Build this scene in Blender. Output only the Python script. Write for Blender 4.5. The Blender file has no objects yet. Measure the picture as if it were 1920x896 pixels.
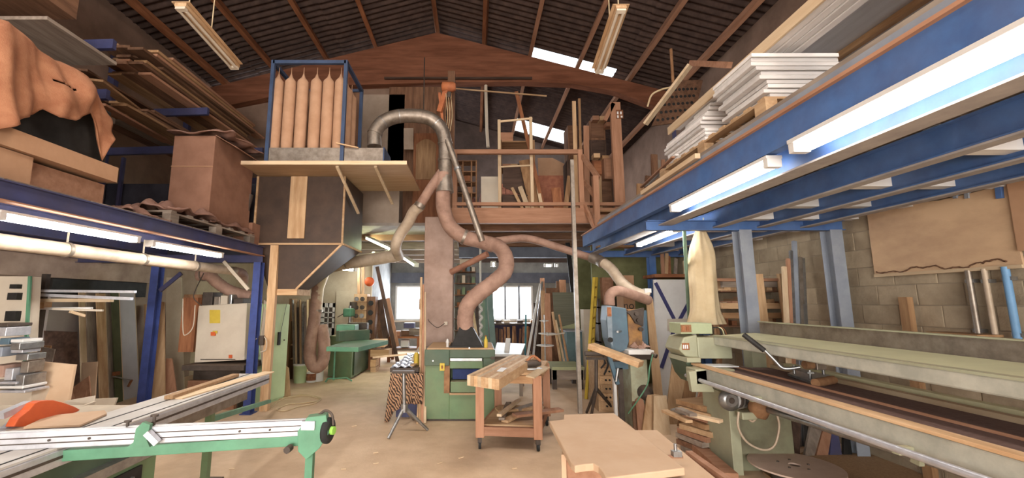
import bpy, bmesh, math, random
from mathutils import Vector as V, Matrix
C = bpy.context.scene.collection
S = bpy.context.scene
random.seed(7)
PI = math.pi
# ---------------- camera: level building axes, tilted up, frame shifted off the axis
CF = 800.0; TH = math.atan(117/CF); CH = 1.7
cam = bpy.data.cameras.new('camera'); co = bpy.data.objects.new('camera', cam); C.objects.link(co)
cam.sensor_width = 36; cam.lens = 36*CF/1920; cam.shift_x = 70/1920; cam.clip_start = .02
co.location = (0, 0, CH); co.rotation_euler = (PI/2+TH, 0, 0)
S.camera = co
# ---------------- world
w = bpy.data.worlds.new('world'); S.world = w; w.use_nodes = True
bg = w.node_tree.nodes['Background']; bg.inputs[0].default_value = (.86, .93, 1, 1); bg.inputs[1].default_value = 5.0
S.view_settings.view_transform = 'Standard'; S.view_settings.look = 'None'
S.view_settings.exposure = 0.4; S.view_settings.gamma = 1; S.view_settings.use_curve_mapping = False
def area(name, loc, rot, sx, sy, e, col):
    l = bpy.data.lights.new(name, 'AREA'); l.shape = 'RECTANGLE'; l.size = sx; l.size_y = sy; l.energy = e; l.color = col
    o = bpy.data.objects.new(name, l); C.objects.link(o); o.location = loc; o.rotation_euler = rot; return o
# daylight through the big loading door behind the photographer
area('door_daylight', (-.9, -5.9, 1.75), (PI/2, 0, 0), 7.5, 3.3, 760, (1, .9, .77))
# daylight at the back windows
area('window_daylight', (-2.1, 15.25, 1.65), (-PI/2, 0, 0), 1.3, 1.1, 130, (.85, .92, 1))
area('window_daylight', (1.4, 15.25, 1.65), (-PI/2, 0, 0), 1.5, 1.1, 130, (.85, .92, 1))
# rooflights: one strip over the front bays, one over the far loft
area('rooflight_daylight', (2.7, 13.3, 7.2), (0, math.radians(16), 0), 2.0, .9, 60, (.95, .96, 1))
area('rooflight_daylight', (-3.2, 1.5, 7.6), (0, math.radians(-16), 0), 3.5, 1.0, 90, (1, .84, .7))
area('rooflight_daylight', (1.2, 1.5, 7.6), (0, math.radians(16), 0), 3.5, 1.0, 170, (1, .84, .7))

# ---------------- projection helpers (measured points -> metres)
_c, _s = math.cos(TH), math.sin(TH)
def ray(px, py):
    a = (px-890)/CF; b = (448-py)/CF
    return V((a, _c-_s*b, _s+_c*b))
def A(px, py, Y):
    d = ray(px, py); return V((d.x, d.y, d.z))*(Y/d.y)+V((0, 0, CH))
def G(px, py, z=0):
    d = ray(px, py); return d*((z-CH)/d.z)+V((0, 0, CH))
def AX(px, py, X):
    d = ray(px, py); return d*(X/d.x)+V((0, 0, CH))
# ---------------- materials
MT = {}
def mat(name, c1, c2=None, scale=6, rough=.7, metal=0, bump=.15, stretch=(1, 1, 1), var=.0, spec=.3, emit=None, dust=None, detail=5, bscale=None):
    if name in MT: return MT[name]
    m = bpy.data.materials.new(name); m.use_nodes = True; MT[name] = m
    n = m.node_tree.nodes; L = m.node_tree.links; b = n['Principled BSDF']
    b.inputs['Roughness'].default_value = rough; b.inputs['Metallic'].default_value = metal
    b.inputs['Specular IOR Level'].default_value = spec
    if emit:
        b.inputs['Emission Color'].default_value = (*c1, 1); b.inputs['Emission Strength'].default_value = emit
        b.inputs['Base Color'].default_value = (*c1, 1); return m
    c2 = c2 or tuple(x*.75 for x in c1)
    tc = n.new('ShaderNodeTexCoord'); mp = n.new('ShaderNodeMapping'); mp.inputs['Scale'].default_value = stretch
    oi = n.new('ShaderNodeObjectInfo')
    L.new(tc.outputs['Object'], mp.inputs['Vector'])
    ad = n.new('ShaderNodeVectorMath'); ad.operation = 'ADD'; L.new(mp.outputs[0], ad.inputs[0])
    ml = n.new('ShaderNodeMath'); ml.operation = 'MULTIPLY'; ml.inputs[1].default_value = 37; L.new(oi.outputs['Random'], ml.inputs[0]); L.new(ml.outputs[0], ad.inputs[1])
    nz = n.new('ShaderNodeTexNoise'); nz.inputs['Scale'].default_value = scale; nz.inputs['Detail'].default_value = detail; nz.inputs['Roughness'].default_value = .62
    L.new(ad.outputs[0], nz.inputs['Vector'])
    r = n.new('ShaderNodeValToRGB'); r.color_ramp.elements[0].position = .36; r.color_ramp.elements[1].position = .66
    r.color_ramp.elements[0].color = (*c2, 1); r.color_ramp.elements[1].color = (*c1, 1)
    L.new(nz.outputs[0], r.inputs[0]); out = r.outputs[0]
    if dust:   # dust = (colour, amount): settled sawdust on upward faces, and patches
        ge = n.new('ShaderNodeNewGeometry'); sp = n.new('ShaderNodeSeparateXYZ'); L.new(ge.outputs['Normal'], sp.inputs[0])
        mr = n.new('ShaderNodeMapRange'); mr.inputs[1].default_value = .35; mr.inputs[2].default_value = 1; mr.inputs[3].default_value = dust[1]*.35; mr.inputs[4].default_value = dust[1]
        L.new(sp.outputs['Z'], mr.inputs[0])
        n2 = n.new('ShaderNodeTexNoise'); n2.inputs['Scale'].default_value = 3.1; n2.inputs['Detail'].default_value = 6; L.new(tc.outputs['Object'], n2.inputs['Vector'])
        m2 = n.new('ShaderNodeMath'); m2.operation = 'MULTIPLY'; L.new(mr.outputs[0], m2.inputs[0]); 
        m3 = n.new('ShaderNodeMath'); m3.operation = 'MULTIPLY'; m3.inputs[1].default_value = 1.7; m3.use_clamp = True; L.new(n2.outputs[0], m3.inputs[0]); L.new(m3.outputs[0], m2.inputs[1])
        mx = n.new('ShaderNodeMix'); mx.data_type = 'RGBA'; L.new(m2.outputs[0], mx.inputs['Factor']); L.new(out, mx.inputs['A']); mx.inputs['B'].default_value = (*dust[0], 1); out = mx.outputs['Result']
    if var:
        hs = n.new('ShaderNodeHueSaturation'); L.new(out, hs.inputs['Color'])
        mr = n.new('ShaderNodeMapRange'); mr.inputs[3].default_value = 1-var; mr.inputs[4].default_value = 1+var*.6; L.new(oi.outputs['Random'], mr.inputs[0]); L.new(mr.outputs[0], hs.inputs['Value']); out = hs.outputs[0]
    L.new(out, b.inputs['Base Color'])
    if bump:
        bn = n.new('ShaderNodeBump'); bn.inputs['Strength'].default_value = bump; bn.inputs['Distance'].default_value = .01
        if bscale:
            nb = n.new('ShaderNodeTexNoise'); nb.inputs['Scale'].default_value = bscale; nb.inputs['Detail'].default_value = 4; L.new(ad.outputs[0], nb.inputs['Vector']); L.new(nb.outputs[0], bn.inputs['Height'])
        else: L.new(nz.outputs[0], bn.inputs['Height'])
        L.new(bn.outputs[0], b.inputs['Normal'])
    return m
DU = (.52, .36, .24)
WOODS = {  # light, dark, roughness
 'pine': ((.62, .42, .25), (.45, .27, .14)), 'pale': ((.72, .56, .38), (.6, .43, .27)), 'oak': ((.42, .25, .13), (.26, .14, .07)),
 'old': ((.23, .12, .07), (.12, .06, .035)), 'dark': ((.1, .06, .045), (.05, .03, .022)), 'red': ((.36, .15, .07), (.2, .075, .035)),
 'grey': ((.33, .27, .22), (.2, .155, .125)), 'ply': ((.6, .4, .24), (.5, .31, .17)), 'white': ((.8, .77, .75), (.7, .66, .64)), 'mdf': ((.57, .4, .27), (.53, .36, .235)),
 'glulam': ((.25, .1, .055), (.15, .055, .028)), 'chip': ((.56, .36, .2), (.4, .24, .13)), 'rose': ((.45, .24, .15), (.34, .17, .1))}
def W(kind, ax='x'):
    st = {'x': (.12, 1, 1), 'y': (1, .12, 1), 'z': (1, 1, .12), 'n': (1, 1, 1)}[ax]
    c1, c2 = WOODS[kind]
    sc = {'chip': 60, 'mdf': 4, 'glulam': 9}.get(kind, 14)
    return mat('wood_%s_%s' % (kind, ax), c1, c2, sc, .75, 0, .12, st if kind not in ('chip', 'mdf') else (1, 1, 1), .28 if kind not in ('mdf', 'glulam') else .04, .25)
def M(k):
    d = DU
    T = {
     'concrete': lambda: mat('concrete_floor', (.68, .505, .35), (.54, .385, .255), 2.2, .85, 0, .2, detail=10, bscale=40),
     'block': lambda: mat('concrete_block', (.46, .37, .26), (.27, .21, .145), 2.0, .95, 0, .5, var=.09, detail=9, bscale=35),
     'mortar': lambda: mat('mortar', (.38, .31, .23), (.26, .21, .16), 2.2, .95, 0, .5, detail=8),
     'plaster': lambda: mat('plaster', (.42, .33, .26), (.31, .235, .18), 1.6, .9, 0, .25, detail=8, bscale=30),
     'plasterlight': lambda: mat('plaster_light', (.6, .53, .4), (.46, .38, .27), 1.6, .9, 0, .25, detail=8, bscale=30),
     'greywall': lambda: mat('grey_render', (.33, .33, .32), (.2, .2, .2), 2, .9, 0, .3, detail=8, bscale=30),
     'brownwall': lambda: mat('brown_render', (.3, .2, .15), (.2, .13, .095), 1.5, .9, 0, .25, detail=8, bscale=25),
     'greenwall': lambda: mat('green_boarding', (.22, .23, .11), (.13, .135, .06), 2, .8, 0, .2),
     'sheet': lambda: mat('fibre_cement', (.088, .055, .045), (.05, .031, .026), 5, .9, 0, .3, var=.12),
     'blue': lambda: mat('blue_steel', (.05, .15, .40), (.035, .1, .28), 5, .45, 0, .06, dust=((.3, .29, .32), .5)),
     'bluedark': lambda: mat('navy_steel', (.03, .045, .15), (.02, .03, .095), 5, .5, 0, .06, dust=((.25, .18, .15), .5)),
     'navy': lambda: mat('navy_post', (.045, .075, .27), (.03, .05, .18), 5, .4, 0, .05, dust=((.3, .27, .3), .15)),
     'bluegrey': lambda: mat('blue_grey_steel', (.29, .32, .37), (.21, .24, .3), 4, .5, 0, .06, dust=((.4, .37, .34), .3)),
     'flange': lambda: mat('grey_flange', (.42, .38, .36), (.32, .29, .28), 6, .7, 0, .1),  # plain grey for the lower flanges, paler than the blue webs
     'galv': lambda: mat('galvanised', (.34, .3, .26), (.2, .17, .145), 9, .48, .75, .05, dust=(d, .3)),
     'ductdust': lambda: mat('dusty_duct', (.4, .25, .19), (.27, .16, .12), 6, .7, .1, .1),
     'ductpale': lambda: mat('pale_duct', (.58, .47, .36), (.44, .34, .25), 6, .55, .15, .06),
     'steel': lambda: mat('steel', (.42, .42, .42), (.28, .28, .28), 12, .35, .85, .04),
     'alu': lambda: mat('aluminium', (.62, .62, .66), (.48, .48, .52), 12, .38, .55, .03),
     'black': lambda: mat('black', (.025, .023, .022), (.012, .011, .01), 8, .6, 0, .05),
     'iron': lambda: mat('dark_iron', (.07, .06, .055), (.035, .03, .028), 8, .6, .3, .1, dust=((.25, .17, .12), .5)),
     'rust': lambda: mat('rusty', (.34, .18, .09), (.2, .1, .05), 9, .8, .1, .15),
     'green': lambda: mat('machine_green', (.085, .2, .095), (.06, .14, .07), 3, .5, 0, .05, dust=((.36, .29, .17), .75)),
     'greendark': lambda: mat('machine_dark_green', (.035, .09, .06), (.022, .06, .04), 3, .5, 0, .05, dust=((.3, .25, .16), .6)),
     'greenarm': lambda: mat('arm_green', (.09, .28, .17), (.06, .2, .12), 4, .5, 0, .05, dust=((.36, .33, .22), .3)),
     'mint': lambda: mat('mint_paint', (.56, .72, .42), (.48, .62, .36), 2, .5, 0, .03),
     'lightgreen': lambda: mat('sander_green', (.36, .38, .27), (.27, .28, .2), 3, .5, .05, .06, dust=((.48, .4, .25), .6)),
     'creamgreen': lambda: mat('sander_cream', (.66, .63, .4), (.58, .55, .35), 3, .5, 0, .04),
     'machblue': lambda: mat('machine_blue', (.06, .14, .2), (.045, .1, .15), 3, .5, .1, .06, dust=((.35, .26, .2), .4)),
     'orange': lambda: mat('orange_paint', (.62, .12, .035), (.5, .09, .03), 4, .5, 0, .04),
     'hoist': lambda: mat('hoist_orange', (.5, .17, .07), (.34, .11, .05), 6, .6, 0, .08),
     'red': lambda: mat('red_paint', (.5, .04, .03), (.38, .03, .025), 4, .5, 0, .03),
     'yellow': lambda: mat('yellow_paint', (.62, .45, .06), (.5, .35, .05), 4, .5, 0, .03),
     'cream': lambda: mat('cream_paint', (.6, .52, .42), (.52, .44, .35), 2.5, .6, 0, .05),
     'whitepaint': lambda: mat('white_paint', (.72, .7, .68), (.62, .6, .58), 2.5, .55, 0, .05),
     'cloth': lambda: mat('brown_blanket', (.38, .175, .095), (.28, .115, .06), 7, .95, 0, .35, bscale=90),
     'canvas': lambda: mat('cream_canvas', (.6, .48, .31), (.5, .38, .23), 4, .95, 0, .25, bscale=60),
     'bag': lambda: mat('filter_cloth', (.5, .3, .19), (.42, .24, .145), 4, .95, 0, .15, bscale=50),
     'plastic': lambda: mat('brown_plastic_sheet', (.3, .17, .13), (.2, .11, .085), 9, .5, 0, .3),
     'card': lambda: mat('cardboard', (.29, .15, .1), (.23, .115, .075), 4, .85, 0, .08, var=.1),
     'cardlight': lambda: mat('cardboard_light', (.46, .27, .16), (.4, .225, .13), 4, .85, 0, .08),
     'belt': lambda: mat('abrasive_belt', (.2, .125, .11), (.16, .095, .08), 30, .8, 0, .1),
     'rubber': lambda: mat('rubber', (.03, .03, .03), (.02, .02, .02), 8, .8),
     'panelbrown': lambda: mat('brown_film_ply', (.07, .042, .03), (.04, .025, .019), 3, .55, 0, .1, dust=((.3, .2, .14), .12)),
     'paper': lambda: mat('paper', (.8, .8, .8), (.74, .74, .74), 3, .7, 0, 0),
     'brick': lambda: mat('brick', (.42, .17, .1), (.3, .11, .07), 9, .9, 0, .3, var=.25),
     'mirror': lambda: mat('blue_film', (.5, .55, .68), (.36, .42, .58), 14, .25, 0, .3),
     'pinkply': lambda: mat('pink_board', (.5, .33, .26), (.42, .26, .2), 4, .8, 0, .05, var=.15),
     'beamgrey': lambda: mat('worn_grey_green', (.55, .54, .46), (.4, .4, .34), 7, .45, .25, .05),
     'tube': lambda: mat('lit_tube', (1, .98, .93), emit=36), 'tubenear': lambda: mat('lit_tube_near', (1, .98, .93), emit=10),
     'tubefar': lambda: mat('lit_tube_far', (1, .98, .9), emit=40), 'tubegreen': lambda: mat('lit_tube_greenish', (.86, 1, .62), emit=40),
    }
    return T[k]()
def m_of(m): return (W(m, 'n') if m in WOODS and m != 'white' else M(m)) if isinstance(m, str) else m
# ---------------- geometry collector
class B:
    def __init__(s): s.v = []; s.f = []; s.sm = []
    def add(s, vs, fs, smooth=False):
        k = len(s.v); s.v += [V(x) for x in vs]; s.f += [[i+k for i in f] for f in fs]; s.sm += [smooth]*len(fs); return s
    def box(s, lo, hi):
        x0, y0, z0 = lo; x1, y1, z1 = hi
        return s.add([(x0, y0, z0), (x1, y0, z0), (x1, y1, z0), (x0, y1, z0), (x0, y0, z1), (x1, y0, z1), (x1, y1, z1), (x0, y1, z1)],
                     [(0, 3, 2, 1), (4, 5, 6, 7), (0, 1, 5, 4), (1, 2, 6, 5), (2, 3, 7, 6), (3, 0, 4, 7)])
    def cb(s, c, sz): return s.box([c[i]-sz[i]/2 for i in range(3)], [c[i]+sz[i]/2 for i in range(3)])
    def bar(s, p, q, w, h, up=(0, 0, 1), w2=None, h2=None):   # box from p to q, w across, h along 'up'
        p, q = V(p), V(q); d = (q-p).normalized(); u = V(up); r = d.cross(u)
        if r.length < 1e-4: r = d.cross(V((0, 1, 0)))
        r.normalize(); u = r.cross(d).normalized(); w2 = w2 or w; h2 = h2 or h; vs = []
        for o, a, b in ((p, w, h), (q, w2, h2)):
            for i, j in ((-1, -1), (1, -1), (1, 1), (-1, 1)): vs.append(o+r*(a/2*i)+u*(b/2*j))
        return s.add(vs, [(0, 3, 2, 1), (4, 5, 6, 7), (0, 1, 5, 4), (1, 2, 6, 5), (2, 3, 7, 6), (3, 0, 4, 7)][0:2]+[(0, 1, 5, 4), (1, 2, 6, 5), (2, 3, 7, 6), (3, 0, 4, 7)])
    def tube(s, pts, r, n=12, cap=True):
        pts = [V(p) for p in pts]; rs = r if isinstance(r, (list, tuple)) else [r]*len(pts)
        k = len(pts); vs = []; prev = None
        for i, p in enumerate(pts):
            d = (pts[min(i+1, k-1)]-pts[max(i-1, 0)]).normalized()
            if prev is None:
                a = d.cross(V((0, 0, 1)));  a = a if a.length > .05 else d.cross(V((1, 0, 0)))
            else: a = prev-d*prev.dot(d)
            a.normalize(); prev = a; b = d.cross(a)
            for j in range(n):
                t = 2*PI*j/n; vs.append(p+a*(math.cos(t)*rs[i])+b*(math.sin(t)*rs[i]))
        fs = [(i*n+j, i*n+(j+1) % n, (i+1)*n+(j+1) % n, (i+1)*n+j) for i in range(k-1) for j in range(n)]
        s.add(vs, fs, True)
        if cap: s.add(vs[:n], [tuple(range(n))[::-1]]); s.add(vs[-n:], [tuple(range(n))])
        return s
    def lathe(s, c, prof, n=20, axis=(0, 0, 1), cap=True):   # prof: (radius, distance along axis)
        c = V(c); ax = V(axis).normalized(); a = ax.cross(V((0, 1, 0)));  a = a if a.length > .05 else ax.cross(V((1, 0, 0))); a.normalize(); b = ax.cross(a)
        vs = [c+ax*h+a*(math.cos(2*PI*j/n)*r)+b*(math.sin(2*PI*j/n)*r) for r, h in prof for j in range(n)]
        fs = [(i*n+j, i*n+(j+1) % n, (i+1)*n+(j+1) % n, (i+1)*n+j) for i in range(len(prof)-1) for j in range(n)]
        s.add(vs, fs, True)
        if cap: s.add(vs[:n], [tuple(range(n))[::-1]]); s.add(vs[-n:], [tuple(range(n))])
        return s
    def cyl(s, c, r, h, n=20, axis=(0, 0, 1)): return s.lathe(c, [(r, 0), (r, h)], n, axis)
    def prism(s, pts, d):   # polygon (3-D points) extruded by vector d
        k = len(pts); d = V(d); a = [V(p) for p in pts]
        return s.add(a+[p+d for p in a], [tuple(range(k))[::-1], tuple(range(k, 2*k))]+[(i, (i+1) % k, (i+1) % k+k, i+k) for i in range(k)])
    def grid(s, fn, nu, nv, smooth=True, thick=None):
        vs = [V(fn(i/nu, j/nv)) for i in range(nu+1) for j in range(nv+1)]
        fs = [(i*(nv+1)+j, (i+1)*(nv+1)+j, (i+1)*(nv+1)+j+1, i*(nv+1)+j+1) for i in range(nu) for j in range(nv)]
        return s.add(vs, fs, smooth)
    def hexa(s, a, b):    # two quads (4 points each) joined
        return s.add(list(a)+list(b), [(0, 3, 2, 1), (4, 5, 6, 7), (0, 1, 5, 4), (1, 2, 6, 5), (2, 3, 7, 6), (3, 0, 4, 7)])
OFF = {}
def obj(name, b, m, parent=None, loc=None, bev=0, solid=0, sub=0):
    off = V(OFF[parent.name]) if parent is not None else (V(loc) if loc is not None else V((0, 0, 0)))
    me = bpy.data.meshes.new(name); me.from_pydata([tuple(v-off) for v in b.v], [], b.f)
    me.polygons.foreach_set('use_smooth', b.sm)
    bm = bmesh.new(); bm.from_mesh(me)
    if sub or solid: bmesh.ops.remove_doubles(bm, verts=bm.verts, dist=1e-5)
    bmesh.ops.recalc_face_normals(bm, faces=bm.faces); bm.to_mesh(me); bm.free()
    me.materials.append(m_of(m))
    o = bpy.data.objects.new(name, me); C.objects.link(o)
    if parent is not None: o.parent = parent
    else: o.location = off
    OFF[o.name] = off
    if solid: md = o.modifiers.new('solid', 'SOLIDIFY'); md.thickness = solid; md.offset = 0
    if sub: md = o.modifiers.new('sub', 'SUBSURF'); md.levels = sub; md.render_levels = sub
    if bev:
        md = o.modifiers.new('bevel', 'BEVEL'); md.width = bev; md.segments = 2; md.limit_method = 'ANGLE'; md.angle_limit = .7
    return o
def tag(o, label, cat, group=None, kind=None):
    o['label'] = label; o['category'] = cat
    if group: o['group'] = group
    if kind: o['kind'] = kind
    return o
def thing(name, label, cat, loc, group=None):
    o = bpy.data.objects.new(name, None); C.objects.link(o); o.location = loc; OFF[o.name] = V(loc); o.empty_display_size = .1
    return tag(o, label, cat, group)
def one(name, b, m, label, cat, group=None, **k):   # a thing that is one mesh; origin at its lowest middle
    n = len(b.v); loc = (sum(v.x for v in b.v)/n, sum(v.y for v in b.v)/n, min(v.z for v in b.v))
    return tag(obj(name, b, m, None, loc, **k), label, cat, group)
def struct(name, b, m, parent=None, **k):
    o = obj(name, b, m, parent, **k)
    if parent is None: o['kind'] = 'structure'
    return o
def inst(o, parent, loc, rot=(0, 0, 0), sc=None, name=None):   # a copy sharing mesh data
    c = o.copy(); c.name = name or o.name.split('.')[0]; C.objects.link(c); c.parent = parent; c.location = loc; c.rotation_euler = rot
    if sc: c.scale = sc
    OFF[c.name] = V(loc)
    return c
def copy_tree(o, loc=None, label=None, rot=None, parent=None):
    c = o.copy(); C.objects.link(c)
    if parent is not None: c.parent = parent
    if loc is not None: c.location = loc
    if rot is not None: c.rotation_euler = rot
    if label: c['label'] = label
    for ch in [x for x in bpy.data.objects if x.parent == o]: copy_tree(ch, parent=c)
    return c
ORD = ['first', 'second', 'third', 'fourth', 'fifth', 'sixth', 'seventh', 'eighth', 'ninth', 'tenth', 'eleventh', 'twelfth', 'thirteenth', 'fourteenth', 'fifteenth', 'sixteenth', 'seventeenth', 'eighteenth', 'nineteenth', 'twentieth']
def arc(c, r, a0, a1, n, ex, ez):   # arc in the plane of ex, ez
    c, ex, ez = V(c), V(ex), V(ez)
    return [c+ex*(r*math.cos(a0+(a1-a0)*i/n))+ez*(r*math.sin(a0+(a1-a0)*i/n)) for i in range(n+1)]
def smooth_path(pts, n=6):   # Catmull-Rom
    P = [V(p) for p in pts]; P = [P[0]*2-P[1]]+P+[P[-1]*2-P[-2]]; out = []
    for i in range(1, len(P)-2):
        for j in range(n):
            t = j/n; a, b, c, d = P[i-1:i+3]
            out.append(.5*((2*b)+(c-a)*t+(2*a-5*b+4*c-d)*t*t+(3*b-a-3*c+d)*t**3))
    return out+[P[-2]]
# =============== SETTING ===============
RZ, RX, SL = 8.62, -.95, .285          # ridge height, ridge x, slope
def roofz(x): return RZ-SL*abs(x-RX)
fl = struct('floor', B().box((-7, -8, -.1), (5.4, 16.5, 0)), 'concrete')
# right wall: rendered block, blocks told apart from y 2 to 9
WR = 4.42
wr = struct('wall_right', B().box((WR, -6, 0), (WR+.2, 15.5, 2.72)), 'mortar')
bl = None; rw = random.Random(3)
for r in range(13):
    for k in range(15):
        y0 = 2.2+k*.42+(.21 if r % 2 else 0); z0 = .01+r*.207
        d = .004+rw.random()*.008
        if bl is None or rw.random() < .12 or True:
            if bl is None:
                base = obj('concrete_block', B().cb((0, 0, 0), (.04, .412, .2)), 'block', wr, bev=.005); bl = base
                base.location = (WR+.02-d, y0+.2, z0+.1); base.rotation_euler = (0, 0, 0)
            else: inst(bl, wr, (WR+.02-d, y0+.2, z0+.1), (rw.uniform(-.006, .006), rw.uniform(-.012, .012), rw.uniform(-.008, .008)))
struct('wall_right_upper', B().box((5.25, -6, 2.9), (5.4, 15.5, 6.85)), 'brownwall')
struct('wall_left', B().box((-6.8, -6, 0), (-6.6, 10.2, 2.4)), 'plaster')
struct('wall_left_upper', B().box((-6.8, -6, 2.4), (-6.6, 10.2, 7.05)), 'brownwall')
struct('wall_front', B().box((-6.8, -6.2, 0), (-4.8, -6, 7)).box((3, -6.2, 0), (5.3, -6, 7)).box((-4.8, -6.2, 3.6), (3, -6, 8.6)), 'plaster')
# back wall with two window openings
def zc(x0, x1, y0, y1, z0, z1): return B().box((x0, y0, z0), (x1, y1, z1))
bw = B(); Y0, Y1 = 15.5, 15.75
WB = [(-2.86, -1.0), (.6, 2.1)]; zb, zt = 1.03, 2.26
xs = [-4.5, WB[0][0], WB[0][1], WB[1][0], WB[1][1], 5.3]
for i in (0, 2, 4): bw.box((xs[i], Y0, 0), (xs[i+1], Y1, 3.1))
for a, b_ in WB: bw.box((a, Y0, 0), (b_, Y1, zb)); bw.box((a, Y0, zt), (b_, Y1, 3.1))
struct('wall_back', bw, 'greywall')
for n_, (a, b_) in enumerate(WB):
    k = 2 if n_ == 0 else 3
    f = B().box((a, 15.52, zb), (b_, 15.6, zb+.05)).box((a, 15.52, zt-.05), (b_, 15.6, zt))
    wf = struct('window_%d' % (n_+1), f, 'whitepaint')
    for i in range(k+1):
        x = a+(b_-a)*i/k; obj('window_mullion', B().cb((x+(.03 if i == 0 else -.03 if i == k else 0), 15.56, (zb+zt)/2), (.07, .09, zt-zb)), 'bluegrey' if 0 < i < k else 'whitepaint', wf)
    pg = mat('window_glass', (1, 1, 1), emit=0.0001)
    gm = bpy.data.materials.get('clear_glass')
    if not gm:
        gm = bpy.data.materials.new('clear_glass'); gm.use_nodes = True; nt = gm.node_tree; nt.nodes.clear()
        o_ = nt.nodes.new('ShaderNodeOutputMaterial'); mx = nt.nodes.new('ShaderNodeMixShader'); tr = nt.nodes.new('ShaderNodeBsdfTransparent'); gl = nt.nodes.new('ShaderNodeBsdfGlossy'); gl.inputs['Roughness'].default_value = .05
        mx.inputs[0].default_value = .06; nt.links.new(tr.outputs[0], mx.inputs[1]); nt.links.new(gl.outputs[0], mx.inputs[2]); nt.links.new(mx.outputs[0], o_.inputs[0])
    for i in range(k):
        x0 = a+(b_-a)*i/k+.035; x1 = a+(b_-a)*(i+1)/k-.035
        obj('window_pane', B().box((x0, 15.555, zb+.05), (x1, 15.561, zt-.05)), gm, wf)
    obj('window_sill', B().box((a-.05, 15.36, zb-.05), (b_+.05, 15.52, zb)), 'cream', wf)
# gable above the loft, with hollow bricks
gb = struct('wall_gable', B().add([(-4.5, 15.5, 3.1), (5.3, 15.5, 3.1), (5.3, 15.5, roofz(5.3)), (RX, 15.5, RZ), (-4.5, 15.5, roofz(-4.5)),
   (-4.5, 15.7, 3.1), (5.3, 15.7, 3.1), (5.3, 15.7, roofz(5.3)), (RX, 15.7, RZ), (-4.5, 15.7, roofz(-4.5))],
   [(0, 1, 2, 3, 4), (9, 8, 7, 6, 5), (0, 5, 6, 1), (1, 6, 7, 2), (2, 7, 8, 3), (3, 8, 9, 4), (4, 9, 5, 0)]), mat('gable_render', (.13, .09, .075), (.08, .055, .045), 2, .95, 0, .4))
br = None
for r in range(12):
    for k in range(13):
        x = 1.0+k*.31+(.155 if r % 2 else 0); z = 3.75+r*.2
        if br is None: br = obj('brick', B().cb((0, 0, 0), (.295, .06, .185)), 'brick', gb, bev=.006); br.location = (x, 15.5, z)
        else: inst(br, gb, (x, 15.5-rw.random()*.012, z))
# the far left side room, and the end of the front hall above it
struct('wall_left_far', B().box((-3.15, 12.6, 0), (-3.0, 15.5, 3.1)), 'greywall')
struct('wall_side_room', B().box((-6.6, 12.5, 0), (-3.0, 12.6, 3.1)), 'plasterlight')
struct('wall_left_middle', B().box((-6.8, 10.2, 0), (-6.6, 12.6, 3.1)), 'plasterlight')
uw = B().add([(-6.8, 10.0, 3.3), (-1.75, 10.0, 3.3), (-1.75, 10.0, 6.98), (-3.3, 10.0, 6.95), (-6.8, 10.0, 6.55),
  (-6.8, 10.15, 3.3), (-1.75, 10.15, 3.3), (-1.75, 10.15, 6.98), (-3.3, 10.15, 6.95), (-6.8, 10.15, 6.55)],
  [(0, 1, 2, 3, 4), (9, 8, 7, 6, 5), (0, 5, 6, 1), (1, 6, 7, 2), (2, 7, 8, 3), (3, 8, 9, 4), (4, 9, 5, 0)])
struct('wall_upper_end', uw, 'brownwall')
one('plasterboard_sheet', B().box((-2.75, 9.9, 4.2), (-1.72, 9.99, 6.75)), 'plaster', 'pale plasterboard sheet standing behind the silver duct arch, under the arched roof beam', 'board')
# roof: corrugated sheets, pitch running down the slope
ridge = B()
for sgn in (-1, 1):
    ridge.hexa([(RX, -6.2, RZ+.06), (RX+sgn*.3, -6.2, RZ-.03), (RX+sgn*.3, 15.8, RZ-.03), (RX, 15.8, RZ+.06)],
               [(RX, -6.2, RZ+.08), (RX+sgn*.3, -6.2, RZ-.01), (RX+sgn*.3, 15.8, RZ-.01), (RX, 15.8, RZ+.08)])
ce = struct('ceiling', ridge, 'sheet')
def corr(Lx=2.42, nw=6, p=.177, amp=.03):
    b = B(); n = nw*8; vs = []
    for i in range(n+1):
        y = i/8*p; z = amp*math.cos(2*PI*i/8)
        for dz in (0, .007): vs += [(0, y, z+dz), (Lx, y, z+dz)]
    fs = []
    for i in range(n):
        k = i*4; fs += [(k, k+1, k+5, k+4), (k+2, k+6, k+7, k+3)]
    fs += [(0, 2, 3, 1), (n*4, n*4+1, n*4+3, n*4+2)]
    return b.add(vs, fs, True)
ang = math.atan(SL)
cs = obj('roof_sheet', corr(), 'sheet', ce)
tl = bpy.data.materials.new('translucent_sheet'); tl.use_nodes = True; nt = tl.node_tree; nt.nodes.clear()
o_ = nt.nodes.new('ShaderNodeOutputMaterial'); tt = nt.nodes.new('ShaderNodeBsdfTransparent'); tt.inputs[0].default_value = (.8, .84, .86, 1); td = nt.nodes.new('ShaderNodeBsdfTranslucent'); td.inputs[0].default_value = (.8, .8, .75, 1)
mx = nt.nodes.new('ShaderNodeMixShader'); mx.inputs[0].default_value = .35; nt.links.new(tt.outputs[0], mx.inputs[1]); nt.links.new(td.outputs[0], mx.inputs[2]); nt.links.new(mx.outputs[0], o_.inputs[0])
ct = obj('roof_light_sheet', corr(), tl, ce)
first = {0: True, 1: True}
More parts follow.
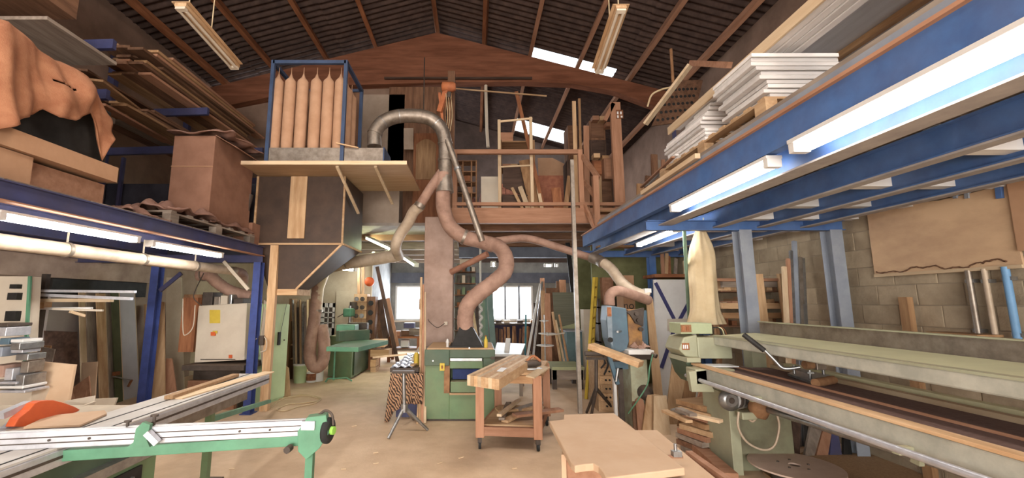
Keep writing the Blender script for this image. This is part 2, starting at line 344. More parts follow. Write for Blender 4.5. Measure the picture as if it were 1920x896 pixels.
for sgn in (1, -1):
    for row in range(3):
        for k in range(21):
            y = -5.775+k*1.045
            a = .06+row*2.3
            x = RX+sgn*a*math.cos(ang); z = RZ+.05-a*math.sin(ang)-.0+(.02*(row % 2))
            clear = (sgn == 1 and (row == 1 and k in (15, 19)))
            if row == 1 and k in (7, 8): clear = True      # rooflights over the photographer
            src = ct if clear else cs
            key = 1 if clear else 0
            rot = (0, ang, 0) if sgn == 1 else (0, ang, PI)
            yy = y if sgn == 1 else y+1.062
            if first[key]: src.location = (x, yy, z); src.rotation_euler = rot; first[key] = False
            else: inst(src, ce, (x, yy, z), rot)
# purlins
for i, x in enumerate((-6.15, -4.93, -3.71, -2.5, -.95, .25, 1.4, 2.57, 3.82, 4.9)):
    z = roofz(x)-.11
    struct('trim_%d' % (i+1), B().bar((x, -6, z), (x, 15.5, z), .09, .17, up=(math.sin(ang)*(1 if x > RX else -1), 0, math.cos(ang))), W('rose' if i > 5 else 'red', 'y'))
# arched glulam beam at y 10
top = [(-7, 6.55), (-6.8, 6.78), (-.95, 8.33), (4.9, 6.72), (5.2, 6.4)]
low = [(5.25, 6.05), (4.3, 6.42), (3.4, 6.78), (2.4, 6.97), (1.2, 7.02), (-.9, 7.0), (-3.2, 6.93), (-5, 6.62), (-7, 6.2)]
poly = [(x, 9.78, z) for x, z in top+low]
struct('trim_20', B().prism(poly, (0, .22, 0)), W('glulam', 'x'))
obj_ = struct('trim_21', B().bar((-2.2, 9.72, 7.08), (1.4, 9.72, 7.08), .05, .045), W('dark', 'x'))
# central pillar
pl = A(797, 400, 8.0); pr = A(850, 400, 8.0)
struct('trim_22', B().box((pl.x, 8.0, 0), (pr.x, 8.45, 3.3)), mat('pillar_render', (.42, .3, .25), (.3, .205, .165), 3, .9, 0, .2, detail=8), bev=.01)
a_ = A(838, 300, 8.2); b_ = A(852, 300, 8.2)
struct('trim_25', B().box((a_.x, 8.2, 3.3), (b_.x, 8.4, 6.4)), W('old', 'z'))
# centre loft deck
LZ0, LZ1 = 3.2, 3.5
struct('trim_23', B().box((-.45, 8.12, LZ0), (4.4, 8.24, LZ1)), W('rose', 'x'))
struct('trim_24', B().box((-4.3, 9.95, 3.12), (-.45, 10.1, 3.34)), W('old', 'x'))
dk = struct('ceiling_loft_deck', B().box((-.45, 8.24, LZ1-.06), (5.25, 15.5, LZ1)).box((-6.6, 10.1, 3.26), (-.45, 15.5, 3.32)).box((-3.4, 8.75, 3.26), (-.45, 10.1, 3.32)), mat('deck_underside', (.36, .31, .27), (.26, .22, .19), 3, .8))
js = obj('joist', B().bar((-.45, 0, 3.34), (5.2, 0, 3.34), .08, .18), W('old', 'x'), dk)
js.location = (0, 9.4, 0)
for k in range(1, 5): inst(js, dk, (0, 9.4+k*1.35, 0))
js2 = obj('joist', B().bar((-6.6, 0, 3.15), (-.45, 0, 3.15), .1, .2), W('grey', 'x'), dk); js2.location = (0, 11.2, 0)
for k in range(1, 4): inst(js2, dk, (0, 11.2+k*1.3, 0))
# ---- steel mezzanines
def channel(name, p, q, h, fl_, side, m='blue', parent=None):  # C section along p->q, flanges towards side vector
    b = B(); p, q = V(p), V(q); s_ = V(side)
    b.bar(p, q, .008, h)
    for k in (-1, 1): o2 = V((0, 0, k*(h/2-.004))); b.bar(p+o2+s_*fl_/2, q+o2+s_*fl_/2, fl_, .008) if abs(s_.z) < .5 else None
    return b
def ibeam(p, q, h, fw):
    p, q = V(p), V(q); b = B().bar(p, q, .008, h)
    for k in (-1, 1): o2 = V((0, 0, k*(h/2-.005))); b.bar(p+o2, q+o2, fw, .01)
    return b
def ipost(x, y, z0, z1, h=.14, fw=.12):
    b = B().box((x-.005, y-h/2, z0), (x+.005, y+h/2, z1))
    for k in (-1, 1): b.box((x-fw/2, y+k*(h/2)-.005, z0), (x+fw/2, y+k*(h/2)+.005, z1))
    b.box((x-fw*.8, y-h*.8, z0), (x+fw*.8, y+h*.8, z0+.012))
    return b
RM = thing('mezzanine_frame', 'blue steel mezzanine frame with timber cross joists along the right wall', 'mezzanine', (3.2, 5, 0))
obj('edge_beam', channel('e', (2.1, -2, 2.85), (2.1, 8.2, 2.85), .21, .07, (1, 0, 0)), 'blue', RM)
obj('toe_board', B().bar((2.085, -2, 2.965), (2.085, 8.2, 2.965), .04, .022), W('rose', 'y'), RM)
for x, dz in ((2.285, .028), (2.9, 0), (3.43, 0), (3.95, 0)):
    obj('beam', ibeam((x, -2, 2.68+dz), (x, 8.2, 2.68+dz), .19, .085), 'blue', RM)
    obj('beam_flange', B().box((x-(.08 if dz else .045), -2, 2.571+dz), (x+(.08 if dz else .05), 8.2, 2.5835+dz)), 'flange', RM)
for y in (5.05, 8.15):
    obj('cross_beam', ibeam((2.06, y, 2.6), (4.42, y, 2.6), .12, .09), 'blue', RM)
jj = obj('timber_joist', B().bar((2.92, 0, 2.72), (4.4, 0, 2.72), .1, .17), W('white', 'x'), RM)
jj.location = V((0, 1.2, 0))
for y in (1.85, 2.6, 3.45, 4.2, 4.85, 5.7, 6.5, 7.3): inst(jj, RM, V((0, y, 0)))
for k, y in enumerate([-1.6+.62*i for i in range(16)]):
    if k == 0: dbd = obj('deck_board', B().box((2.1, -.3, 2.81), (5.25, .3, 2.835)), W('grey', 'x'), RM); dbd.location = V((0, y, 0))
    else: inst(dbd, RM, V((0, y, 0)))
for x, y in ((3.2, 5.05), (4.27, 5.05)): obj('post', ipost(x, y, 0, 2.54, .15, .14), 'bluegrey', RM)
obj('post', ipost(3.38, 8.15, 0, 2.54), 'blue', RM); obj('post', ipost(4.3, 8.15, 0, 2.54), 'blue', RM)
LM = thing('mezzanine_frame', 'navy steel mezzanine frame carrying boxes along the left wall', 'mezzanine', (-5, 4, 0))
obj('edge_beam', channel('e', (-3.45, -2, 2.5), (-3.45, 6.9, 2.5), .14, .06, (-1, 0, 0)), 'bluedark', LM)
obj('edge_flange', B().box((-3.5, -2, 2.422), (-3.405, 6.9, 2.433)), W('rose', 'y'), LM)
obj('edge_flange', B().box((-3.5, -2, 2.566), (-3.405, 6.9, 2.577)), 'bluedark', LM)
for x in (-4.2, -5.0, -5.8): obj('beam', ibeam((x, -2, 2.5), (x, 6.9, 2.5), .12, .08), 'bluedark', LM)
obj('cross_beam', ibeam((-6.6, 6.86, 2.38), (-3.42, 6.86, 2.38), .12, .09), 'bluedark', LM)
obj('cross_beam', ibeam((-6.6, 2.9, 2.38), (-3.5, 2.9, 2.38), .1, .08), 'bluedark', LM)
for k, y in enumerate([-1.6+.7*i for i in range(12)]):
    if k == 0: dbl = obj('deck_board', B().box((-6.6, -.34, 2.577), (-3.46, .34, 2.6)), W('grey', 'x'), LM); dbl.location = V((0, y, 0))
    else: inst(dbl, LM, V((0, y+.1, 0)))
obj('post', ipost(-3.47, 6.86, 0, 2.32, .13, .11), 'navy', LM)
px_ = A(296, 508, 6.86)
obj('post', ipost(px_.x, 6.86, 0, 2.32, .13, .12), 'navy', LM)
obj('brace', B().bar(A(300, 545, 6.8), A(340, 512, 6.8), .03, .06), 'bluedark', LM)
obj('brace', B().bar(A(420, 490, 6.8), A(466, 543, 6.8), .03, .05), 'cream', LM)
# =============== LIGHTS ===============
def fixture(label, p, q, on=True, group=None, far=False, tm=None, w=.11, open_=False):
    p, q = V(p), V(q); t = thing('strip_light', label, 'strip light', (p+q)/2, group); d = (q-p).normalized()
    up = V((0, 0, w*.45))
    obj('light_housing', B().bar(p+V((0, 0, w*.32)), q+V((0, 0, w*.32)), w*.9, w*.2), 'whitepaint', t, bev=.004)
    obj('tube_diffuser', B().bar(p+d*.05, q-d*.05, w*.72, w*.45), tm or ('tubefar' if far else 'tube'), t, bev=.012)
    for e, f in ((p, p+d*.05), (q-d*.05, q)): obj('end_cap', B().bar(e, f, w*.8, w*.5), 'whitepaint', t, bev=.004)
    return t
fixture('long lit strip light under the front edge of the left mezzanine, nearer of its two', (-3.56, 3.1, 2.33), (-3.56, 4.45, 2.335))
fixture('shorter lit strip light under the left mezzanine edge, next to the blue post', (-3.56, 4.62, 2.32), (-3.56, 5.95, 2.33))
fixture('big lit strip light under the right mezzanine beam, nearest in view', (2.14, 1.2, 2.71), (2.14, 2.72, 2.7), w=.14, tm='tubenear')
fixture('lit strip light under the right mezzanine beam, behind the biggest one', (2.14, 2.93, 2.68), (2.14, 4.48, 2.675), w=.13, tm='tubenear')
p = G(1197, 460, 2.56); q = G(1270, 431, 2.56)
fixture('small lit strip light under the far end of the right mezzanine, above the bandsaw', p, q, w=.1)
fixture('lit strip light below the loft, behind the brown hopper', A(688, 446, 9.9), A(736, 468, 8.85), far=True, w=.12, tm='tubegreen')
fixture('short lit strip light left of the concrete pillar under the loft', A(760, 484, 11.4), A(781, 498, 10.3), far=True, w=.14)
fixture('lit strip light over the far shaper corner, seen under the hopper', A(642, 504, 11.8), A(668, 506, 11.6), far=True, w=.16)
fixture('small lit strip light over the far windows, right one', A(1020, 498, 12.5), A(1036, 498, 12.5), far=True, w=.14)
fixture('small lit lamp box right of the far windows', A(1040, 498, 12.3), A(1047, 498, 12.3), far=True, w=.14)
fixture('tiny lit lamp box behind the thin steel post', A(1090, 482, 10), A(1098, 482, 10), far=True, w=.1)
fixture('lit square lamp between the silver planer ducts', A(920, 496, 11), A(930, 496, 11), far=True, w=.2)
def batten(label, p, q, ropes):
    t = thing('strip_light', label, 'strip light', (V(p)+V(q))/2)
    p, q = V(p), V(q); d = (q-p).normalized()
    obj('light_housing', B().bar(p, q, .13, .05), W('pine', 'y'), t, bev=.004)
    for k in (-1, 1): obj('lamp_tube', B().tube([p+V((k*.035, 0, -.045))+d*.05, q+V((k*.035, 0, -.045))-d*.05], .018, 8), 'cream', t)
    for e, f in ((p, p+d*.05), (q-d*.05, q)): obj('lamp_holder', B().bar(e+V((0, 0, -.03)), f+V((0, 0, -.03)), .11, .05), 'cream', t)
    for u in ropes:
        a = p.lerp(q, u); obj('rope', B().tube([a+V((.0, 0, .02)), a+V((.02, 0, roofz(a.x)-.1-a.z))], .007, 6), 'canvas', t)
    obj('reflector', B().bar(p+V((0, 0, .03)), q+V((0, 0, .03)), .2, .008), W('pine', 'y'), t)
p = A(338, 8, 4.3); q = V((p.x, p.y+1.5, p.z))
qq = AX(441, 124, p.x)
batten('unlit dusty strip light hanging on ropes from the left roof slope', p, (p.x, qq.y, (p.z+qq.z)/2+.0) if False else qq, (.12, .5))
p = A(1165, 12, 4.6); qq = AX(1123, 132, p.x)
batten('unlit dusty strip light hanging from the right roof slope near the white slits', p, qq, (.1, .45))

# =============== LEFT SIDE ===============
XP = -4.0
def pxpipe(px, py=None):   # point on the pipe line x=XP, z 2.2 at a pixel column
    return V((XP, XP/((px-890)/CF)*1.0, 2.2))
t = thing('extraction_pipe', 'long pale extraction pipe hanging under the left mezzanine', 'pipe', (XP, 4, 2.2))
a = AX(-60, 452, XP); b_ = AX(440, 507, XP)
a.z = b_.z = 2.2
obj('pipe', B().tube([a, b_], .068, 18), 'ductpale', t)
for px in (120, 266, 365):
    y = AX(px, 500, XP).y; obj('pipe_clamp', B().cyl((XP, y-.02, 2.2), .076, .04, 18, (0, 1, 0)), 'galv', t); 
    obj('hanger_strap', B().bar((XP, y, 2.27), (XP, y, 2.44), .02, .004, up=(0, 1, 0)), 'cream', t)
obj('duct_elbow', B().tube(smooth_path([b_, b_+V((0, .25, -.03)), b_+V((-.1, .5, -.15))]), .075, 16), 'ductdust', t)
t = thing('flexible_duct', 'curved dusty flexible duct dropping behind the white panel machine', 'duct', A(420, 530, 7.6))
pp = smooth_path([A(372, 516, 7.3), A(392, 516, 7.3), A(408, 530, 7.4), A(432, 545, 7.5), A(470, 556, 7.6)], 8)
obj('hose', B().tube(pp, [.095+.006*(i % 2) for i in range(len(pp))], 16), 'ductdust', t)
obj('hose_clamp', B().tube([pp[3], pp[4]], .108, 16), 'galv', t)
# lintel and dark storage opening in the left wall
one('concrete_lintel', B().box((-6.59, 2, 2.06), (-6.4, 8.6, 2.38)), mat('lintel', (.42, .32, .25), (.28, .2, .16), 3, .9, 0, .4, detail=8), 'rough concrete lintel over the dark storage opening in the left wall', 'lintel')
one('niche_shade', B().box((-6.59, 6.6, 1.78), (-6.5, 8.5, 2.06)), 'black', 'black strip painted as the shade of the storage opening under the concrete lintel', 'painted shade')  # black strip: shade inside the storage opening, put in as colour
# white panel backing
one('white_backing_panel', B().box((-6.58, 6.6, .0), (-6.5, 7.5, 1.78)), mat('grey_panel', (.36, .32, .3), (.3, .26, .25), 2, .7), 'tall greyish panel leaning flat against the left wall below the black shade strip', 'panel')
# boards along the left wall: (px0, px1, top px y, X, material, label)
lb = [(160, 171, 548, -6.36, W('pale', 'z'), 'thin pale board edge-on, leftmost of the tall boards by the left wall'),
 (173, 194, 549, -6.34, W('grey', 'z'), 'tall brown-grey panel right of the thin pale board by the left wall'),
 (192, 207, 550, -6.28, W('pine', 'z'), 'tall light pine board in the middle of the left wall boards'),
 (208, 219, 550, -6.3, W('grey', 'z'), 'narrow grey-brown board left of the dark green one'),
 (220, 233, 549, -6.26, mat('dark_green_board', (.1, .11, .05), (.07, .075, .035), 3, .7), 'tall dark green board among the boards by the left wall'),
 (234, 262, 548, -6.3, mat('grey_melamine', (.46, .44, .45), (.4, .38, .39), 2, .6), 'wide light grey melamine board next to the blue post on the left')]
for x0, x1, yt, X_, m_, lab in lb:
    a = AX(x0, yt, X_); c_ = AX(x1, yt, X_); lean = .18
    b = B().hexa([(X_+lean, a.y, 0), (X_+lean, c_.y, 0), (X_+lean+.02, c_.y, 0), (X_+lean+.02, a.y, 0)], [(X_-.12, a.y, a.z), (X_-.12, c_.y, a.z), (X_-.1, c_.y, a.z), (X_-.1, a.y, a.z)])
    t = thing('tall_board', lab, 'board', (X_+lean, (a.y+c_.y)/2, 0)); obj('panel', b, m_, t)
    obj('board_edge', B().bar((X_+lean+.01, c_.y+.008, 0), (X_-.11, c_.y+.008, a.z), .016, .026, up=(1, 0, 0)), W('pale', 'z'), t)
def lean_panel(name, label, cat, q4, Y, m, th=.018, back=.12, grp=None, floor=True):   # four pixel corners (bl, br, tr, tl) at depth Y, top leaning back
    pts = [A(q4[0][0], q4[0][1], Y), A(q4[1][0], q4[1][1], Y), A(q4[2][0], q4[2][1], Y+back), A(q4[3][0], q4[3][1], Y+back)]
    if floor and min(pts[0].z, pts[1].z) < 2.2:
        for i, j in ((0, 3), (1, 2)):
            d = (pts[i]-pts[j]); pts[i] = pts[j]+d*(pts[j].z/-d.z)
    return one(name, B().prism(pts, (0, th, 0)), m, label, cat, grp)
lean_panel('leaning_board', 'orange-brown veneered board leaning right of the blue post on the left', 'board', ((285, 745), (309, 742), (308, 566), (292, 566)), 7.05, W('pine', 'z'))
lean_panel('leaning_board', 'short brown board leaning beside the white panel machine on the left', 'board', ((308, 745), (332, 742), (322, 672), (311, 672)), 7.2, W('rose', 'z'))
lean_panel('leaning_board', 'pale plywood board leaning behind the orange-brown board', 'board', ((310, 735), (345, 735), (340, 520), (312, 520)), 7.9, 'plasterlight')
lean_panel('leaning_board', 'large dark brown board leaning low on the left behind the mdf offcuts', 'board', ((88, 735), (150, 735), (143, 622), (82, 620)), 6.2, W('dark', 'n'))
lean_panel('leaning_board', 'brown chipboard offcut standing behind the cream sheets', 'board', ((52, 700), (85, 700), (95, 648), (52, 648)), 5.6, W('oak', 'n'))
lean_panel('leaning_board', 'narrow brown offcut with a slanted edge above the mdf sheets', 'board', ((76, 700), (92, 700), (102, 655), (78, 650)), 5.5, W('grey', 'n'))
t_ = lean_panel('mdf_offcut', 'square mdf offcut with a chipped white corner on the left', 'board', ((70, 770), (128, 752), (140, 684), (76, 678)), 4.7, 'mdf', .03)
lean_panel('mdf_offcut', 'narrow mdf offcut with a pale edge left of the square one', 'board', ((48, 740), (62, 752), (77, 673), (50, 674)), 4.75, 'mdf', .03)
lean_panel('mdf_offcut', 'small beige offcut standing behind the square mdf one', 'board', ((150, 745), (178, 738), (182, 678), (153, 680)), 6.3, 'mdf', .02)
lean_panel('mdf_offcut', 'lowest brown offcut under the beige ones on the left', 'board', ((134, 760), (170, 748), (166, 705), (134, 728)), 5.6, W('rose', 'n'), .02)
lean_panel('melamine_offcut', 'pale melamine offcut lying slanted behind the orange saw guard', 'board', ((140, 772), (173, 757), (176, 742), (120, 752)), 4.3, 'cream', .02, back=.05, floor=False)
lean_panel('melamine_offcut', 'small grey-white offcut right of the slanted melamine one', 'board', ((160, 772), (212, 765), (219, 746), (176, 748)), 4.6, 'cream', .02, back=.02, floor=False)
# cream machine panel at far left
t = thing('edge_machine', 'cream machine housing with black ports at the left edge of the view', 'machine', A(25, 650, 4.9)*1.0)
pz = A(30, 640, 4.9)
a = A(-30, 518, 4.9); b_ = A(58, 518, 4.9); c_ = A(48, 690, 4.9); d_ = A(-30, 690, 4.9)
obj('housing', B().prism([(d_.x, 4.9, 0), (c_.x, 4.9, 0), (c_.x, 4.9, c_.z), (b_.x, 4.9, b_.z), (a.x, 4.9, a.z)], (0, .12, 0)), 'cream', t)
obj('edge_strip', B().bar((b_.x, 4.89, b_.z), (c_.x, 4.89, c_.z), .03, .02, up=(0, 1, 0)), 'greenarm', t)
for x0, y0, x1, y1 in ((22, 533, 34, 541), (18, 549, 34, 562), (14, 583, 31, 602)):
    p = A(x0, y0, 4.86); q = A(x1, y1, 4.86); obj('port', B().box((p.x, 4.84, q.z), (q.x, 4.9, p.z)), 'black', t)
for x0, y0, x1, y1, m_ in ((-20, 606, 24, 612, 'iron'), (-20, 613, 20, 630, 'alu'), (2, 634, 18, 646, 'machblue'), (-20, 650, 12, 668, 'bluegrey'), (22, 636, 44, 642, 'whitepaint'), (30, 642, 46, 655, 'steel'), (18, 656, 40, 662, 'alu'), (28, 664, 50, 676, 'steel'), (34, 678, 46, 700, 'galv'), (-10, 684, 14, 706, 'pinkply'), (16, 690, 28, 712, 'alu'), (36, 702, 48, 730, 'steel'), (-20, 714, 40, 719, 'alu'), (-10, 722, 52, 727, 'whitepaint'), (10, 730, 56, 735, 'alu')):
    p = A(x0, y0, 4.5); q = A(x1, y1, 4.5); obj('machine_part', B().box((p.x, 4.45+.02*(x0 % 5), q.z), (q.x, 4.7, p.z)), m_, t, bev=.006)
obj('machine_bed', B().box((A(-30, 740, 4.5).x, 4.55, 0), (A(50, 740, 4.5).x, 4.85, .8)), 'cream', t)
# long strips sticking out to the right
for i, (x0, y0, x1, y1, m_, w_, lab) in enumerate([(-40, 544, 254, 547, 'alu', .03, 'long silver strip, topmost of the strips projecting from the left rack'), (-40, 548, 247, 560, 'alu', .035, 'silver strip sloping down just below the topmost one'),
  (-40, 563, 210, 563, W('pale', 'x'), .04, 'light wooden strip in the middle of the left rack'), (-40, 573, 90, 571, W('pine', 'x'), .09, 'short thick light wood plank end on the left rack'), (-40, 579, 172, 578, 'whitepaint', .03, 'white strip below the light wooden strip'),
  (100, 579, 193, 582, 'cream', .025, 'thin cream strip, lowest long strip on the left rack'), (132, 584, 158, 592, W('pale', 'x'), .03, 'short stub of pale wood hanging lowest on the left rack')]):
    one('strip', B().bar(A(x0, y0, 5.05+i*.04), A(x1, y1, 5.25+i*.03), w_*1.6, w_), m_, lab, 'strip')
t = thing('strip_rack', 'dark steel bracket rack carrying the long strips on the left', 'rack', A(60, 600, 5.3))
ar = A(30, 600, 5.4)
obj('rack_post', B().box((A(66, 600, 5.5).x, 5.5, 0), (A(66, 600, 5.5).x+.06, 5.56, 2.05)), 'iron', t)
for z in (1.9, 1.78, 1.66): obj('rack_arm', B().bar((A(66, 600, 5.5).x+.03, 5.5, z-.07), (A(66, 600, 5.5).x+.03, 5.0, z-.05), .03, .03), 'iron', t)
# white panel machine
MY = 7.25
t = thing('panel_machine', 'white machine cabinet with yellow label and orange switch behind the blue post', 'machine', A(410, 700, MY)*1)
tl_, tr_, bl_, br_ = A(372, 573, MY), A(463, 568, MY), A(364, 680, MY-.25), A(458, 675, MY-.25)
b = B().hexa([bl_, br_, br_+V((0, .7, 0)), bl_+V((0, .7, 0))], [tl_, tr_, tr_+V((0, .4, 0)), tl_+V((0, .4, 0))])
obj('cabinet', b, 'cream', t, bev=.01)
p = A(345, 684, MY-.4); q = A(460, 694, MY-.4)
obj('work_table', B().box((p.x, MY-.45, q.z), (q.x, MY+.3, p.z)), 'iron', t, bev=.005)
obj('base', B().box((A(370, 700, MY).x, MY-.1, 0), (A(456, 700, MY).x, MY+.4, q.z)), 'iron', t)
obj('lower_panel', B().box((A(364, 730, MY).x, MY-.18, 0), (A(452, 730, MY).x, MY-.1, .45)), W('rose', 'n'), t)
def on_front(x0, y0, x1, y1, m_, name, th=.02):
    f = lambda x, y: A(x, y, MY-.25+(680-y)/107*.25-.006)
    return obj(name, B().prism([f(x0, y1), f(x1, y1), f(x1, y0), f(x0, y0)], (0, -th, 0)), m_, t)
on_front(393, 581, 413, 606, 'yellow', 'warning_label', .003); on_front(397, 622, 405, 629, 'orange', 'switch', .03); on_front(400, 620, 408, 625, 'yellow', 'switch_cover', .02)
on_front(430, 665, 436, 671, 'orange', 'small_knob', .02); on_front(376, 673, 452, 674.5, 'iron', 'seam', .004)
for i, (x0, y0, x1, y1, m_) in enumerate(((352, 552, 384, 568, 'rust'), (387, 548, 404, 570, 'iron'), (408, 556, 418, 570, 'galv'), (420, 554, 432, 569, 'cream'), (436, 552, 440, 569, 'steel'), (444, 559, 461, 569, 'iron'))):
    p = A(x0, y0, MY+.15); q = A(x1, y1, MY+.15); obj('top_fitting', B().box((p.x, MY+.05, q.z-.05), (q.x, MY+.35, p.z)), m_, t, bev=.01)
obj('cable', B().tube(smooth_path([A(382, 512, 7.1), A(366, 545, 7), A(364, 560, 7), A(378, 573, 7.05)]), .008, 6), 'iron', t)
obj('cable', B().tube(smooth_path([A(366, 572, 7.0), A(362, 612, 6.95), A(348, 628, 6.95), A(343, 618, 6.95), A(343, 560, 7)]), .008, 6), 'cream', t)
obj('side_panel', B().box((A(343, 560, 7.2).x, 7.2, A(343, 660, 7.2).z), (A(371, 560, 7.2).x, 7.6, A(343, 558, 7.2).z)), W('red', 'z'), t)
# timber board beside the blue post, with a socket and cable
p0 = G(470, 778); p1 = G(486, 776)
t = thing('timber_post', 'light brown timber upright fixed beside the blue post under the hopper', 'post', (p0.x+.06, 7.0, 0))
obj('board', B().box((p0.x+.02, 6.98, 0), (p1.x+.05, 7.06, 2.62)), W('pine', 'z'), t)
s_ = A(490, 638, 6.95); obj('socket_box', B().cb(s_, (.09, .06, .15)), 'iron', t, bev=.01)
obj('cable', B().tube(smooth_path([s_+V((-.03, 0, .06)), A(476, 640, 6.9), A(472, 660, 6.9), A(474, 690, 6.9)]), .009, 6), 'cream', t)
obj('cable', B().tube(smooth_path([s_+V((.04, 0, .06)), A(500, 640, 6.9), A(498, 656, 6.9), A(488, 660, 6.9)]), .008, 6), 'cream', t)
# mint cabinet
c0, c1 = G(500, 758), G(533, 747); u = (c1-c0).normalized(); nrm = V((-u.y, u.x, 0))
if nrm.x > 0: nrm = -nrm
hc = A(507, 570, c0.y).z
t = thing('tall_cabinet', 'tall mint-green electrical cabinet under the hopper', 'cabinet', (c0+c1)/2)
obj('body', B().hexa([c0+nrm*.02, c1+nrm*.02, c1+nrm*.45, c0+nrm*.45], [V((v.x, v.y, hc)) for v in (c0+nrm*.02, c1+nrm*.02, c1+nrm*.45, c0+nrm*.45)]), 'mint', t, bev=.006)
obj('cabinet_door', B().hexa([c0+V((0, 0, .04)), c1+V((0, 0, .04)), c1+nrm*.02+V((0, 0, .04)), c0+nrm*.02+V((0, 0, .04))], [V((v.x, v.y, hc-.01)) for v in (c0, c1, c1+nrm*.02, c0+nrm*.02)]), 'mint', t, bev=.004)
cc = c0.lerp(c1, .42); obj('door_handle', B().bar(cc-nrm*.01+V((0, 0, .95)), cc-nrm*.01+V((0, 0, 1.17)), .03, .06, up=tuple(u)), 'black', t)
cc = c0.lerp(c1, .75); obj('lock', B().cyl(cc+V((0, 0, 1.02)), .012, .015, 10, -nrm), 'iron', t)
obj('pull_cord', B().tube([cc-nrm*.01+V((-.0, 0, hc)), c0.lerp(c1, .5)-nrm*.012+V((0, 0, 1.17))], .004, 5), 'iron', t)
one('leaning_sheet', B().prism([A(486, 640, 7.3), A(497, 745, 7.3), A(505, 570, 7.5), A(495, 562, 7.5)], (0, .02, 0)), 'cream', 'narrow cream sheet left of the mint cabinet', 'board')
lean_panel('leaning_board', 'small pointed plank leaning right of the mint cabinet', 'board', ((528, 748), (545, 742), (541, 690), (534, 684)), 8.0, W('pine', 'z'))
# things behind the cabinet
t = thing('rod_shelf', 'crowded rod shelf behind the mint cabinet', 'shelf', A(560, 700, 9.6)*1)
Y_ = 9.6
for x in (545, 582): p = A(x, 560, Y_); obj('upright', B().box((p.x-.03, Y_, 0), (p.x+.03, Y_+.3, p.z)), W('oak', 'z'), t)
for yy in (600, 646, 672): p = A(545, yy, Y_); q = A(582, yy, Y_); obj('shelf_board', B().box((p.x, Y_, p.z-.02), (q.x, Y_+.3, p.z+.01)), W('oak', 'x'), t)
obj('back_panel', B().box((A(545, 560, Y_).x, Y_+.3, 0), (A(582, 560, Y_).x, Y_+.32, 1.7)), W('grey', 'n'), t)
for i in range(7):
    m_ = ['steel', W('pale', 'z'), 'iron', W('pine', 'z'), 'steel', W('grey', 'z'), W('pale', 'z')][i]
    one('rod', B().bar(A(552+i*4, 712-i, 9.4), A(549+i*4.6, 562+7*(i % 3), 9.5), .035, .03), m_, '%s thin rod from the left in the rod bundle behind the mint cabinet' % ORD[i], 'rod', 'rods behind the mint cabinet')
def bucket(label, px, py, Y, r, h, m_, lid=True):
    c = G(px, py); t = thing('bucket', label, 'bucket', c)
    obj('body', B().lathe(c, [(r*.85, 0), (r, h*.95), (r*1.06, h*.95), (r*1.06, h)], 16), m_, t)
    obj('lid', B().cyl(c+V((0, 0, h)), r*1.08, .02, 16), 'whitepaint', t)
bucket('pale green-white bucket on the floor behind the mint cabinet', 562, 717, 0, .14, .36, 'mint')
bucket('second pale bucket standing behind the first one', 567, 705, 0, .13, .5, 'cream')
c = G(583, 716); t = thing('paint_can', 'red and white paint can beside the pale buckets', 'can', c); obj('body', B().cyl(c, .1, .22, 16), 'whitepaint', t); obj('label_band', B().cyl(c+V((0, 0, .04)), .102, .14, 16), 'red', t)
c = G(596, 714); t = thing('paint_can', 'white paint can right of the red one', 'can', c); obj('body', B().cyl(c, .11, .24, 16), 'whitepaint', t); obj('lid', B().cyl(c+V((0, 0, .24)), .1, .015, 16), 'steel', t)
# U duct
t = thing('extraction_duct', 'dusty U-shaped extraction duct by the left green machine', 'duct', A(592, 690, 9.2))
pp = smooth_path([A(597, 520, 9.2), A(594, 560, 9.2), A(588, 610, 9.15), A(581, 655, 9.1), A(585, 682, 9.1), A(596, 688, 9.1), A(606, 675, 9.15), A(608, 645, 9.2), A(603, 610, 9.25)], 6)
obj('hose', B().tube(pp, [.12+.006*(i % 2) for i in range(len(pp))], 16), 'ductdust', t)
obj('pipe', B().tube([A(610, 505, 9.2), A(597, 540, 9.2), A(593, 583, 9.2)], .115, 16), 'ductpale', t)
obj('joint_ring', B().tube([A(593.4, 580, 9.2), A(593, 585, 9.2)], .135, 16), 'galv', t)
# shaper
g0, g1 = G(658, 712), G(614, 708); g2 = G(690, 693)
t = thing('spindle_shaper', 'green spindle shaper with flat table at the far left', 'machine', (g0+g2)/2)
ht = 1.0; gy = g1.y+.9
obj('body', B().hexa([(g1.x, g1.y, .03), (g0.x, g0.y, .03), (g2.x, g2.y, .03), (g1.x, gy, .03)], [(g1.x, g1.y, ht-.08), (g0.x, g0.y, ht-.08), (g2.x, g2.y, ht-.08), (g1.x, gy, ht-.08)]), 'green', t, bev=.01)
a, b_, c_, d_ = G(612, 650, ht), G(672, 651, ht), G(728, 638, ht), G(660, 636, ht)
obj('table', B().prism([a, b_, c_, d_], (0, 0, -.07)), 'greenarm', t, bev=.004)
n_ = (g2-g0).normalized()
obj('door_panel', B().hexa([g0.lerp(g2, .1)+V((.01, -.01, .08)), g0.lerp(g2, .92)+V((.01, -.01, .08)), g0.lerp(g2, .92)+V((.03, -.03, .08)), g0.lerp(g2, .1)+V((.03, -.03, .08))], [g0.lerp(g2, .1)+V((.01, -.01, .6)), g0.lerp(g2, .92)+V((.01, -.01, .6)), g0.lerp(g2, .92)+V((.03, -.03, .6)), g0.lerp(g2, .1)+V((.03, -.03, .6))]), 'greendark', t)
obj('fence', B().bar(G(632, 640, ht)+V((0, 0, .09)), G(690, 636, ht)+V((0, 0, .09)), .12, .18), 'greendark', t, bev=.01)
obj('dust_hood', B().cb(G(648, 636, ht)+V((0, .1, .14)), (.35, .3, .26)), 'greenarm', t, bev=.02)
obj('power_feeder', B().cb(G(668, 632, ht)+V((0, .1, .2)), (.4, .2, .16)), 'iron', t, bev=.03)
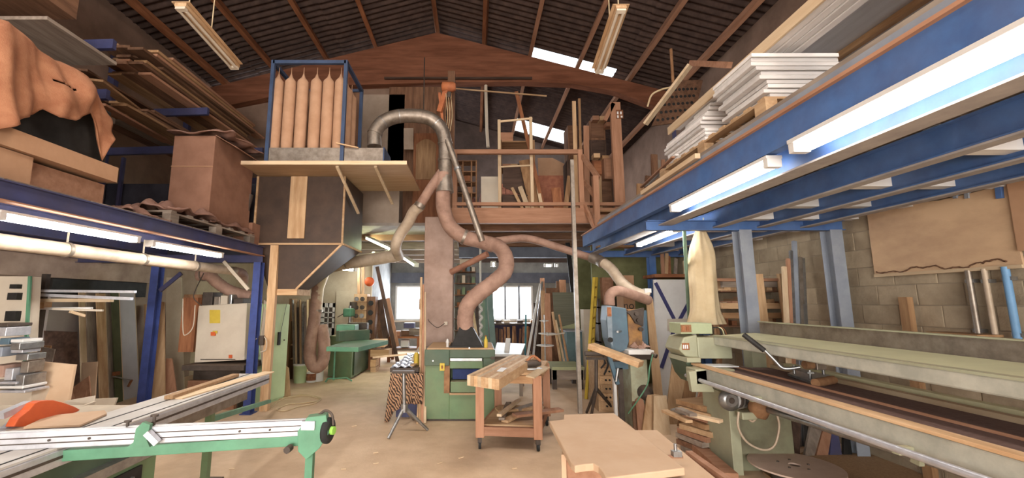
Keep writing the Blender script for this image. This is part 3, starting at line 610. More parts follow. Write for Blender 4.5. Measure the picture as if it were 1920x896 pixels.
obj('control', B().cb(g0.lerp(g2, .5)+V((.03, -.03, .72)), (.12, .12, .07)), 'yellow', t)
# yellow roller stand in front of it
a, b_ = G(610, 718), G(660, 716)
t = thing('roller_stand', 'roller stand with yellow striped top before the far green shaper', 'stand', (a+b_)/2)
m_ = (a+b_)/2; m_.x = G(627, 716).x; zt_ = A(627, 653, m_.y).z
obj('pole', B().tube([m_+V((0, 0, .05)), m_+V((0, 0, zt_))], .02, 8), 'greenarm', t)
obj('foot', B().tube([a+V((0, 0, .02)), a.lerp(m_, .3)+V((0, .0, .09)), m_+V((0, 0, .08)), b_.lerp(m_, .3)+V((0, 0, .09)), b_+V((0, 0, .02))], .018, 8), 'greenarm', t)
top_a, top_b = A(610, 653, m_.y), A(644, 653, m_.y)
n = 9
for i in range(n):
    obj('roller_segment', B().tube([top_a.lerp(top_b, i/n), top_a.lerp(top_b, (i+.96)/n)], .045, 10), 'yellow' if i % 2 == 0 else 'iron', t)
# drawer unit
t = thing('drawer_unit', 'brown drawer unit with protruding open trays beside the far green shaper', 'drawer unit', A(705, 696, 11)*1)
p = A(684, 640, 11.2); q = A(706, 697, 11.2)
obj('body', B().box((p.x, 11.1, 0), (q.x, 11.6, p.z)), W('red', 'z'), t)
for i, (yy, xx) in enumerate(((640, 724), (658, 732), (676, 708), (690, 708))):
    c = A(698, yy, 10.9); e = A(xx, yy, 10.9); obj('tray', B().box((c.x, 10.7, c.z-.12), (e.x, 11.1, c.z+.05)), W('pine', 'x'), t, bev=.005)
# side room: white glazed door, tool board with spools
dw = B(); dy = 12.47; a = A(604, 568, dy); b_ = A(629, 568, dy)
t = thing('glazed_door', 'white door with eight small dark panes at the far left', 'door', ((a.x+b_.x)/2, dy, 0))
fr = B()
fr.box((a.x, dy-.05, 0), (a.x+.1, dy, a.z)).box((b_.x-.06, dy-.05, 0), (b_.x, dy, a.z)).box((a.x, dy-.05, a.z-.12), (b_.x, dy, a.z)).box((a.x, dy-.05, 0), (b_.x, dy, .95)).box(((a.x+b_.x)/2-.0, dy-.05, 0), ((a.x+b_.x)/2+.03, dy, a.z))
for k in range(1, 4): z = .95+k*(a.z-.12-.95)/4; fr.box((a.x, dy-.05, z-.015), (b_.x, dy, z+.015))
obj('door_frame', fr, 'whitepaint', t)
for k in range(4):
    for j in range(2):
        x0 = a.x+.1 if j == 0 else (a.x+b_.x)/2+.03; x1 = (a.x+b_.x)/2 if j == 0 else b_.x-.06
        z0 = .965+k*(a.z-1.07)/4; obj('door_pane', B().box((x0, dy-.03, z0), (x1, dy-.02, z0+(a.z-1.07)/4-.03)), 'iron', t)
one('door_panel_plain', B().box((b_.x+.03, 12.42, 0), (b_.x+.75, 12.48, 2.0)), 'plasterlight', 'plain beige panel right of the glazed white door', 'panel')
t = thing('tool_board', 'brown tool cabinet with rows of round cutters in the far left corner', 'cabinet', A(678, 640, 12)*1)
a = A(664, 551, 12.0); b_ = A(686, 625, 12.0)
obj('case', B().box((a.x, 12.0, b_.z-.3), (b_.x, 12.35, a.z)), W('pine', 'z'), t)
for r in range(5):
    z = a.z-.14-r*.23; obj('shelf_board', B().box((a.x-.01, 11.88, z-.09), (b_.x+.01, 12.0, z-.07)), W('oak', 'x'), t)
    for k in range(2):
        c = V((a.x+.09+k*.16, 11.92, z+.0)); obj('cutter', B().cyl(c, .06, .05, 12, (0, 1, 0)).cyl(c-V((0, .03, 0)), .02, .05, 8, (0, 1, 0)), 'iron' if (r+k) % 3 else 'steel', t)
t = thing('tool_cabinet', 'narrow dark cabinet with wheels right of the cutter board', 'cabinet', A(695, 640, 12)*1)
a = A(688, 556, 12.0); b_ = A(702, 625, 12.0)
obj('case', B().box((a.x, 12.0, b_.z-.3), (b_.x, 12.3, a.z)), W('old', 'z'), t)
for r in range(4): obj('cutter', B().cyl(((a.x+b_.x)/2, 11.94, a.z-.18-r*.26), .07, .05, 12, (0, 1, 0)), 'rubber', t)
one('red_reel', B().lathe(A(693, 528, 11.9), [(.02, -.03), (.13, -.02), (.13, .05), (.02, .06)], 16, (0, -1, 0)), 'orange', 'round orange-red reel high on the far left wall', 'reel')
for x, lab in ((673, 'yellow wooden upright, left of the pair above the cutter board'), (681, 'yellow wooden upright, right of the pair above the cutter board')):
    p = A(x, 555, 12.1); q = A(x, 493, 12.1); one('upright', B().bar(p, q, .07, .07), W('pine', 'z'), lab, 'post')
t = thing('pillar_drill', 'small dark pillar drill standing in the far left corner', 'drill', A(655, 625, 11.8)*1)
c = A(655, 622, 11.8); obj('column', B().tube([V((c.x, c.y, 0)), c+V((0, 0, .7))], .04, 10), 'steel', t); obj('head', B().cb(c+V((0, -.1, .52)), (.22, .4, .22)), 'greenarm', t, bev=.03); obj('motor', B().cyl(c+V((.05, .1, .6)), .1, .2, 12), 'iron', t); obj('drill_table', B().cb(c+V((0, -.12, .1)), (.35, .3, .04)), 'iron', t); obj('handle', B().tube([c+V((-.1, -.2, .5)), c+V((-.25, -.28, .4))], .012, 6), 'iron', t)
# planks leaning in the far left corner
for i, (x0, y0, x1, y1, w_, k_, lab) in enumerate([(748, 690, 707, 500, .1, 'dark', 'long dark plank leaning steeply left of the far window'), (742, 650, 724, 560, .2, 'rose', 'pinkish board leaning against the far wall left of the window'), (728, 660, 712, 562, .16, 'dark', 'dark board behind the long dark plank'),
   (718, 665, 706, 575, .12, 'old', 'brown board left of the dark board'), (710, 665, 702, 590, .1, 'grey', 'grey narrow board, leftmost in the far corner'), (736, 670, 716, 590, .12, 'old', 'reddish brown board between the dark planks')]):
    one('leaning_plank', B().bar(A(x0, y0, 11.9+i*.1), A(x1, y1, 12.3+i*.1), w_, .03, up=(0, -1, 0)), W(k_, 'z'), lab, 'plank')
# things by the far left window
t = thing('bench', 'reddish wooden bench below the left far window', 'bench', A(765, 680, 13)*1)
a = A(728, 630, 12.6); b_ = A(790, 630, 12.6)
obj('bench_top', B().box((a.x, 12.4, a.z-.05), (b_.x, 13.1, a.z)), W('red', 'x'), t)
for x in (a.x+.06, b_.x-.06):
    for y in (12.45, 13.05): obj('leg', B().box((x-.04, y-.04, 0), (x+.04, y+.04, a.z-.05)), W('red', 'z'), t)
obj('shelf_board', B().box((a.x, 12.45, .35), (b_.x, 13.05, .38)), W('old', 'x'), t)
for i, (x, y, sx, sz, m_, lab) in enumerate([(742, 626, .3, .14, 'rose', 'reddish box on the bench under the left far window'), (765, 622, .35, .16, 'old', 'brown box in the middle of the far bench'), (778, 610, .3, .2, 'grey', 'grey-brown crate on the far bench near the pillar'), (768, 606, .3, .14, 'navy', 'dark blue bag on the boxes under the far window'), (760, 640, .22, .2, 'paper', 'white book stack below the far bench top')]):
    c = A(x, y, 12.7); m2 = 'bluedark' if m_ == 'navy' else 'paper' if m_ == 'paper' else W(m_, 'x')
    if i == 4: c = V((c.x, 12.7, .5))
    elif i < 2: c.z = a.z+sz/2
    elif i == 2: c.z = a.z+.12
    elif i == 3: c.z = a.z+.3
    one('storage_box' if i != 3 else 'bag', B().cb(c, (sx, .3, sz)), m2, lab, 'box' if i != 3 else 'bag', bev=.01)
# yellow lit duct below the loft
t = thing('extraction_duct', 'horizontal dusty duct in yellow-green light under the loft', 'duct', A(690, 488, 8.9))
obj('pipe', B().tube([A(600, 506, 9.3), A(640, 495, 9.0), A(750, 478, 8.6)], .13, 18), 'ductpale', t)
for x in (650, 700): p = A(x, 493-(x-640)*.15, 8.95); obj('joint_ring', B().tube([p, p+V((.03, -.01, .005))], .14, 18), 'galv', t)
# =============== DUST COLLECTOR ===============
HB = thing('dust_collector', 'tall dust collector with brown hopper, plywood shelf and beige filter bags in blue frame', 'dust collector', (-2.9, 7.5, 1.8))
x0, x1, y0, y1, zb_, zt_ = -3.66, -2.19, 7.0, 8.15, 2.64, 3.79
ox0, ox1, oy0, oy1, oz = -3.39, -2.93, 7.06, 7.6, 1.9
T_ = .03
obj('hopper_panel', B().box((x0, y0, zb_), (x1, y0+T_, zt_)), 'panelbrown', HB)
obj('hopper_panel', B().box((x1-T_, y0+T_, zb_), (x1, y1, zt_)), 'panelbrown', HB)
obj('hopper_panel', B().box((x0, y0+T_, zb_), (x0+T_, y1, zt_)), 'panelbrown', HB)
obj('hopper_panel', B().box((x0, y1, zb_), (x1, y1+T_, zt_)), 'panelbrown', HB)
def quadslab(a, b, c, d, n, th=.025): return B().prism([a, b, c, d], V(n)*th)
obj('taper_panel', quadslab((x0, y0, zb_), (x1, y0, zb_), (ox1, oy0, oz), (ox0, oy0, oz), (0, 1, 0)), 'panelbrown', HB)
obj('taper_panel', quadslab((x1, y0, zb_), (x1, y1, zb_), (ox1, oy1, oz), (ox1, oy0, oz), (-1, 0, 0)), 'panelbrown', HB)
obj('taper_panel', quadslab((x0, y0, zb_), (x0, y1, zb_), (ox0, oy1, oz), (ox0, oy0, oz), (1, 0, 0)), 'panelbrown', HB)
obj('taper_panel', quadslab((x0, y1, zb_), (x1, y1, zb_), (ox1, oy1, oz), (ox0, oy1, oz), (0, -1, 0)), 'panelbrown', HB)
for a, b_ in (((x0, y0-.01, zb_), (x1, y0-.01, zb_)), ((x1+.01, y0, zb_), (x1+.01, y1, zb_)), ((x1, y0-.01, zb_), (x1, y0-.01, zt_)), ((x1, y0-.008, zb_), (ox1, oy0-.008, oz)), ((x0, y0-.01, zb_), (x0, y0-.01, zt_))):
    obj('edge_batten', B().bar(a, b_, .03, .03), W('pine', 'x'), HB)
obj('outlet_frame', B().box((ox0-.02, oy0-.02, oz-.1), (ox1+.02, oy1+.02, oz)), W('pine', 'x'), HB, bev=.005)
a = A(546, 330, 6.98); b_ = A(573, 446, 6.98)
obj('cover_strip', B().box((A(546, 330, 6.98).x, 6.97, A(560, 447, 6.98).z), (A(577, 330, 6.98).x, 6.998, 3.79)), W('pine', 'z'), HB, bev=.004)
zs = 3.8
f0, f1 = G(449, 309, zs), G(763, 309, zs); r1 = G(789, 349, zs)
fy, ry = f0.y, r1.y
obj('shelf_sheet', B().box((f0.x, fy, zs), (f1.x, ry+.35, zs+.03)), W('ply', 'x'), HB)
obj('shelf_edge', B().box((f0.x, fy-.02, zs), (f1.x, fy, zs+.06)), W('pale', 'x'), HB)
for px, q in ((632, (672, 400)), (704, (736, 382))):
    a = G(px, 312, zs-.02); b_ = A(q[0], q[1], 7.6); obj('shelf_brace', B().bar(a, b_, .045, .03), W('pale', 'z'), HB)
FY = fy+.06
L_, R_ = A(500, 298, FY).x, A(641, 298, FY).x; ztop = A(504, 114, FY).z; RY = FY+.95; zs2 = zs+.03
for x, y in ((L_, FY), (R_, FY), (L_, RY), (R_, RY)): obj('frame_post', B().cb((x, y, (zs2+ztop)/2), (.055, .055, ztop-zs2)), mat('frame_blue', (.03, .065, .15), (.02, .045, .1), 5, .5, 0, .05, dust=((.25, .2, .2), .25)), HB)
for a, b_ in (((L_, FY), (R_, FY)), ((R_, FY), (R_, RY)), ((L_, RY), (R_, RY)), ((L_, FY), (L_, RY))):
    obj('frame_rail', B().bar((a[0], a[1], ztop-.03), (b_[0], b_[1], ztop-.03), .055, .055), bpy.data.materials['frame_blue'], HB)
ztr = A(560, 277, FY).z
obj('base_tray', B().box((L_+.03, FY-.01, zs2), (R_-.03, RY, ztr)), 'galv', HB, bev=.004)
X2 = A(718, 290, FY).x
obj('inlet_box', B().box((R_+.03, FY, zs2), (X2, FY+.5, ztr)), 'galv', HB, bev=.004)
obj('inlet_box_end', B().box((X2, FY, zs2), (X2+.02, FY+.5, ztr+.01)), bpy.data.materials['frame_blue'], HB)
r = .092
def bagb(x, y): return B().lathe((x, y, ztr), [(r*.92, 0), (r, .1), (r*1.02, .6), (r, A(560, 149, FY).z-ztr), (r*.9, A(560, 146, FY).z-ztr), (r*.35, A(560, 139, FY).z-ztr), (.008, A(560, 131, FY).z-ztr), (.005, ztop-.05-ztr)], 20)
for px in (519, 542.5, 566, 591.5, 614.5, 637): obj('filter_bag', bagb(A(px, 200, FY+.12).x, FY+.12), 'bag', HB)
for k in range(2): obj('filter_bag', bagb(R_-.1, FY+.42+k*.27), 'bag', HB)
for k in range(5): obj('filter_bag', bagb(L_+.12+k*.22, FY+.6), 'bag', HB)
obj('back_panel', B().box((L_, RY, zs2), (R_, RY+.02, ztop)), W('old', 'z'), HB)
obj('stick', B().tube([A(630, 268, FY-.05), A(672, 277, FY-.02)], .012, 6), W('pine', 'x'), HB)
# =============== DUCTS AND HOIST ===============
t = thing('galvanised_duct', 'arched silver galvanised duct beside the filter bags, splitting into branches below', 'duct', A(835, 330, 7.4))
YD = 7.35
pp = smooth_path([A(702, 275, 7.1), A(703, 250, 7.12), A(717, 230, 7.15), A(742, 219, 7.2), A(775, 217, 7.25), A(805, 222, 7.3), A(825, 238, YD), A(834, 262, YD), A(835, 300, YD), A(834, 330, YD)], 5)
obj('arch_pipe', B().tube(pp, .122, 20), 'galv', t)
for i in (5, 22, 36, 40): 
    i = min(i, len(pp)-2); obj('joint_ring', B().tube([pp[i]-(pp[i+1]-pp[i]).normalized()*.018, pp[i]+(pp[i+1]-pp[i]).normalized()*.018], .134, 20), 'galv', t)
for i in range(10, 34, 6): obj('seam', B().tube([pp[i], pp[i]+(pp[i+1]-pp[i]).normalized()*.012], .126, 20), 'steel', t)
obj('branch_pipe', B().tube(smooth_path([A(829, 322, YD), A(806, 355, 7.35), A(787, 386, 7.4)], 4), .085, 16), 'ductdust', t)
obj('joint_ring', B().tube([A(789, 382, 7.4), A(785, 389, 7.4)], .1, 16), 'galv', t)
obj('branch_hose', B().tube(smooth_path([A(787, 386, 7.4), A(775, 398, 7.5), A(765, 418, 7.6), A(750, 440, 7.7), A(742, 462, 7.8), A(748, 480, 8.3)], 6), .1, 16), 'ductpale', t)
mp = smooth_path([A(833, 325, YD), A(831, 360, YD), A(832, 392, 7.4), A(844, 424, 7.45), A(868, 443, 7.5), A(900, 452, 7.5), A(925, 460, 7.4)], 6)
obj('main_branch', B().tube(mp, .13, 18), 'ductdust', t)
obj('joint_ring', B().tube([mp[24], mp[25]], .142, 18), 'galv', t)
obj('thin_branch', B().tube([A(838, 262, YD-.1), A(852, 300, YD-.1), A(904, 452, YD)], .055, 12), 'galv', t)
obj('joint_ring', B().tube([A(857, 314, YD-.09), A(858.5, 318, YD-.09)], .066, 12), 'steel', t)
obj('splitter', B().lathe(A(834, 335, YD), [(.125, .05), (.16, -.25)], 18), 'galv', t)
dp = smooth_path([A(915, 456, 7.45), A(935, 463, 7.3), A(948, 482, 7.1), A(947, 508, 6.95), A(926, 529, 6.85), A(896, 552, 6.8), A(877, 573, 6.8), A(872, 600, 6.8), A(874, 628, 6.8)], 6)
t2 = thing('planer_duct', 'dusty pink hose curving down to the green planer hood', 'duct', dp[-1])
obj('hose', B().tube(dp, [.125+.006*(i % 2) for i in range(len(dp))], 18), 'ductdust', t2)
t3 = thing('side_pipe', 'thin reddish-brown pipe running left of the planer hose to the pillar', 'pipe', A(885, 492, 7.4))
obj('pipe', B().tube([A(846, 510, 7.7), A(914, 476, 7.3)], .055, 12), mat('red_brown_pipe', (.3, .15, .1), (.2, .09, .06), 6, .7), t3)
t4 = thing('long_duct', 'long dusty duct running from the loft edge to the bandsaw side', 'duct', A(1040, 460, 7.6))
obj('pipe', B().tube(smooth_path([A(930, 452, 7.6), A(987, 447, 7.7), A(1045, 463, 7.8), A(1098, 480, 7.8), A(1125, 487, 7.5)], 6), .07, 14), 'ductdust', t4)
t5 = thing('bandsaw_duct', 'beige elbow duct curving over the blue bandsaw to the post', 'duct', A(1180, 545, 6.6))
bp = smooth_path([A(1143, 572, 6.3), A(1144, 553, 6.3), A(1157, 545, 6.32), A(1178, 550, 6.4), A(1216, 563, 6.6)], 7)
obj('elbow', B().tube(bp, [.072+.003*(i % 2) for i in range(len(bp))], 16), 'ductdust', t5)
bp = smooth_path([A(1123, 487, 7.4), A(1145, 503, 7.2), A(1166, 530, 7.0), A(1190, 547, 6.9), A(1218, 556, 6.8)], 7)
obj('upper_hose', B().tube(bp, [.085+.004*(i % 2) for i in range(len(bp))], 16), 'ductpale', t5)
obj('foil_joint', B().tube(smooth_path([A(1108, 482, 7.5), A(1123, 488, 7.4), A(1131, 494, 7.3)]), .095, 12), 'galv', t5)
obj('clamp', B().cb(A(1213, 545, 6.8), (.1, .1, .07)), 'whitepaint', t5)
t = thing('chain_hoist', 'orange electric hoist with hanging chains under the arched beam', 'hoist', A(838, 180, 7.9))
h = A(841, 163, 7.9)
obj('motor', B().lathe(h-V((.12, 0, 0)), [(.05, -.02), (.1, 0), (.1, .2), (.07, .26)], 14, (1, 0, 0)), 'hoist', t)
obj('arm', B().bar(A(838, 165, 7.9), A(824, 210, 7.95), .07, .1), 'hoist', t)
obj('bracket', B().bar(A(824, 175, 8.0), A(832, 245, 8.0), .08, .05), 'hoist', t)
obj('hook_block', B().cb(A(842, 178, 7.85), (.08, .08, .12)), 'iron', t, bev=.02)
for k in range(6):
    x = 836+k*2.2; obj('chain', B().tube(smooth_path([A(x, 175, 7.85), A(x+(-1)**k*3, 215, 7.8), A(x-1, 262-k*4, 7.82)]), .008, 5), 'rust' if k % 2 else 'canvas', t)
obj('hanging_rod', B().tube([A(796, 108, 8.6), A(794, 225, 8.4)], .012, 6), 'iron', t)
one('long_stick', B().bar(A(850, 166, 9.3), A(1025, 180, 9.2), .02, .03), W('pine', 'x'), 'long thin pale stick under the arched beam', 'stick')
# wardrobe and curtains in the dark opening left of the pillar
one('dark_boarding', B().box((A(730, 200, 9.96).x, 9.9, 3.35), (A(836, 200, 9.96).x, 9.98, 6.95)), W('old', 'z'), 'dark vertical boarding between the plasterboard sheet and the hoist', 'boarding')
t = thing('cabinet_door', 'reddish-brown wardrobe with arched door panel behind the silver duct', 'wardrobe', A(800, 345, 9.3))
a = A(776, 250, 9.3); b_ = A(822, 345, 9.3)
obj('carcass', B().box((a.x, 9.3, 3.35), (b_.x, 9.75, a.z)), W('red', 'z'), t)
w_ = b_.x-a.x; zz = a.z-.12
arch_ = [(a.x+.06, 9.28, b_.z+.1), (b_.x-.06, 9.28, b_.z+.1), (b_.x-.06, 9.28, zz-.15)]+[(a.x+.06+(w_-.12)*(1-i/8), 9.28, zz-.15+.13*math.sin(PI*i/8)) for i in range(1, 8)]+[(a.x+.06, 9.28, zz-.15)]
obj('arched_door', B().prism(arch_, (0, .03, 0)), W('oak', 'z'), t, bev=.008)
one('standing_panel', B().prism([A(757, 280, 9.2), A(775, 280, 9.2), A(775, 240, 9.25), A(757, 240, 9.25)], (0, .03, 0)), 'plaster', 'small pale panel beside the reddish wardrobe', 'panel')
one('beige_cupboard', B().box((A(672, 350, 9.4).x, 9.35, 3.33), (A(750, 350, 9.4).x, 9.8, A(672, 345, 9.4).z)), 'plaster', 'beige cupboard in the shade under the plywood shelf', 'cupboard')
one('leaning_post', B().bar(A(787, 790, 6.9) if False else G(782, 795), A(789, 640, 7.2), .02, .02), W('pine', 'z'), 'short thin stick leaning by the planer side', 'stick')
# =============== LEFT MEZZANINE LOAD ===============
DZ = 2.6
def cbox(name, label, x0, x1, y0, y1, z0, z1, m, open_top=True):   # open chipboard box: four walls and floor
    t = thing(name, label, 'box', ((x0+x1)/2, (y0+y1)/2, z0)); th = .03
    obj('side_panel', B().box((x0, y0, z0), (x1, y0+th, z1)), m, t); obj('side_panel', B().box((x0, y1-th, z0), (x1, y1, z1)), m, t)
    obj('side_panel', B().box((x0, y0+th, z0), (x0+th, y1-th, z1)), m, t); obj('side_panel', B().box((x1-th, y0+th, z0), (x1, y1-th, z1)), m, t)
    obj('bottom_panel', B().box((x0+th, y0+th, z0), (x1-th, y1-th, z0+th)), m, t); return t
cbox('chipboard_box', 'square chipboard box at the left edge on the left mezzanine', -4.3, -3.6, 2.3, 3.35, DZ, 2.86, 'cardlight')
cbox('chipboard_box', 'chipboard box with darker face right of the square one on the left mezzanine', -4.4, -3.66, 3.38, 4.1, DZ, 2.84, W('rose', 'n'))
one('chipboard_sheet', B().hexa([(-4.4, 2.0, 2.87), (-3.56, 2.0, 2.87), (-3.56, 4.12, 2.87), (-4.4, 4.12, 2.87)], [(-4.4, 2.0, 3.02), (-3.56, 2.0, 3.02), (-3.56, 4.12, 3.02), (-4.4, 4.12, 3.02)]), 'cardlight', 'thick pale chipboard slab lying across the two boxes on the left mezzanine', 'board')
t = thing('black_case', 'large black case under the brown blanket on the left mezzanine', 'case', (-4.3, 3.2, 3.02))
obj('body', B().box((-5.0, 2.1, 3.02), (-3.72, 4.15, 3.62)), 'black', t, bev=.02); obj('case_lid', B().box((-5.02, 2.08, 3.5), (-3.7, 4.17, 3.56)), 'iron', t)
# blanket
topc = [(-90, 75), (-30, 60), (0, 52), (28, 38), (60, 62), (100, 97), (128, 118), (150, 125), (180, 145), (200, 175), (214, 212)]
botc = [(-90, 262), (-30, 244), (0, 233), (30, 222), (70, 214), (78, 204), (98, 220), (130, 226), (158, 214), (178, 212), (186, 230), (193, 303), (205, 275), (216, 262)]
def ev(c, x):
    for (a0, b0), (a1, b1) in zip(c, c[1:]):
        if a0 <= x <= a1: return b0+(b1-b0)*(x-a0)/(a1-a0)
    return c[-1][1] if x > c[-1][0] else c[0][1]
def bl_fn(u, v):
    x = -90+u*306; X_ = -3.6
    yt, yb = ev(topc, x), ev(botc, x)
    if v > .35:      # hanging front
        s_ = (v-.35)/.65; p = AX(x, yt+(yb-yt)*s_, X_)
        f = .06*math.sin(x*.045+s_*1.2+.8)+.022*math.sin(x*.12+2.5*s_)+.035*math.exp(-((x-78)/9)**2)*(1-s_*.3)-.05*math.exp(-((x-128-20*s_)/12)**2)+.025*math.sin(s_*7+x*.03); return p+V((f*(.3+s_)-.12*(1-s_)**2+.04, 0, 0))
    s_ = 1-v/.35; p = AX(x, yt, X_); return p+V((-.12-1.35*s_, 0, .12*math.sin(s_*3)-.25*s_*s_+.03*math.sin(x*.09+s_*7)))
t = thing('blanket', 'large brown blanket draped over the black case on the left mezzanine', 'blanket', (-4, 3.2, 3.1))
bg_ = B().grid(bl_fn, 96, 36)
def _cut(f):   # the slit torn beside the fold
    us = sum(i//37 for i in f)/4/96; vs_ = sum(i % 37 for i in f)/4/36; x = -90+us*306; s_ = (vs_-.35)/.65
    y = ev(topc, x)+(ev(botc, x)-ev(topc, x))*s_
    return vs_ > .35 and 98 < x < 142 and abs(y-(147+(x-98)*.55)) < 4.5*math.sin((x-98)/44*PI)
kp = [i for i, f in enumerate(bg_.f) if not _cut(f)]; bg_.f = [bg_.f[i] for i in kp]; bg_.sm = [True]*len(kp)
obj('cloth', bg_, 'cloth', t, solid=.012)
# cardboard crate on a pallet
def pallet(label, x0, x1, y0, y1, z0, m='pine', group=None, nb=7):
    t = thing('pallet', label, 'pallet', ((x0+x1)/2, (y0+y1)/2, z0), group)
    for k in range(3):
        x = x0+.05+(x1-x0-.1)*k/2
        obj('bottom_board', B().box((x-.05, y0, z0), (x+.05, y1, z0+.02)), W(m, 'y'), t)
        for j in range(3): y = y0+.07+(y1-y0-.14)*j/2; obj('block', B().box((x-.05, y-.07, z0+.02), (x+.05, y+.07, z0+.11)), W(m, 'y'), t)
        obj('stringer', B().box((x-.05, y0, z0+.11), (x+.05, y1, z0+.13)), W(m, 'y'), t)
    for j in range(nb): y = y0+.05+(y1-y0-.1)*j/(nb-1); obj('deck_slat', B().box((x0, y-.045, z0+.13), (x1, y+.045, z0+.15)), W(m, 'x'), t)
    return t
pallet('worn pallet with brown sheeting on top at the blue post end of the left mezzanine', -4.5, -3.52, 4.85, 6.75, DZ, 'grey')
cz = DZ+.15
ca = A(322, 250, 5.75); 
t = thing('cardboard_crate', 'tall cardboard crate on the pallet on the left mezzanine', 'crate', (-3.9, 6.1, cz))
xa, xb = A(322, 300, 5.7).x, A(400, 300, 5.7).x; zt2 = A(330, 254, 5.7).z
obj('carton', B().box((xa, 5.7, cz), (xb, 6.75, zt2)), 'card', t, bev=.01)
obj('tape_seam', B().box((xa-.003, 5.695, A(330, 311, 5.7).z-.01), (xb+.003, 5.7, A(330, 311, 5.7).z)), 'cardlight', t)
obj('flap', B().prism([(xb, 5.7, zt2), (xb+.22, 5.9, zt2-.12), (xb+.22, 6.7, zt2-.12), (xb, 6.75, zt2)], (0, 0, .012)), 'card', t)
def rag(name, label, cat, c, sx, sy, h, m, seed, th=.015):
    rr = random.Random(seed); ph = [rr.uniform(0, 6) for _ in range(6)]
    def fn(u, v):
        a, b_ = (u-.5)*2, (v-.5)*2; e = max(0, 1-max(abs(a), abs(b_))**3)
        z = h*(.35+.3*math.sin(a*5+ph[0]+b_*2)+.25*math.sin(b_*8+ph[1]+a*3)+.15*math.sin(a*13+ph[2]))*(.25+.75*e)
        return V(c)+V((a*sx/2*(1+.12*math.sin(b_*6+ph[3])), b_*sy/2*(1+.06*math.sin(a*7+ph[4])), max(.0, z)))
    return one(name, B().grid(fn, 26, 30), m, label, cat, solid=th)
rag('packing_cloth', 'crumpled cloth lying on top of the cardboard crate', 'cloth', ((xa+xb)/2+.1, 6.1, zt2+.03), .85, .9, .12, 'plastic', 4)
rag('plastic_sheet', 'crumpled brown plastic sheeting spread over the pallet before the crate', 'sheeting', (-3.85, 5.3, DZ+.16), .75, 1.0, .22, 'plastic', 9)
rag('plastic_sheet', 'brown plastic sheeting bunched along the mezzanine edge below the crate', 'sheeting', (-3.68, 6.15, DZ+.16), .3, 1.1, .16, 'plastic', 12)
rag('plastic_sheet', 'flat end of brown sheeting at the mezzanine edge left of the pallet', 'sheeting', (-3.8, 4.55, DZ+.02), .55, .6, .12, 'plastic', 15)
one('metal_tube', B().tube([A(455, 415, 6.7), A(468, 365, 6.75)], .06, 12), 'iron', 'dark metal tube standing right of the cardboard crate', 'tube')
one('stacked_box', B().cb((-3.72, 6.9, 2.78), (.3, .3, .35)), 'card', 'small dusty box wedged between the crate and the hopper', 'box')
# dark back shelving on the left mezzanine
t = thing('back_frame', 'dark frame with crossed braces at the back of the left mezzanine', 'frame', (-5.6, 6.8, DZ))
for x in (-6.2, -5.3, -4.6): obj('upright', B().box((x, 7.2, DZ), (x+.05, 7.25, 4.2)), 'bluedark', t)
obj('back_sheet', B().box((-6.5, 7.3, 2.35), (-3.75, 7.34, 3.75)), mat('dark_sheet', (.06, .06, .08), (.035, .035, .05), 3, .8), t)
obj('brace', B().bar((-5.3, 7.2, 2.8), (-4.9, 7.2, 3.5), .02, .03), 'iron', t); obj('brace', B().bar((-4.6, 7.2, 2.8), (-4.9, 7.2, 3.5), .02, .03), 'iron', t)
# cantilever rack with planks
t = thing('cantilever_rack', 'navy cantilever rack arms on the left wall carrying planks', 'rack', (-6.4, 6, DZ))
for y in (5.2, 7.2, 9.2):
    obj('rack_column', B().box((-6.58, y-.05, DZ), (-6.46, y+.05, 6.2)), 'bluedark', t)
    for z in (4.35, 5.05): obj('rack_arm', B().bar((-6.5, y, z-.05), (-4.75, y, z), .06, .13), 'bluedark', t)
rr = random.Random(11)
def plank_stack(tag_, x0, cols, rows, z0, ya, yb, kinds, wv=.2, tv=.035, xs=0):
    n = 0
    for r in range(rows):
        for c in range(cols):
            ww = wv*rr.uniform(.85, 1.05); xx = x0+c*(wv+.012)+xs*r
            y0_ = ya+rr.uniform(-.25, .35); y1_ = yb+rr.uniform(-.3, .3)
            b = B().bar((xx, y0_, z0+r*(tv+.014)+tv/2), (xx+rr.uniform(-.03, .03), y1_, z0+r*(tv+.014)+tv/2+rr.uniform(0, .008)), ww, tv)
            one('plank', b, W(rr.choice(kinds), 'y'), '%s plank from the aisle, layer %s from below, %s' % (ORD[cols-1-c], ['one', 'two', 'three', 'four', 'five', 'six', 'seven', 'eight'][r], tag_), 'plank', 'planks of '+tag_)
plank_stack('the upper left rack stack', -5.5, 3, 8, 5.12, 6.0, 9.1, ['old', 'oak', 'old', 'rose'], .22, .04, .02)
plank_stack('the lower left rack stack', -5.7, 4, 4, 4.42, 5.9, 9.0, ['old', 'oak', 'grey'], .22, .035)
for i, (a, b_, k_, lab) in enumerate([(A(180, 150, 5.2), A(330, 262, 7.6), 'oak', 'single light-edged plank slanting below the lower left rack stack'), (A(185, 195, 5.2), A(330, 275, 7.4), 'rose', 'lowest thin plank slanting on the left wall above the dark frame'), (A(150, 130, 5.0), A(310, 225, 7.4), 'old', 'dark plank slanting just under the rack arms on the left')]):
    one('plank', B().bar(a, b_, .16, .03), W(k_, 'y'), lab, 'plank')
one('dark_sheet_bundle', B().box((-6.4, 3.2, 5.2), (-5.0, 4.9, 5.7)), W('old', 'y'), 'dark bundle of sheets high at the top left', 'bundle')
one('pale_sheet', B().box((-6.5, 4.2, 4.7), (-4.6, 5.1, 4.74)), W('grey', 'y'), 'dull sheet lying above the blanket at the top left', 'board')
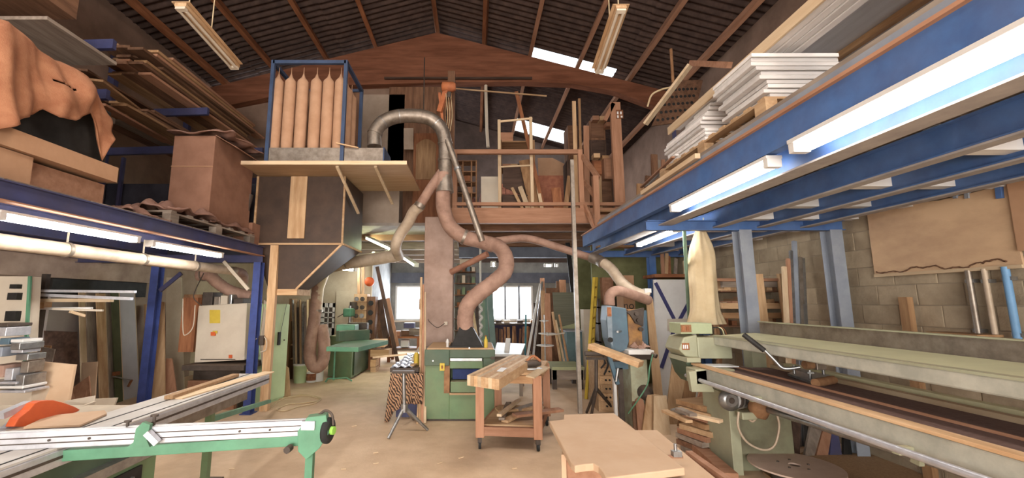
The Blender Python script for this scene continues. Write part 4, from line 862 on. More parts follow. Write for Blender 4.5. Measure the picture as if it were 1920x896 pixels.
# =============== LOFT ===============
LD = 3.5; RYL = 8.18
def LA(x, y, Y=RYL): return A(x, y, Y)
t = thing('loft_railing', 'reddish timber railing along the loft edge', 'railing', (1, RYL, LD))
a = LA(849, 285); b_ = LA(1088, 285)
obj('top_rail', B().box((a.x, RYL-.04, a.z-.045), (b_.x, RYL+.04, a.z+.045)), W('rose', 'x'), t, bev=.004)
obj('bottom_rail', B().box((a.x, RYL-.05, LA(0, 386).z), (LA(1235, 385).x, RYL+.03, LA(0, 380).z)), W('rose', 'x'), t)
for px in (853, 1087): p = LA(px, 285); obj('rail_post', B().box((p.x-.045, RYL-.045, LD-.1), (p.x+.045, RYL+.045, p.z+.04)), W('rose', 'z'), t)
t = thing('stair_railing', 'brown sloping stair handrail right of the loft railing', 'railing', LA(1110, 440, 7.9))
obj('handrail', B().bar(LA(1092, 292, 8.15), LA(1122, 334, 7.7), .07, .09), W('rose', 'y'), t, bev=.01)
obj('mid_rail', B().bar(LA(1096, 340, 8.15), LA(1120, 375, 7.7), .05, .08), W('rose', 'y'), t)
p = LA(1116, 330, 7.7); obj('newel', B().box((p.x-.05, 7.66, 2.95), (p.x+.05, 7.76, p.z)), W('rose', 'z'), t)
obj('low_rail', B().bar(LA(1096, 385, 8.15), LA(1116, 430, 7.7), .05, .08), W('rose', 'y'), t)
for k in range(6):
    y = 396+k*13; a = LA(1120, y, 7.9-.02*k); b_ = LA(1196, y, 7.9-.02*k)
    one('stair_tread', B().box((a.x, a.y-.12, a.z-.035), (b_.x, a.y+.12, a.z)), W('oak', 'x'), '%s brown stair tread from the top beside the right mezzanine end' % ORD[k], 'stair tread', 'stair treads')
one('steel_post', B().box((1.62-.03, 6.83, 0), (1.62+.03, 6.9, A(1090, 300, 6.86).z)), 'galv', 'thin galvanised post rising from the floor to the stair handrail', 'post', bev=.003)
# white ladder frame
t = thing('ladder_frame', 'narrow cream ladder-like frame standing on the loft', 'frame', A(967, 385, 8.5))
for px in (937, 998): a = A(px, 384, 8.5); b_ = A(px, 220 if px > 950 else 225, 8.5); obj('upright', B().box((a.x-.03, 8.47, LD), (a.x+.03, 8.53, b_.z)), W('pale', 'z'), t)
obj('crossbar', B().bar(A(937, 228, 8.5), A(998, 222, 8.5), .03, .04), W('pale', 'x'), t)
obj('crossbar', B().bar(A(937, 313, 8.5), A(998, 310, 8.5), .03, .03), W('pale', 'x'), t)
def lbox(name, label, cat, x0, y0, x1, y1, Y, m, d=.3, grounded=True, **k):
    a = A(x0, y0, Y); b_ = A(x1, y1, Y); z0 = b_.z
    if grounded: z0 = LD if z0 > 3 else 0
    return one(name, B().box((a.x, Y, z0), (b_.x, Y+d, a.z)), m, label, cat, **k)
lbox('white_cabinet', 'white melamine panel standing on the loft left of the ladder frame', 'panel', 902, 331, 934, 383, 9.0, 'cream', .05)
lbox('low_crate', 'dark crate on the loft floor behind the ladder frame', 'crate', 942, 365, 990, 385, 9.3, W('dark', 'x'), .5)
lbox('box', 'brown box on a board on the loft beside the ladder frame top', 'box', 938, 248, 962, 264, 9.6, W('rose', 'x'), .4, False)
t = thing('loft_shelf', 'brown shelf unit with a sloping dark panel behind the ladder frame', 'shelf', A(965, 384, 9.8))
for yy, x0, x1 in ((264, 937, 1000), (312, 940, 1000)): a = A(x0, yy, 9.6); b_ = A(x1, yy, 9.6); obj('shelf_board', B().box((a.x, 9.6, a.z-.03), (b_.x, 10.1, a.z)), W('oak', 'x'), t)
for x in (938, 1000): a = A(x, 262, 9.6); obj('upright', B().box((a.x-.03, 9.6, LD), (a.x+.03, 10.1, a.z)), W('oak', 'z'), t)
obj('dark_panel', B().prism([A(943, 350, 9.55), A(1000, 375, 9.55), A(1000, 313, 9.55), A(943, 314, 9.55)], (0, .03, 0)), W('dark', 'x'), t)
for i, (x, w_) in enumerate(((950, 12), (965, 16), (978, 10))):
    a = A(x, 306, 9.7); one('stacked_offcut', B().cb((a.x, 9.8, A(950, 312, 9.6).z+.04), (.2, .3, .08)), W(['rose', 'pine', 'oak'][i], 'x'), '%s small offcut from the left on the loft shelf' % ORD[i], 'offcut', 'offcuts on the loft shelf')
for i, (x0, y0, x1, y1, Y, w_, k_, lab) in enumerate([(1022, 378, 968, 172, 9.0, .08, 'red', 'long reddish board leaning left to right across the loft opening'), (1010, 384, 985, 300, 9.2, .3, 'oak', 'dark board leaning behind the cream ladder frame on the loft'), (1018, 384, 1004, 325, 8.9, .07, 'pale', 'short pale batten leaning by the loft bricks'), (995, 384, 975, 350, 8.9, .1, 'pale', 'pale offcut leaning low behind the railing'), (986, 384, 960, 352, 8.9, .06, 'pine', 'light batten leaning beside the dark crate on the loft')]):
    a = A(x0, y0, Y); a.z = LD; one('leaning_board', B().bar(a, A(x1, y1, Y+.3), w_, .03, up=(0, -1, 0)), W(k_, 'z'), lab, 'board')
one('osb_sheet', B().prism([A(1010, 331, 10.7), A(1064, 336, 10.7), A(1064, 310, 10.8), A(1036, 296, 10.8), A(1008, 296, 10.8)], (0, .02, 0)), 'cardlight', 'bright orange-brown strand board piece against the loft bricks', 'board')
one('brick_stack', B().box((A(1008, 340, 10.7).x, 10.65, LD), (A(1066, 340, 10.7).x, 11.0, A(1008, 330, 10.7).z)), 'brick', 'low wall of stacked red hollow bricks on the loft', 'brick stack')
one('hanging_pipe', B().tube([A(911, 160, 9.92), A(911, 172, 9.92), A(913, 245, 9.85), A(915, 276, 9.8)], .04, 10), 'cream', 'pale pipe hanging down into the loft opening', 'pipe')
t = thing('wire_rack', 'rusty wire rack on the loft behind the diagonal pipe', 'rack', A(875, 384, 9.0))
for x in (857, 868, 884, 893): a = A(x, 300, 9.0); obj('upright', B().box((a.x-.015, 9.0, LD), (a.x+.015, 9.03, a.z)), 'rust', t)
for y in (302, 322, 342, 362): a = A(857, y, 9.0); b_ = A(893, y, 9.0); obj('wire_shelf', B().box((a.x, 8.98, a.z-.01), (b_.x, 9.3, a.z+.01)), 'rust', t)
for i, (x, y, c_) in enumerate(((862, 316, 'old'), (876, 336, 'red'), (865, 356, 'dark'), (880, 357, 'rose'), (872, 378, 'old'))):
    a = A(x, y, 9.1); one('tin', B().cb(a, (.14, .15, .12)), W(c_, 'z'), '%s box from the top on the rusty wire rack of the loft' % ORD[i], 'box')
rag('red_cloth', 'reddish dusty sheet heaped on the loft behind the white panel', 'cloth', (A(910, 330, 9.8).x, 9.8, LD+.03), .9, .7, .9, mat('red_cloth', (.3, .13, .1), (.2, .08, .06), 5, .9), 21)
# pile of furniture at the right of the loft
lo = [(1063, 300, 1092, 384, 9.4, 'dark', 'dark cabinet on the loft left of the tall stack', 'cabinet'), (1064, 235, 1086, 305, 9.6, 'old', 'brown upright cabinet on top of the dark one on the loft', 'cabinet'), (1104, 226, 1136, 262, 9.3, 'old', 'dark brown chest topmost in the loft stack', 'chest'),
      (1106, 262, 1138, 300, 9.3, 'dark', 'dark chest, second in the loft stack by the wooden post', 'chest'), (1110, 300, 1150, 330, 9.2, 'red', 'reddish box, third in the loft stack', 'box'), (1132, 296, 1150, 335, 9.0, 'rose', 'pink-brown upright box beside the wooden post on the loft', 'box'), (1106, 330, 1150, 384, 9.2, 'old', 'brown chest at the bottom of the loft stack', 'chest')]
for x0, y0, x1, y1, Y, k_, lab, cat in lo: 
    a = A(x0, y0, Y); b_ = A(x1, y1, Y); t = thing(cat, lab, cat, ((a.x+b_.x)/2, Y, b_.z))
    z0 = LD if y1 == 384 else b_.z
    obj('carcass', B().box((a.x, Y, z0), (b_.x, Y+.45, a.z)), W(k_, 'z'), t, bev=.01); obj('front_panel', B().box((a.x+.04, Y-.015, z0+.04), (b_.x-.04, Y, a.z-.04)), W(k_, 'x'), t, bev=.004)
for i, (x0, y0, x1, y1, w_, k_, lab) in enumerate([(1100, 384, 1099, 236, .12, 'rose', 'pinkish wide board standing upright in the middle of the loft stack'), (1078, 300, 1076, 190, .08, 'pine', 'light upright board at the top of the loft stack'), (1088, 300, 1086, 185, .05, 'oak', 'thin brown upright board beside the light one on the loft'),
    (1095, 384, 1093, 290, .1, 'red', 'red-brown board standing before the dark loft cabinet'), (1126, 384, 1124, 330, .07, 'pine', 'short pine board in front of the loft chests'), (1058, 384, 1068, 330, .1, 'oak', 'brown board leaning right on the dark loft cabinet'), (1048, 384, 1042, 352, .2, 'red', 'reddish offcut leaning on the loft bricks')]):
    a = A(x0, y0, 8.9); a.z = LD; one('upright_board', B().bar(a, A(x1, y1, 8.95), w_, .03, up=(0, -1, 0)), W(k_, 'z'), lab, 'board')
for i, (x, y) in enumerate(((1115, 224), (1128, 225), (1140, 236), (1117, 294), (1133, 298))):
    a = A(x, y, 9.2); one('wood_block', B().cb(a, (.14, .2, .1)), W(['rose', 'pine', 'rose', 'pine', 'oak'][i], 'x'), '%s small wood block from the left-top on the loft chests' % ORD[i], 'block')
t = thing('sign_post', 'pale wooden post with a small red and white sign at the loft edge', 'post', A(1163, 388, 8.3))
a = A(1163, 388, 8.3); b_ = A(1162, 192, 8.3)
obj('post', B().box((a.x-.1, 8.28, 3.2), (a.x+.1, 8.36, b_.z)), W('rose', 'z'), t)
sg = B().box((A(1155, 207, 8.27).x, 8.265, A(0, 222, 8.27).z), (A(1168, 207, 8.27).x, 8.28, A(0, 206, 8.27).z)); sgo = obj('sign', sg, 'red', t)
for x0, y0, x1, y1 in ((1157, 209, 1160, 214), (1163, 209, 1166, 214), (1157, 216, 1160, 221), (1164, 217, 1167, 220)):
    obj('sign_mark', B().box((A(x0, 215, 8.26).x, 8.26, A(0, y1, 8.26).z), (A(x1, 215, 8.26).x, 8.266, A(0, y0, 8.26).z)), 'paper', sgo)
obj('brace', B().bar(A(1150, 194, 8.3), A(1134, 226, 8.3), .04, .08), W('rose', 'z'), t)
# =============== CENTRE FLOOR ===============
PY = 6.42
t = thing('thickness_planer', 'big green thickness planer with dark top and yellow switch in the centre', 'machine', (-.2, 6.9, 0))
def PB(x0, y0, x1, y1, name, m, d0=-.01, d1=.02, bev=.0, par=None):
    a = A(x0, y0, PY); b_ = A(x1, y1, PY); return obj(name, B().box((a.x, PY+d0, max(b_.z, 0)), (b_.x, PY+d1, a.z)), m, par or t, bev=bev)
a = A(798, 655, PY); b_ = A(928, 655, PY); c_ = A(843, 668, PY); d_ = A(906, 736, PY)
body = B().box((a.x, PY, .03), (c_.x, PY+1, a.z-.22)).box((d_.x, PY, .03), (b_.x-.01, PY+1, a.z-.22)).box((c_.x, PY, .03), (d_.x, PY+1, d_.z)).box((c_.x, PY+.35, d_.z), (d_.x, PY+1, a.z-.1))
obj('body', body, 'green', t, bev=.006)
obj('base_plinth', B().box((a.x+.03, PY+.04, 0), (b_.x-.04, PY+.96, .03)), 'iron', t)
obj('top_cover', B().box((a.x-.01, PY-.03, a.z-.23), (c_.x+.0, PY+1.0, a.z)).box((c_.x, PY-.03, a.z-.12), (b_.x+.0, PY+1.0, a.z)).box((d_.x, PY-.03, a.z-.23), (b_.x, PY+1, a.z-.12)), 'greendark', t, bev=.01)
obj('dusty_lid', B().box((a.x+.02, PY, a.z), (b_.x-.02, PY+.95, a.z+.015)), W('ply', 'x'), t)
PB(844, 672, 904, 677, 'feed_roller', 'steel', .02, .08); PB(844, 677, 905, 690, 'table_front', 'green', -.03, .3)
PB(848, 694, 902, 713, 'blue_panel', mat('deep_blue', (.03, .05, .16), (.02, .03, .1), 4), .1, .14); PB(845, 715, 906, 735, 'lower_table', 'green', -.03, .3, .004)
PB(833, 668, 843, 737, 'red_brown_strip', 'rust', -.008, .004); sw = PB(825, 680, 834, 694, 'switch_box', 'yellow', -.05, .0, .004); PB(828, 684, 831, 690, 'switch_button', 'red', -.06, -.05, par=sw) 
PB(914, 673, 927, 686, 'rating_plate', 'cream', -.006, .0); PB(799, 668, 808, 674, 'hinge', 'iron', -.02, .0); PB(920, 668, 928, 673, 'hinge', 'iron', -.045, -.03)
PB(843, 736, 906, 739, 'chip_ledge', W('pine', 'x'), -.05, .0)
for x, y in ((880, 652), (812, 676), (921, 700)): obj('bolt', B().cyl(A(x, y, PY-.035), .012, .02, 8, (0, -1, 0)), 'steel', t)
zt_ = a.z+.015
t = thing('extraction_hood', 'black pyramid extraction hood on top of the green planer', 'hood', (A(875, 645, PY+.2).x, PY+.4, zt_))
hx0, hx1 = A(845, 648, PY+.15).x, A(906, 648, PY+.15).x; hn0, hn1 = A(862, 615, PY+.35).x, A(886, 615, PY+.35).x; hz = A(870, 612, PY+.4).z
obj('hood_shell', B().hexa([(hx0, PY+.12, zt_), (hx1, PY+.12, zt_), (hx1, PY+.7, zt_), (hx0, PY+.7, zt_)], [(hn0, PY+.28, hz), (hn1, PY+.28, hz), (hn1, PY+.5, hz), (hn0, PY+.5, hz)]), 'black', t, bev=.006)
obj('hood_rim', B().box((hx0-.02, PY+.1, zt_), (hx1+.02, PY+.72, zt_+.02)), 'black', t)
obj('collar', B().cyl(((hn0+hn1)/2, PY+.4, hz-.01), .115, .06, 16), 'galv', t)
c = A(911, 647, PY+.1); c.z = zt_; t = thing('bottle', 'yellow-brown bottle standing on the planer top', 'bottle', c)
obj('body', B().lathe(c, [(.025, 0), (.028, .02), (.028, .11), (.012, .14), (.012, .16)], 12), 'yellow', t); obj('cap', B().cyl(c+V((0, 0, .16)), .014, .02, 10), 'red', t)
c = A(839, 648, PY+.2); c.z = zt_; one('grease_cup', B().lathe(c, [(.02, 0), (.02, .06), (.03, .07), (.01, .12)], 10), 'whitepaint', 'small white cup on the planer top by the pillar', 'cup')
for i, (x0, x1, k_) in enumerate(((789, 790, 'pine'), (793, 793.5, 'rose'), (797, 796.5, 'pale'))):
    g = G(x0-2+i, 793); one('lath', B().bar(g, A(x1, 520+i*14, 7.2), .035, .03, up=(0, -1, 0)), W(k_, 'z'), '%s tall lath from the left leaning between the planer and the pillar' % ORD[i], 'lath', 'laths by the planer')
# pillar fittings
p = A(836, 606, 7.98); t = thing('cable_loop', 'small socket with a drooping cable on the concrete pillar', 'socket', p)
obj('socket', B().cb(p, (.06, .04, .06)), 'cream', t); obj('cable', B().tube(smooth_path([p+V((-.02, -.02, 0)), A(820, 614, 7.95), A(806, 604, 7.95), A(802, 598, 7.95)]), .006, 5), 'iron', t)
p = A(797, 570, 8.0); p.x = pl.x-.045; p.y = 8.1; one('switch_box', B().cb(p, (.09, .1, .2)), 'plaster', 'beige switch box on the left side of the pillar', 'box')
# jointer under zebra cloth
JY = 6.5; ja, jb = A(731, 690, JY), A(785, 690, JY); jz = ja.z; jc, jd = G(762, 655, jz), G(795, 655, jz)
t = thing('jointer', 'long narrow jointer table covered with silvery-blue film left of the planer', 'machine', ((ja.x+jb.x)/2, 7.3, 0))
obj('table', B().prism([(ja.x, JY, jz), (jb.x, JY, jz), (jb.x+.02, 8.3, jz), (ja.x+.02, 8.3, jz)], (0, 0, -.06)), 'iron', t, bev=.004)
obj('plinth', B().box((ja.x+.08, JY+.15, 0), (jb.x-.03, 8.2, jz-.06)), 'bluedark', t)
def jf(u, v): return V((ja.x+.02+(jb.x-ja.x-.12)*u, JY+.02+1.7*v, jz+.012+.012*math.sin(u*17+v*9)+.01*math.sin(v*31)))
obj('film', B().grid(jf, 16, 30), 'mirror', t)
obj('fence', B().box((jb.x-.08, 6.9, jz), (jb.x-.03, 8.2, jz+.16)), 'steel', t, bev=.004)
obj('guard', B().bar((jb.x-.15, 7.0, jz+.06), (jb.x-.1, 7.7, jz+.2), .06, .05), 'cream', t)
c = V((A(783, 675, 6.95).x, 6.8, jz+.003)); one('spray_bottle', B().lathe(c, [(.04, 0), (.04, .12), (.035, .17), (.015, .19)], 12), 'yellow', 'yellow can on the jointer near the pillar laths', 'can')
one('ruler_board', B().bar((c.x-.04, 6.6, jz+.02), (c.x+.05, 7.1, jz+.03), .07, .02), W('pine', 'y'), 'small yellowish board lying on the jointer by the yellow can', 'board')
def zb(nm):
    m = bpy.data.materials.new(nm); m.use_nodes = True; n = m.node_tree.nodes; L = m.node_tree.links; b = n['Principled BSDF']; b.inputs['Roughness'].default_value = .95
    tc = n.new('ShaderNodeTexCoord'); mp = n.new('ShaderNodeMapping'); mp.inputs['Scale'].default_value = (1.6, 1, 1); wv = n.new('ShaderNodeTexWave'); wv.inputs['Scale'].default_value = 9; wv.inputs['Distortion'].default_value = 7; wv.inputs['Detail Scale'].default_value = 1.2; wv.bands_direction = 'DIAGONAL'
    r = n.new('ShaderNodeValToRGB'); r.color_ramp.elements[0].position = .45; r.color_ramp.elements[0].color = (.05, .03, .02, 1); r.color_ramp.elements[1].position = .55; r.color_ramp.elements[1].color = (.42, .24, .14, 1)
    L.new(tc.outputs['Object'], mp.inputs[0]); L.new(mp.outputs[0], wv.inputs[0]); L.new(wv.outputs[0], r.inputs[0]); L.new(r.outputs[0], b.inputs['Base Color']); return m
zx0, zx1 = A(722, 760, JY-.1).x, A(789, 760, JY-.1).x
def zf(u, v):
    dr = .68*(1-max(0, (u-.28))*.9+.25*max(0, .3-u)/.3)*1 if u < .5 else .52
    dr = (.66 if u < .12 else .66-.24*min(1, (u-.12)/.25))
    x = zx0+.06+(zx1-zx0-.04)*u-(.06*v if u < .3 else 0); y = JY-.05-.05*v-.03*math.sin(u*26)*v
    return V((x, y, jz-.065-dr*v))
t = thing('zebra_cloth', 'zebra-striped brown cloth hanging from the front of the jointer', 'cloth', (zx0+.2, JY-.06, jz-.5)); obj('cloth', B().grid(zf, 40, 14), zb('zebra_print'), t, solid=.008)
# tripod roller stand in front of it
hub = A(758, 766, 5.85); t = thing('tripod_stand', 'grey tripod support stand before the zebra cloth', 'stand', (hub.x, hub.y, 0))
obj('pole', B().tube([hub, A(757, 698, 5.85)], .025, 10), 'steel', t); obj('collar', B().cyl(hub-V((0, 0, .04)), .045, .1, 12), 'steel', t)
for g in (G(728, 824), G(802, 808), G(775, 788)): 
    g.z = .015; l_ = obj('leg', B().tube([hub+V((0, 0, .02)), g], [.024, .018], 8), 'steel', t)
obj('head', B().cb(A(757, 697, 5.85), (.3, .1, .03)), 'iron', t)
one('long_stick', B().bar(A(700, 670, 7.4), A(762, 664, 6.9), .03, .03), W('pale', 'x'), 'light stick laid sideways on the jointer end', 'stick')
# cart
FL, FR, BR = V((.06, 5.28, 0)), V((.73, 5.2, 0)), V((1.0, 6.22, 0)); BL = FL+(BR-FR)
def cp(u, v, z): return FL+(FR-FL)*u+(BR-FR)*v+V((0, 0, z))
t = thing('workshop_cart', 'rough brown timber trolley on castors carrying a thick glued board', 'cart', cp(.5, .5, 0)); CT = t
th_ = .84
for u, v in ((0, 0), (1, 0), (0, 1), (1, 1)):
    obj('leg', B().bar(cp(u, v, .13), cp(u, v, th_), .1, .075, up=(0, 1, 0)), W('oak' if v else 'pine', 'z') if False else W('rose', 'z'), t, bev=.004)
    cst = obj('castor', B().bar(cp(u, v, .07), cp(u, v, .13), .05, .06, up=(0, 1, 0)), 'iron', t)
    obj('wheel', B().cyl(cp(u, v, .045)-V((.015, 0, 0)), .045, .03, 14, (1, 0, 0)), 'rubber', cst)
for z in (.2, .79):
    for a, b_ in ((cp(0, 0, z), cp(1, 0, z)), (cp(0, 1, z), cp(1, 1, z)), (cp(0, 0, z), cp(0, 1, z)), (cp(1, 0, z), cp(1, 1, z))):
        obj('rail', B().bar(a, b_, .05, .1 if z < .5 else .09), W('rose' if z < .5 else 'oak', 'x'), t, bev=.003)
obj('shelf', B().prism([cp(.03, .03, .25), cp(.97, .03, .25), cp(.97, .97, .25), cp(.03, .97, .25)], (0, 0, .018)), W('pine', 'x'), t)
obj('top_board', B().prism([cp(.72, -.02, th_), cp(1.05, -.02, th_), cp(1.05, 1.02, th_), cp(.72, 1.02, th_)], (0, 0, .03)), W('pine', 'y'), t, bev=.003)
obj('top_board', B().prism([cp(-.05, .3, th_-.03), cp(.7, .3, th_-.03), cp(.7, 1.02, th_-.03), cp(-.05, 1.02, th_-.03)], (0, 0, .02)), W('oak', 'y'), t)
for i, (u0, v0, u1, v1, z, w_, k_, lab) in enumerate([(.25, .9, .35, .1, .31, .07, 'grey', 'thin grey batten slanting on the lower shelf of the trolley'), (.45, .95, .3, .12, .34, .06, 'pale', 'pale batten slanting beside the grey one on the trolley shelf'), (.55, .2, 1.35, .5, .33, .13, 'rose', 'thick brown board sticking out to the right of the trolley shelf'),
   (.1, .6, .8, .75, .285, .2, 'pine', 'wide pine offcut lying at the back of the trolley shelf'), (.5, .6, .9, .95, .3, .09, 'grey', 'curved grey offcut at the back right of the trolley shelf'), (.4, .1, .6, .35, .285, .1, 'pine', 'short offcut at the front of the trolley shelf')]):
    one('offcut', B().bar(cp(u0, v0, z), cp(u1, v1, z+.005*i), w_, .03), W(k_, 'y'), lab, 'offcut', bev=.003)
# glued board on the cart
zg = .9
q = [G(876, 703, zg+.07), G(936, 711, zg+.07), G(1006, 668, zg+.07), G(961, 664, zg+.07)]
t = thing('glued_board', 'thick light laminated board resting on top of the trolley', 'board', (q[0]+q[2])/2-V((0, 0, .09)))
n = 9
for i in range(n):
    a, b_ = q[0].lerp(q[1], i/n), q[0].lerp(q[1], (i+.97)/n); c_, d_ = q[3].lerp(q[2], (i+.97)/n), q[3].lerp(q[2], i/n)
    obj('stave', B().prism([a, b_, c_, d_], (0, 0, -.1+.0)), W('pine' if i % 3 else 'pale', 'y'), t)
a, b_, c_, d_ = [G(x, y, zg+.074) for x, y in ((931, 696), (942, 697), (951, 690), (940, 689))]
one('paper_slip', B().prism([a, b_, c_, d_], (0, 0, .002)), 'paper', 'white paper slip on the laminated board', 'paper')
c = G(1000, 684, th_+.09); c.z = th_+.035
t = thing('power_sander', 'black and red hand power tool on the right of the trolley top', 'tool', c)
obj('body', B().lathe(c+V((-.1, 0, .07)), [(.03, 0), (.045, .03), (.045, .14), (.03, .2)], 12, (1, .2, 0)), 'iron', t); obj('handle', B().tube(smooth_path([c+V((-.08, 0, .1)), c+V((0, 0, .16)), c+V((.09, 0, .1))]), .016, 8), 'red', t); obj('sole', B().cb(c+V((0, 0, .01)), (.2, .09, .02)), 'steel', t)
one('small_board', B().prism([G(986, 704, th_+.05), G(1002, 707, th_+.05), G(1031, 688, th_+.05), G(1018, 685, th_+.05)], (0, 0, -.015)), W('pale', 'y'), 'pale offcut lying on the right corner of the trolley top', 'offcut')
# foreground panels
FZ = .8
t = thing('mdf_worktop', 'large notched beige mdf panel in the foreground, supported on an upright board', 'panel', G(1150, 840, FZ)-V((0, 0, FZ)))
pts = [G(x, y, FZ) for x, y in ((1030, 789), (1057, 786), (1057, 777), (1151, 774), (1284, 877))]
e = G(1136, 896, FZ); pts += [e]
k0 = [G(x, y, FZ) for x, y in ((1130, 884), (1122, 874), (1112, 869), (1098, 870), (1078, 873), (1070, 866))]
obj('top_sheet', B().prism(pts+k0, (0, 0, -.04)), 'mdf', t, bev=.006)
a, b_ = G(1052, 838, FZ), G(1062, 786, FZ)
obj('upright_board', B().prism([(a.x, a.y, 0), (a.x+.03, a.y+.0, 0), (b_.x+.03, b_.y, 0), (b_.x, b_.y, 0)], (0, 0, FZ-.045)), 'mdf', t)
obj('front_board', B().box((a.x+.03, a.y-.02, 0), (a.x+.75, a.y, FZ-.045)), W('rose', 'n'), t)
obj('rear_support', B().box((1.35, 2.3, 0), (1.39, 2.9, FZ-.045)), W('rose', 'n'), t)
c = G(1262, 850, FZ+.01); obj('clamp', B().cb(c+V((.02, 0, .0)), (.05, .04, .03)).cyl(c+V((.02, .01, .0)), .01, .05, 8), 'steel', t)
z2 = .74
t = thing('mdf_panel', 'second beige mdf panel lying right of and behind the notched one', 'panel', G(1270, 860, z2)-V((0, 0, z2)))
pts = [G(x, y, z2) for x, y in ((1160, 806), (1232, 806), (1420, 960), (1290, 990))]
obj('top_sheet', B().prism(pts, (0, 0, -.03)), 'mdf', t, bev=.004)
pc = (pts[0]+pts[1]+pts[2]+pts[3])/4
for dx, dy in ((-.05, .35), (.1, -.15)): obj('leg', B().box((pc.x+dx-.04, pc.y+dy-.04, 0), (pc.x+dx+.04, pc.y+dy+.04, z2-.03)), W('pine', 'z'), t)
# =============== FAR MIDDLE ===============
t = thing('side_table', 'white-topped table behind the planer', 'table', A(960, 690, 8.3)*1); ta, tb = A(925, 664, 8.0), A(977, 664, 8.0)
tz = ta.z; obj('table_top', B().prism([ta, tb, G(985, 644, tz), G(932, 642, tz)], (0, 0, -.04)), 'whitepaint', t)
for g in (ta, tb, ): obj('leg', B().box((g.x-.03, g.y+.05, 0), (g.x+.03, g.y+.11, tz-.04)), W('grey', 'z'), t)
obj('apron', B().box((ta.x, 8.06, tz-.45), (tb.x, 8.1, tz-.04)), W('grey', 'x'), t)
obj('leg', B().box((tb.x+.1, 9.0, 0), (tb.x+.16, 9.06, tz-.04)), W('grey', 'z'), t)
one('white_block', B().bar(A(950, 660, 8.1), A(953, 636, 8.4), .09, .05), 'whitepaint', 'white piece standing on the white-topped table behind the planer', 'block')
# hanging clamps and tools under the far window
t = thing('window_bench', 'dark bench along the back wall under the right far window', 'bench', A(968, 660, 14.6)*1)
a = A(920, 606, 14.6); b_ = A(1012, 606, 14.6)
obj('bench_top', B().box((a.x, 14.6, a.z-.06), (b_.x, 15.3, a.z)), 'iron', t)
for x in (a.x+.05, b_.x-.05): obj('leg', B().box((x-.04, 14.7, 0), (x+.04, 14.8, a.z-.06)), W('dark', 'z'), t)
obj('back_panel', B().box((a.x, 15.2, 0), (b_.x, 15.25, a.z-.06)), mat('dusk_panel', (.08, .07, .13), (.05, .045, .09), 4), t)
rr = random.Random(5)
for i in range(13):
    x = 930+i*6.2; y0 = 610+rr.random()*8
    one('sash_clamp', B().bar(A(x, 664, 14.2), A(x+rr.uniform(-3, 3), y0, 14.5), .06+.04*rr.random(), .03), W(rr.choice(['dark', 'old', 'rose', 'oak']), 'z'), '%s batten from the left leaning on the bench under the right far window' % ORD[i], 'batten', 'battens under the right far window')
for i, (x0, y0, x1, y1, Y, w_, m_, lab) in enumerate([(907, 655, 905, 548, 10.5, .1, mat('pale_green', (.2, .27, .2), (.14, .2, .15), 3), 'greenish door blank leaning left of the right far window'), (913, 655, 909, 545, 10.8, .1, mat('pale_green2', (.14, .22, .19), (.1, .16, .14), 3), 'darker green board behind the greenish blank'),
  (925, 652, 918, 548, 11, .14, mat('pale_green3', (.17, .24, .22), (.12, .17, .16), 3), 'wide grey-green board nearest the right far window'), (895, 655, 893, 560, 9.6, .1, 'iron', 'dark board leaning behind the planer hood'), (889, 600, 880, 545, 9.2, .06, 'canvas', 'cream slanting strip behind the planer hose'),
  (990, 662, 1013, 532, 11.5, .06, 'whitepaint', 'white pole leaning to the right of the far window'), (985, 662, 986, 590, 11.8, .05, mat('teal', (.05, .18, .2), (.04, .12, .15), 4), 'thin teal pole under the far window'), (1000, 665, 1017, 528, 11.2, .05, 'steel', 'silver pole leaning beside the white one'),
  (1020, 680, 1018, 545, 10.6, .12, W('pine', 'z'), 'light board, first leaning right of the far window'), (1030, 682, 1026, 550, 10.4, .14, W('rose', 'z'), 'pinkish board leaning behind the disc racks'), (1044, 684, 1034, 540, 10.8, .3, W('old', 'z'), 'wide dark board right of the far window'),
  (1052, 684, 1036, 585, 9.9, .05, W('pine', 'z'), 'thin light batten leaning on the wide dark board'), (1059, 684, 1042, 600, 9.8, .04, W('pale', 'z'), 'second thin light batten leaning on the wide dark board'), (1066, 684, 1048, 590, 9.7, .04, W('oak', 'z'), 'third thin batten, brown, leaning on the wide dark board'),
  (1085, 640, 1064, 455, 11.2, .12, 'black', 'tall black-edged board leaning under the loft')]):
    a = A(x0, y0, Y); b_ = A(x1, y1, Y+.5); d = a-b_; a = b_+d*(b_.z/-d.z)
    one('leaning_board', B().bar(a, b_, w_, .03, up=(0, -1, 0)), m_, lab, 'board')
lean_panel('leaning_sheet', 'large grey-green ribbed sheet leaning right of the far window', 'board', ((1045, 690), (1083, 690), (1078, 548), (1036, 548)), 10.9, mat('greygreen_sheet', (.2, .2, .15), (.14, .14, .1), 10, .8, 0, .3, (.1, 1, 6)))
lean_panel('leaning_sheet', 'small pale green sheet leaning low on the ribbed one', 'board', ((1050, 660), (1080, 655), (1078, 606), (1048, 614)), 10.6, mat('palegreen_sheet', (.36, .38, .22), (.3, .31, .18), 4))
lean_panel('leaning_sheet', 'olive green tall sheet leaning left of the yellow ladder', 'board', ((1092, 665), (1112, 665), (1108, 478), (1072, 478)), 11.6, 'greenwall')
lean_panel('olive_door', 'olive boarded panel behind the thin steel post', 'board', ((1098, 560), (1130, 560), (1130, 478), (1098, 478)), 12.3, 'greenwall')
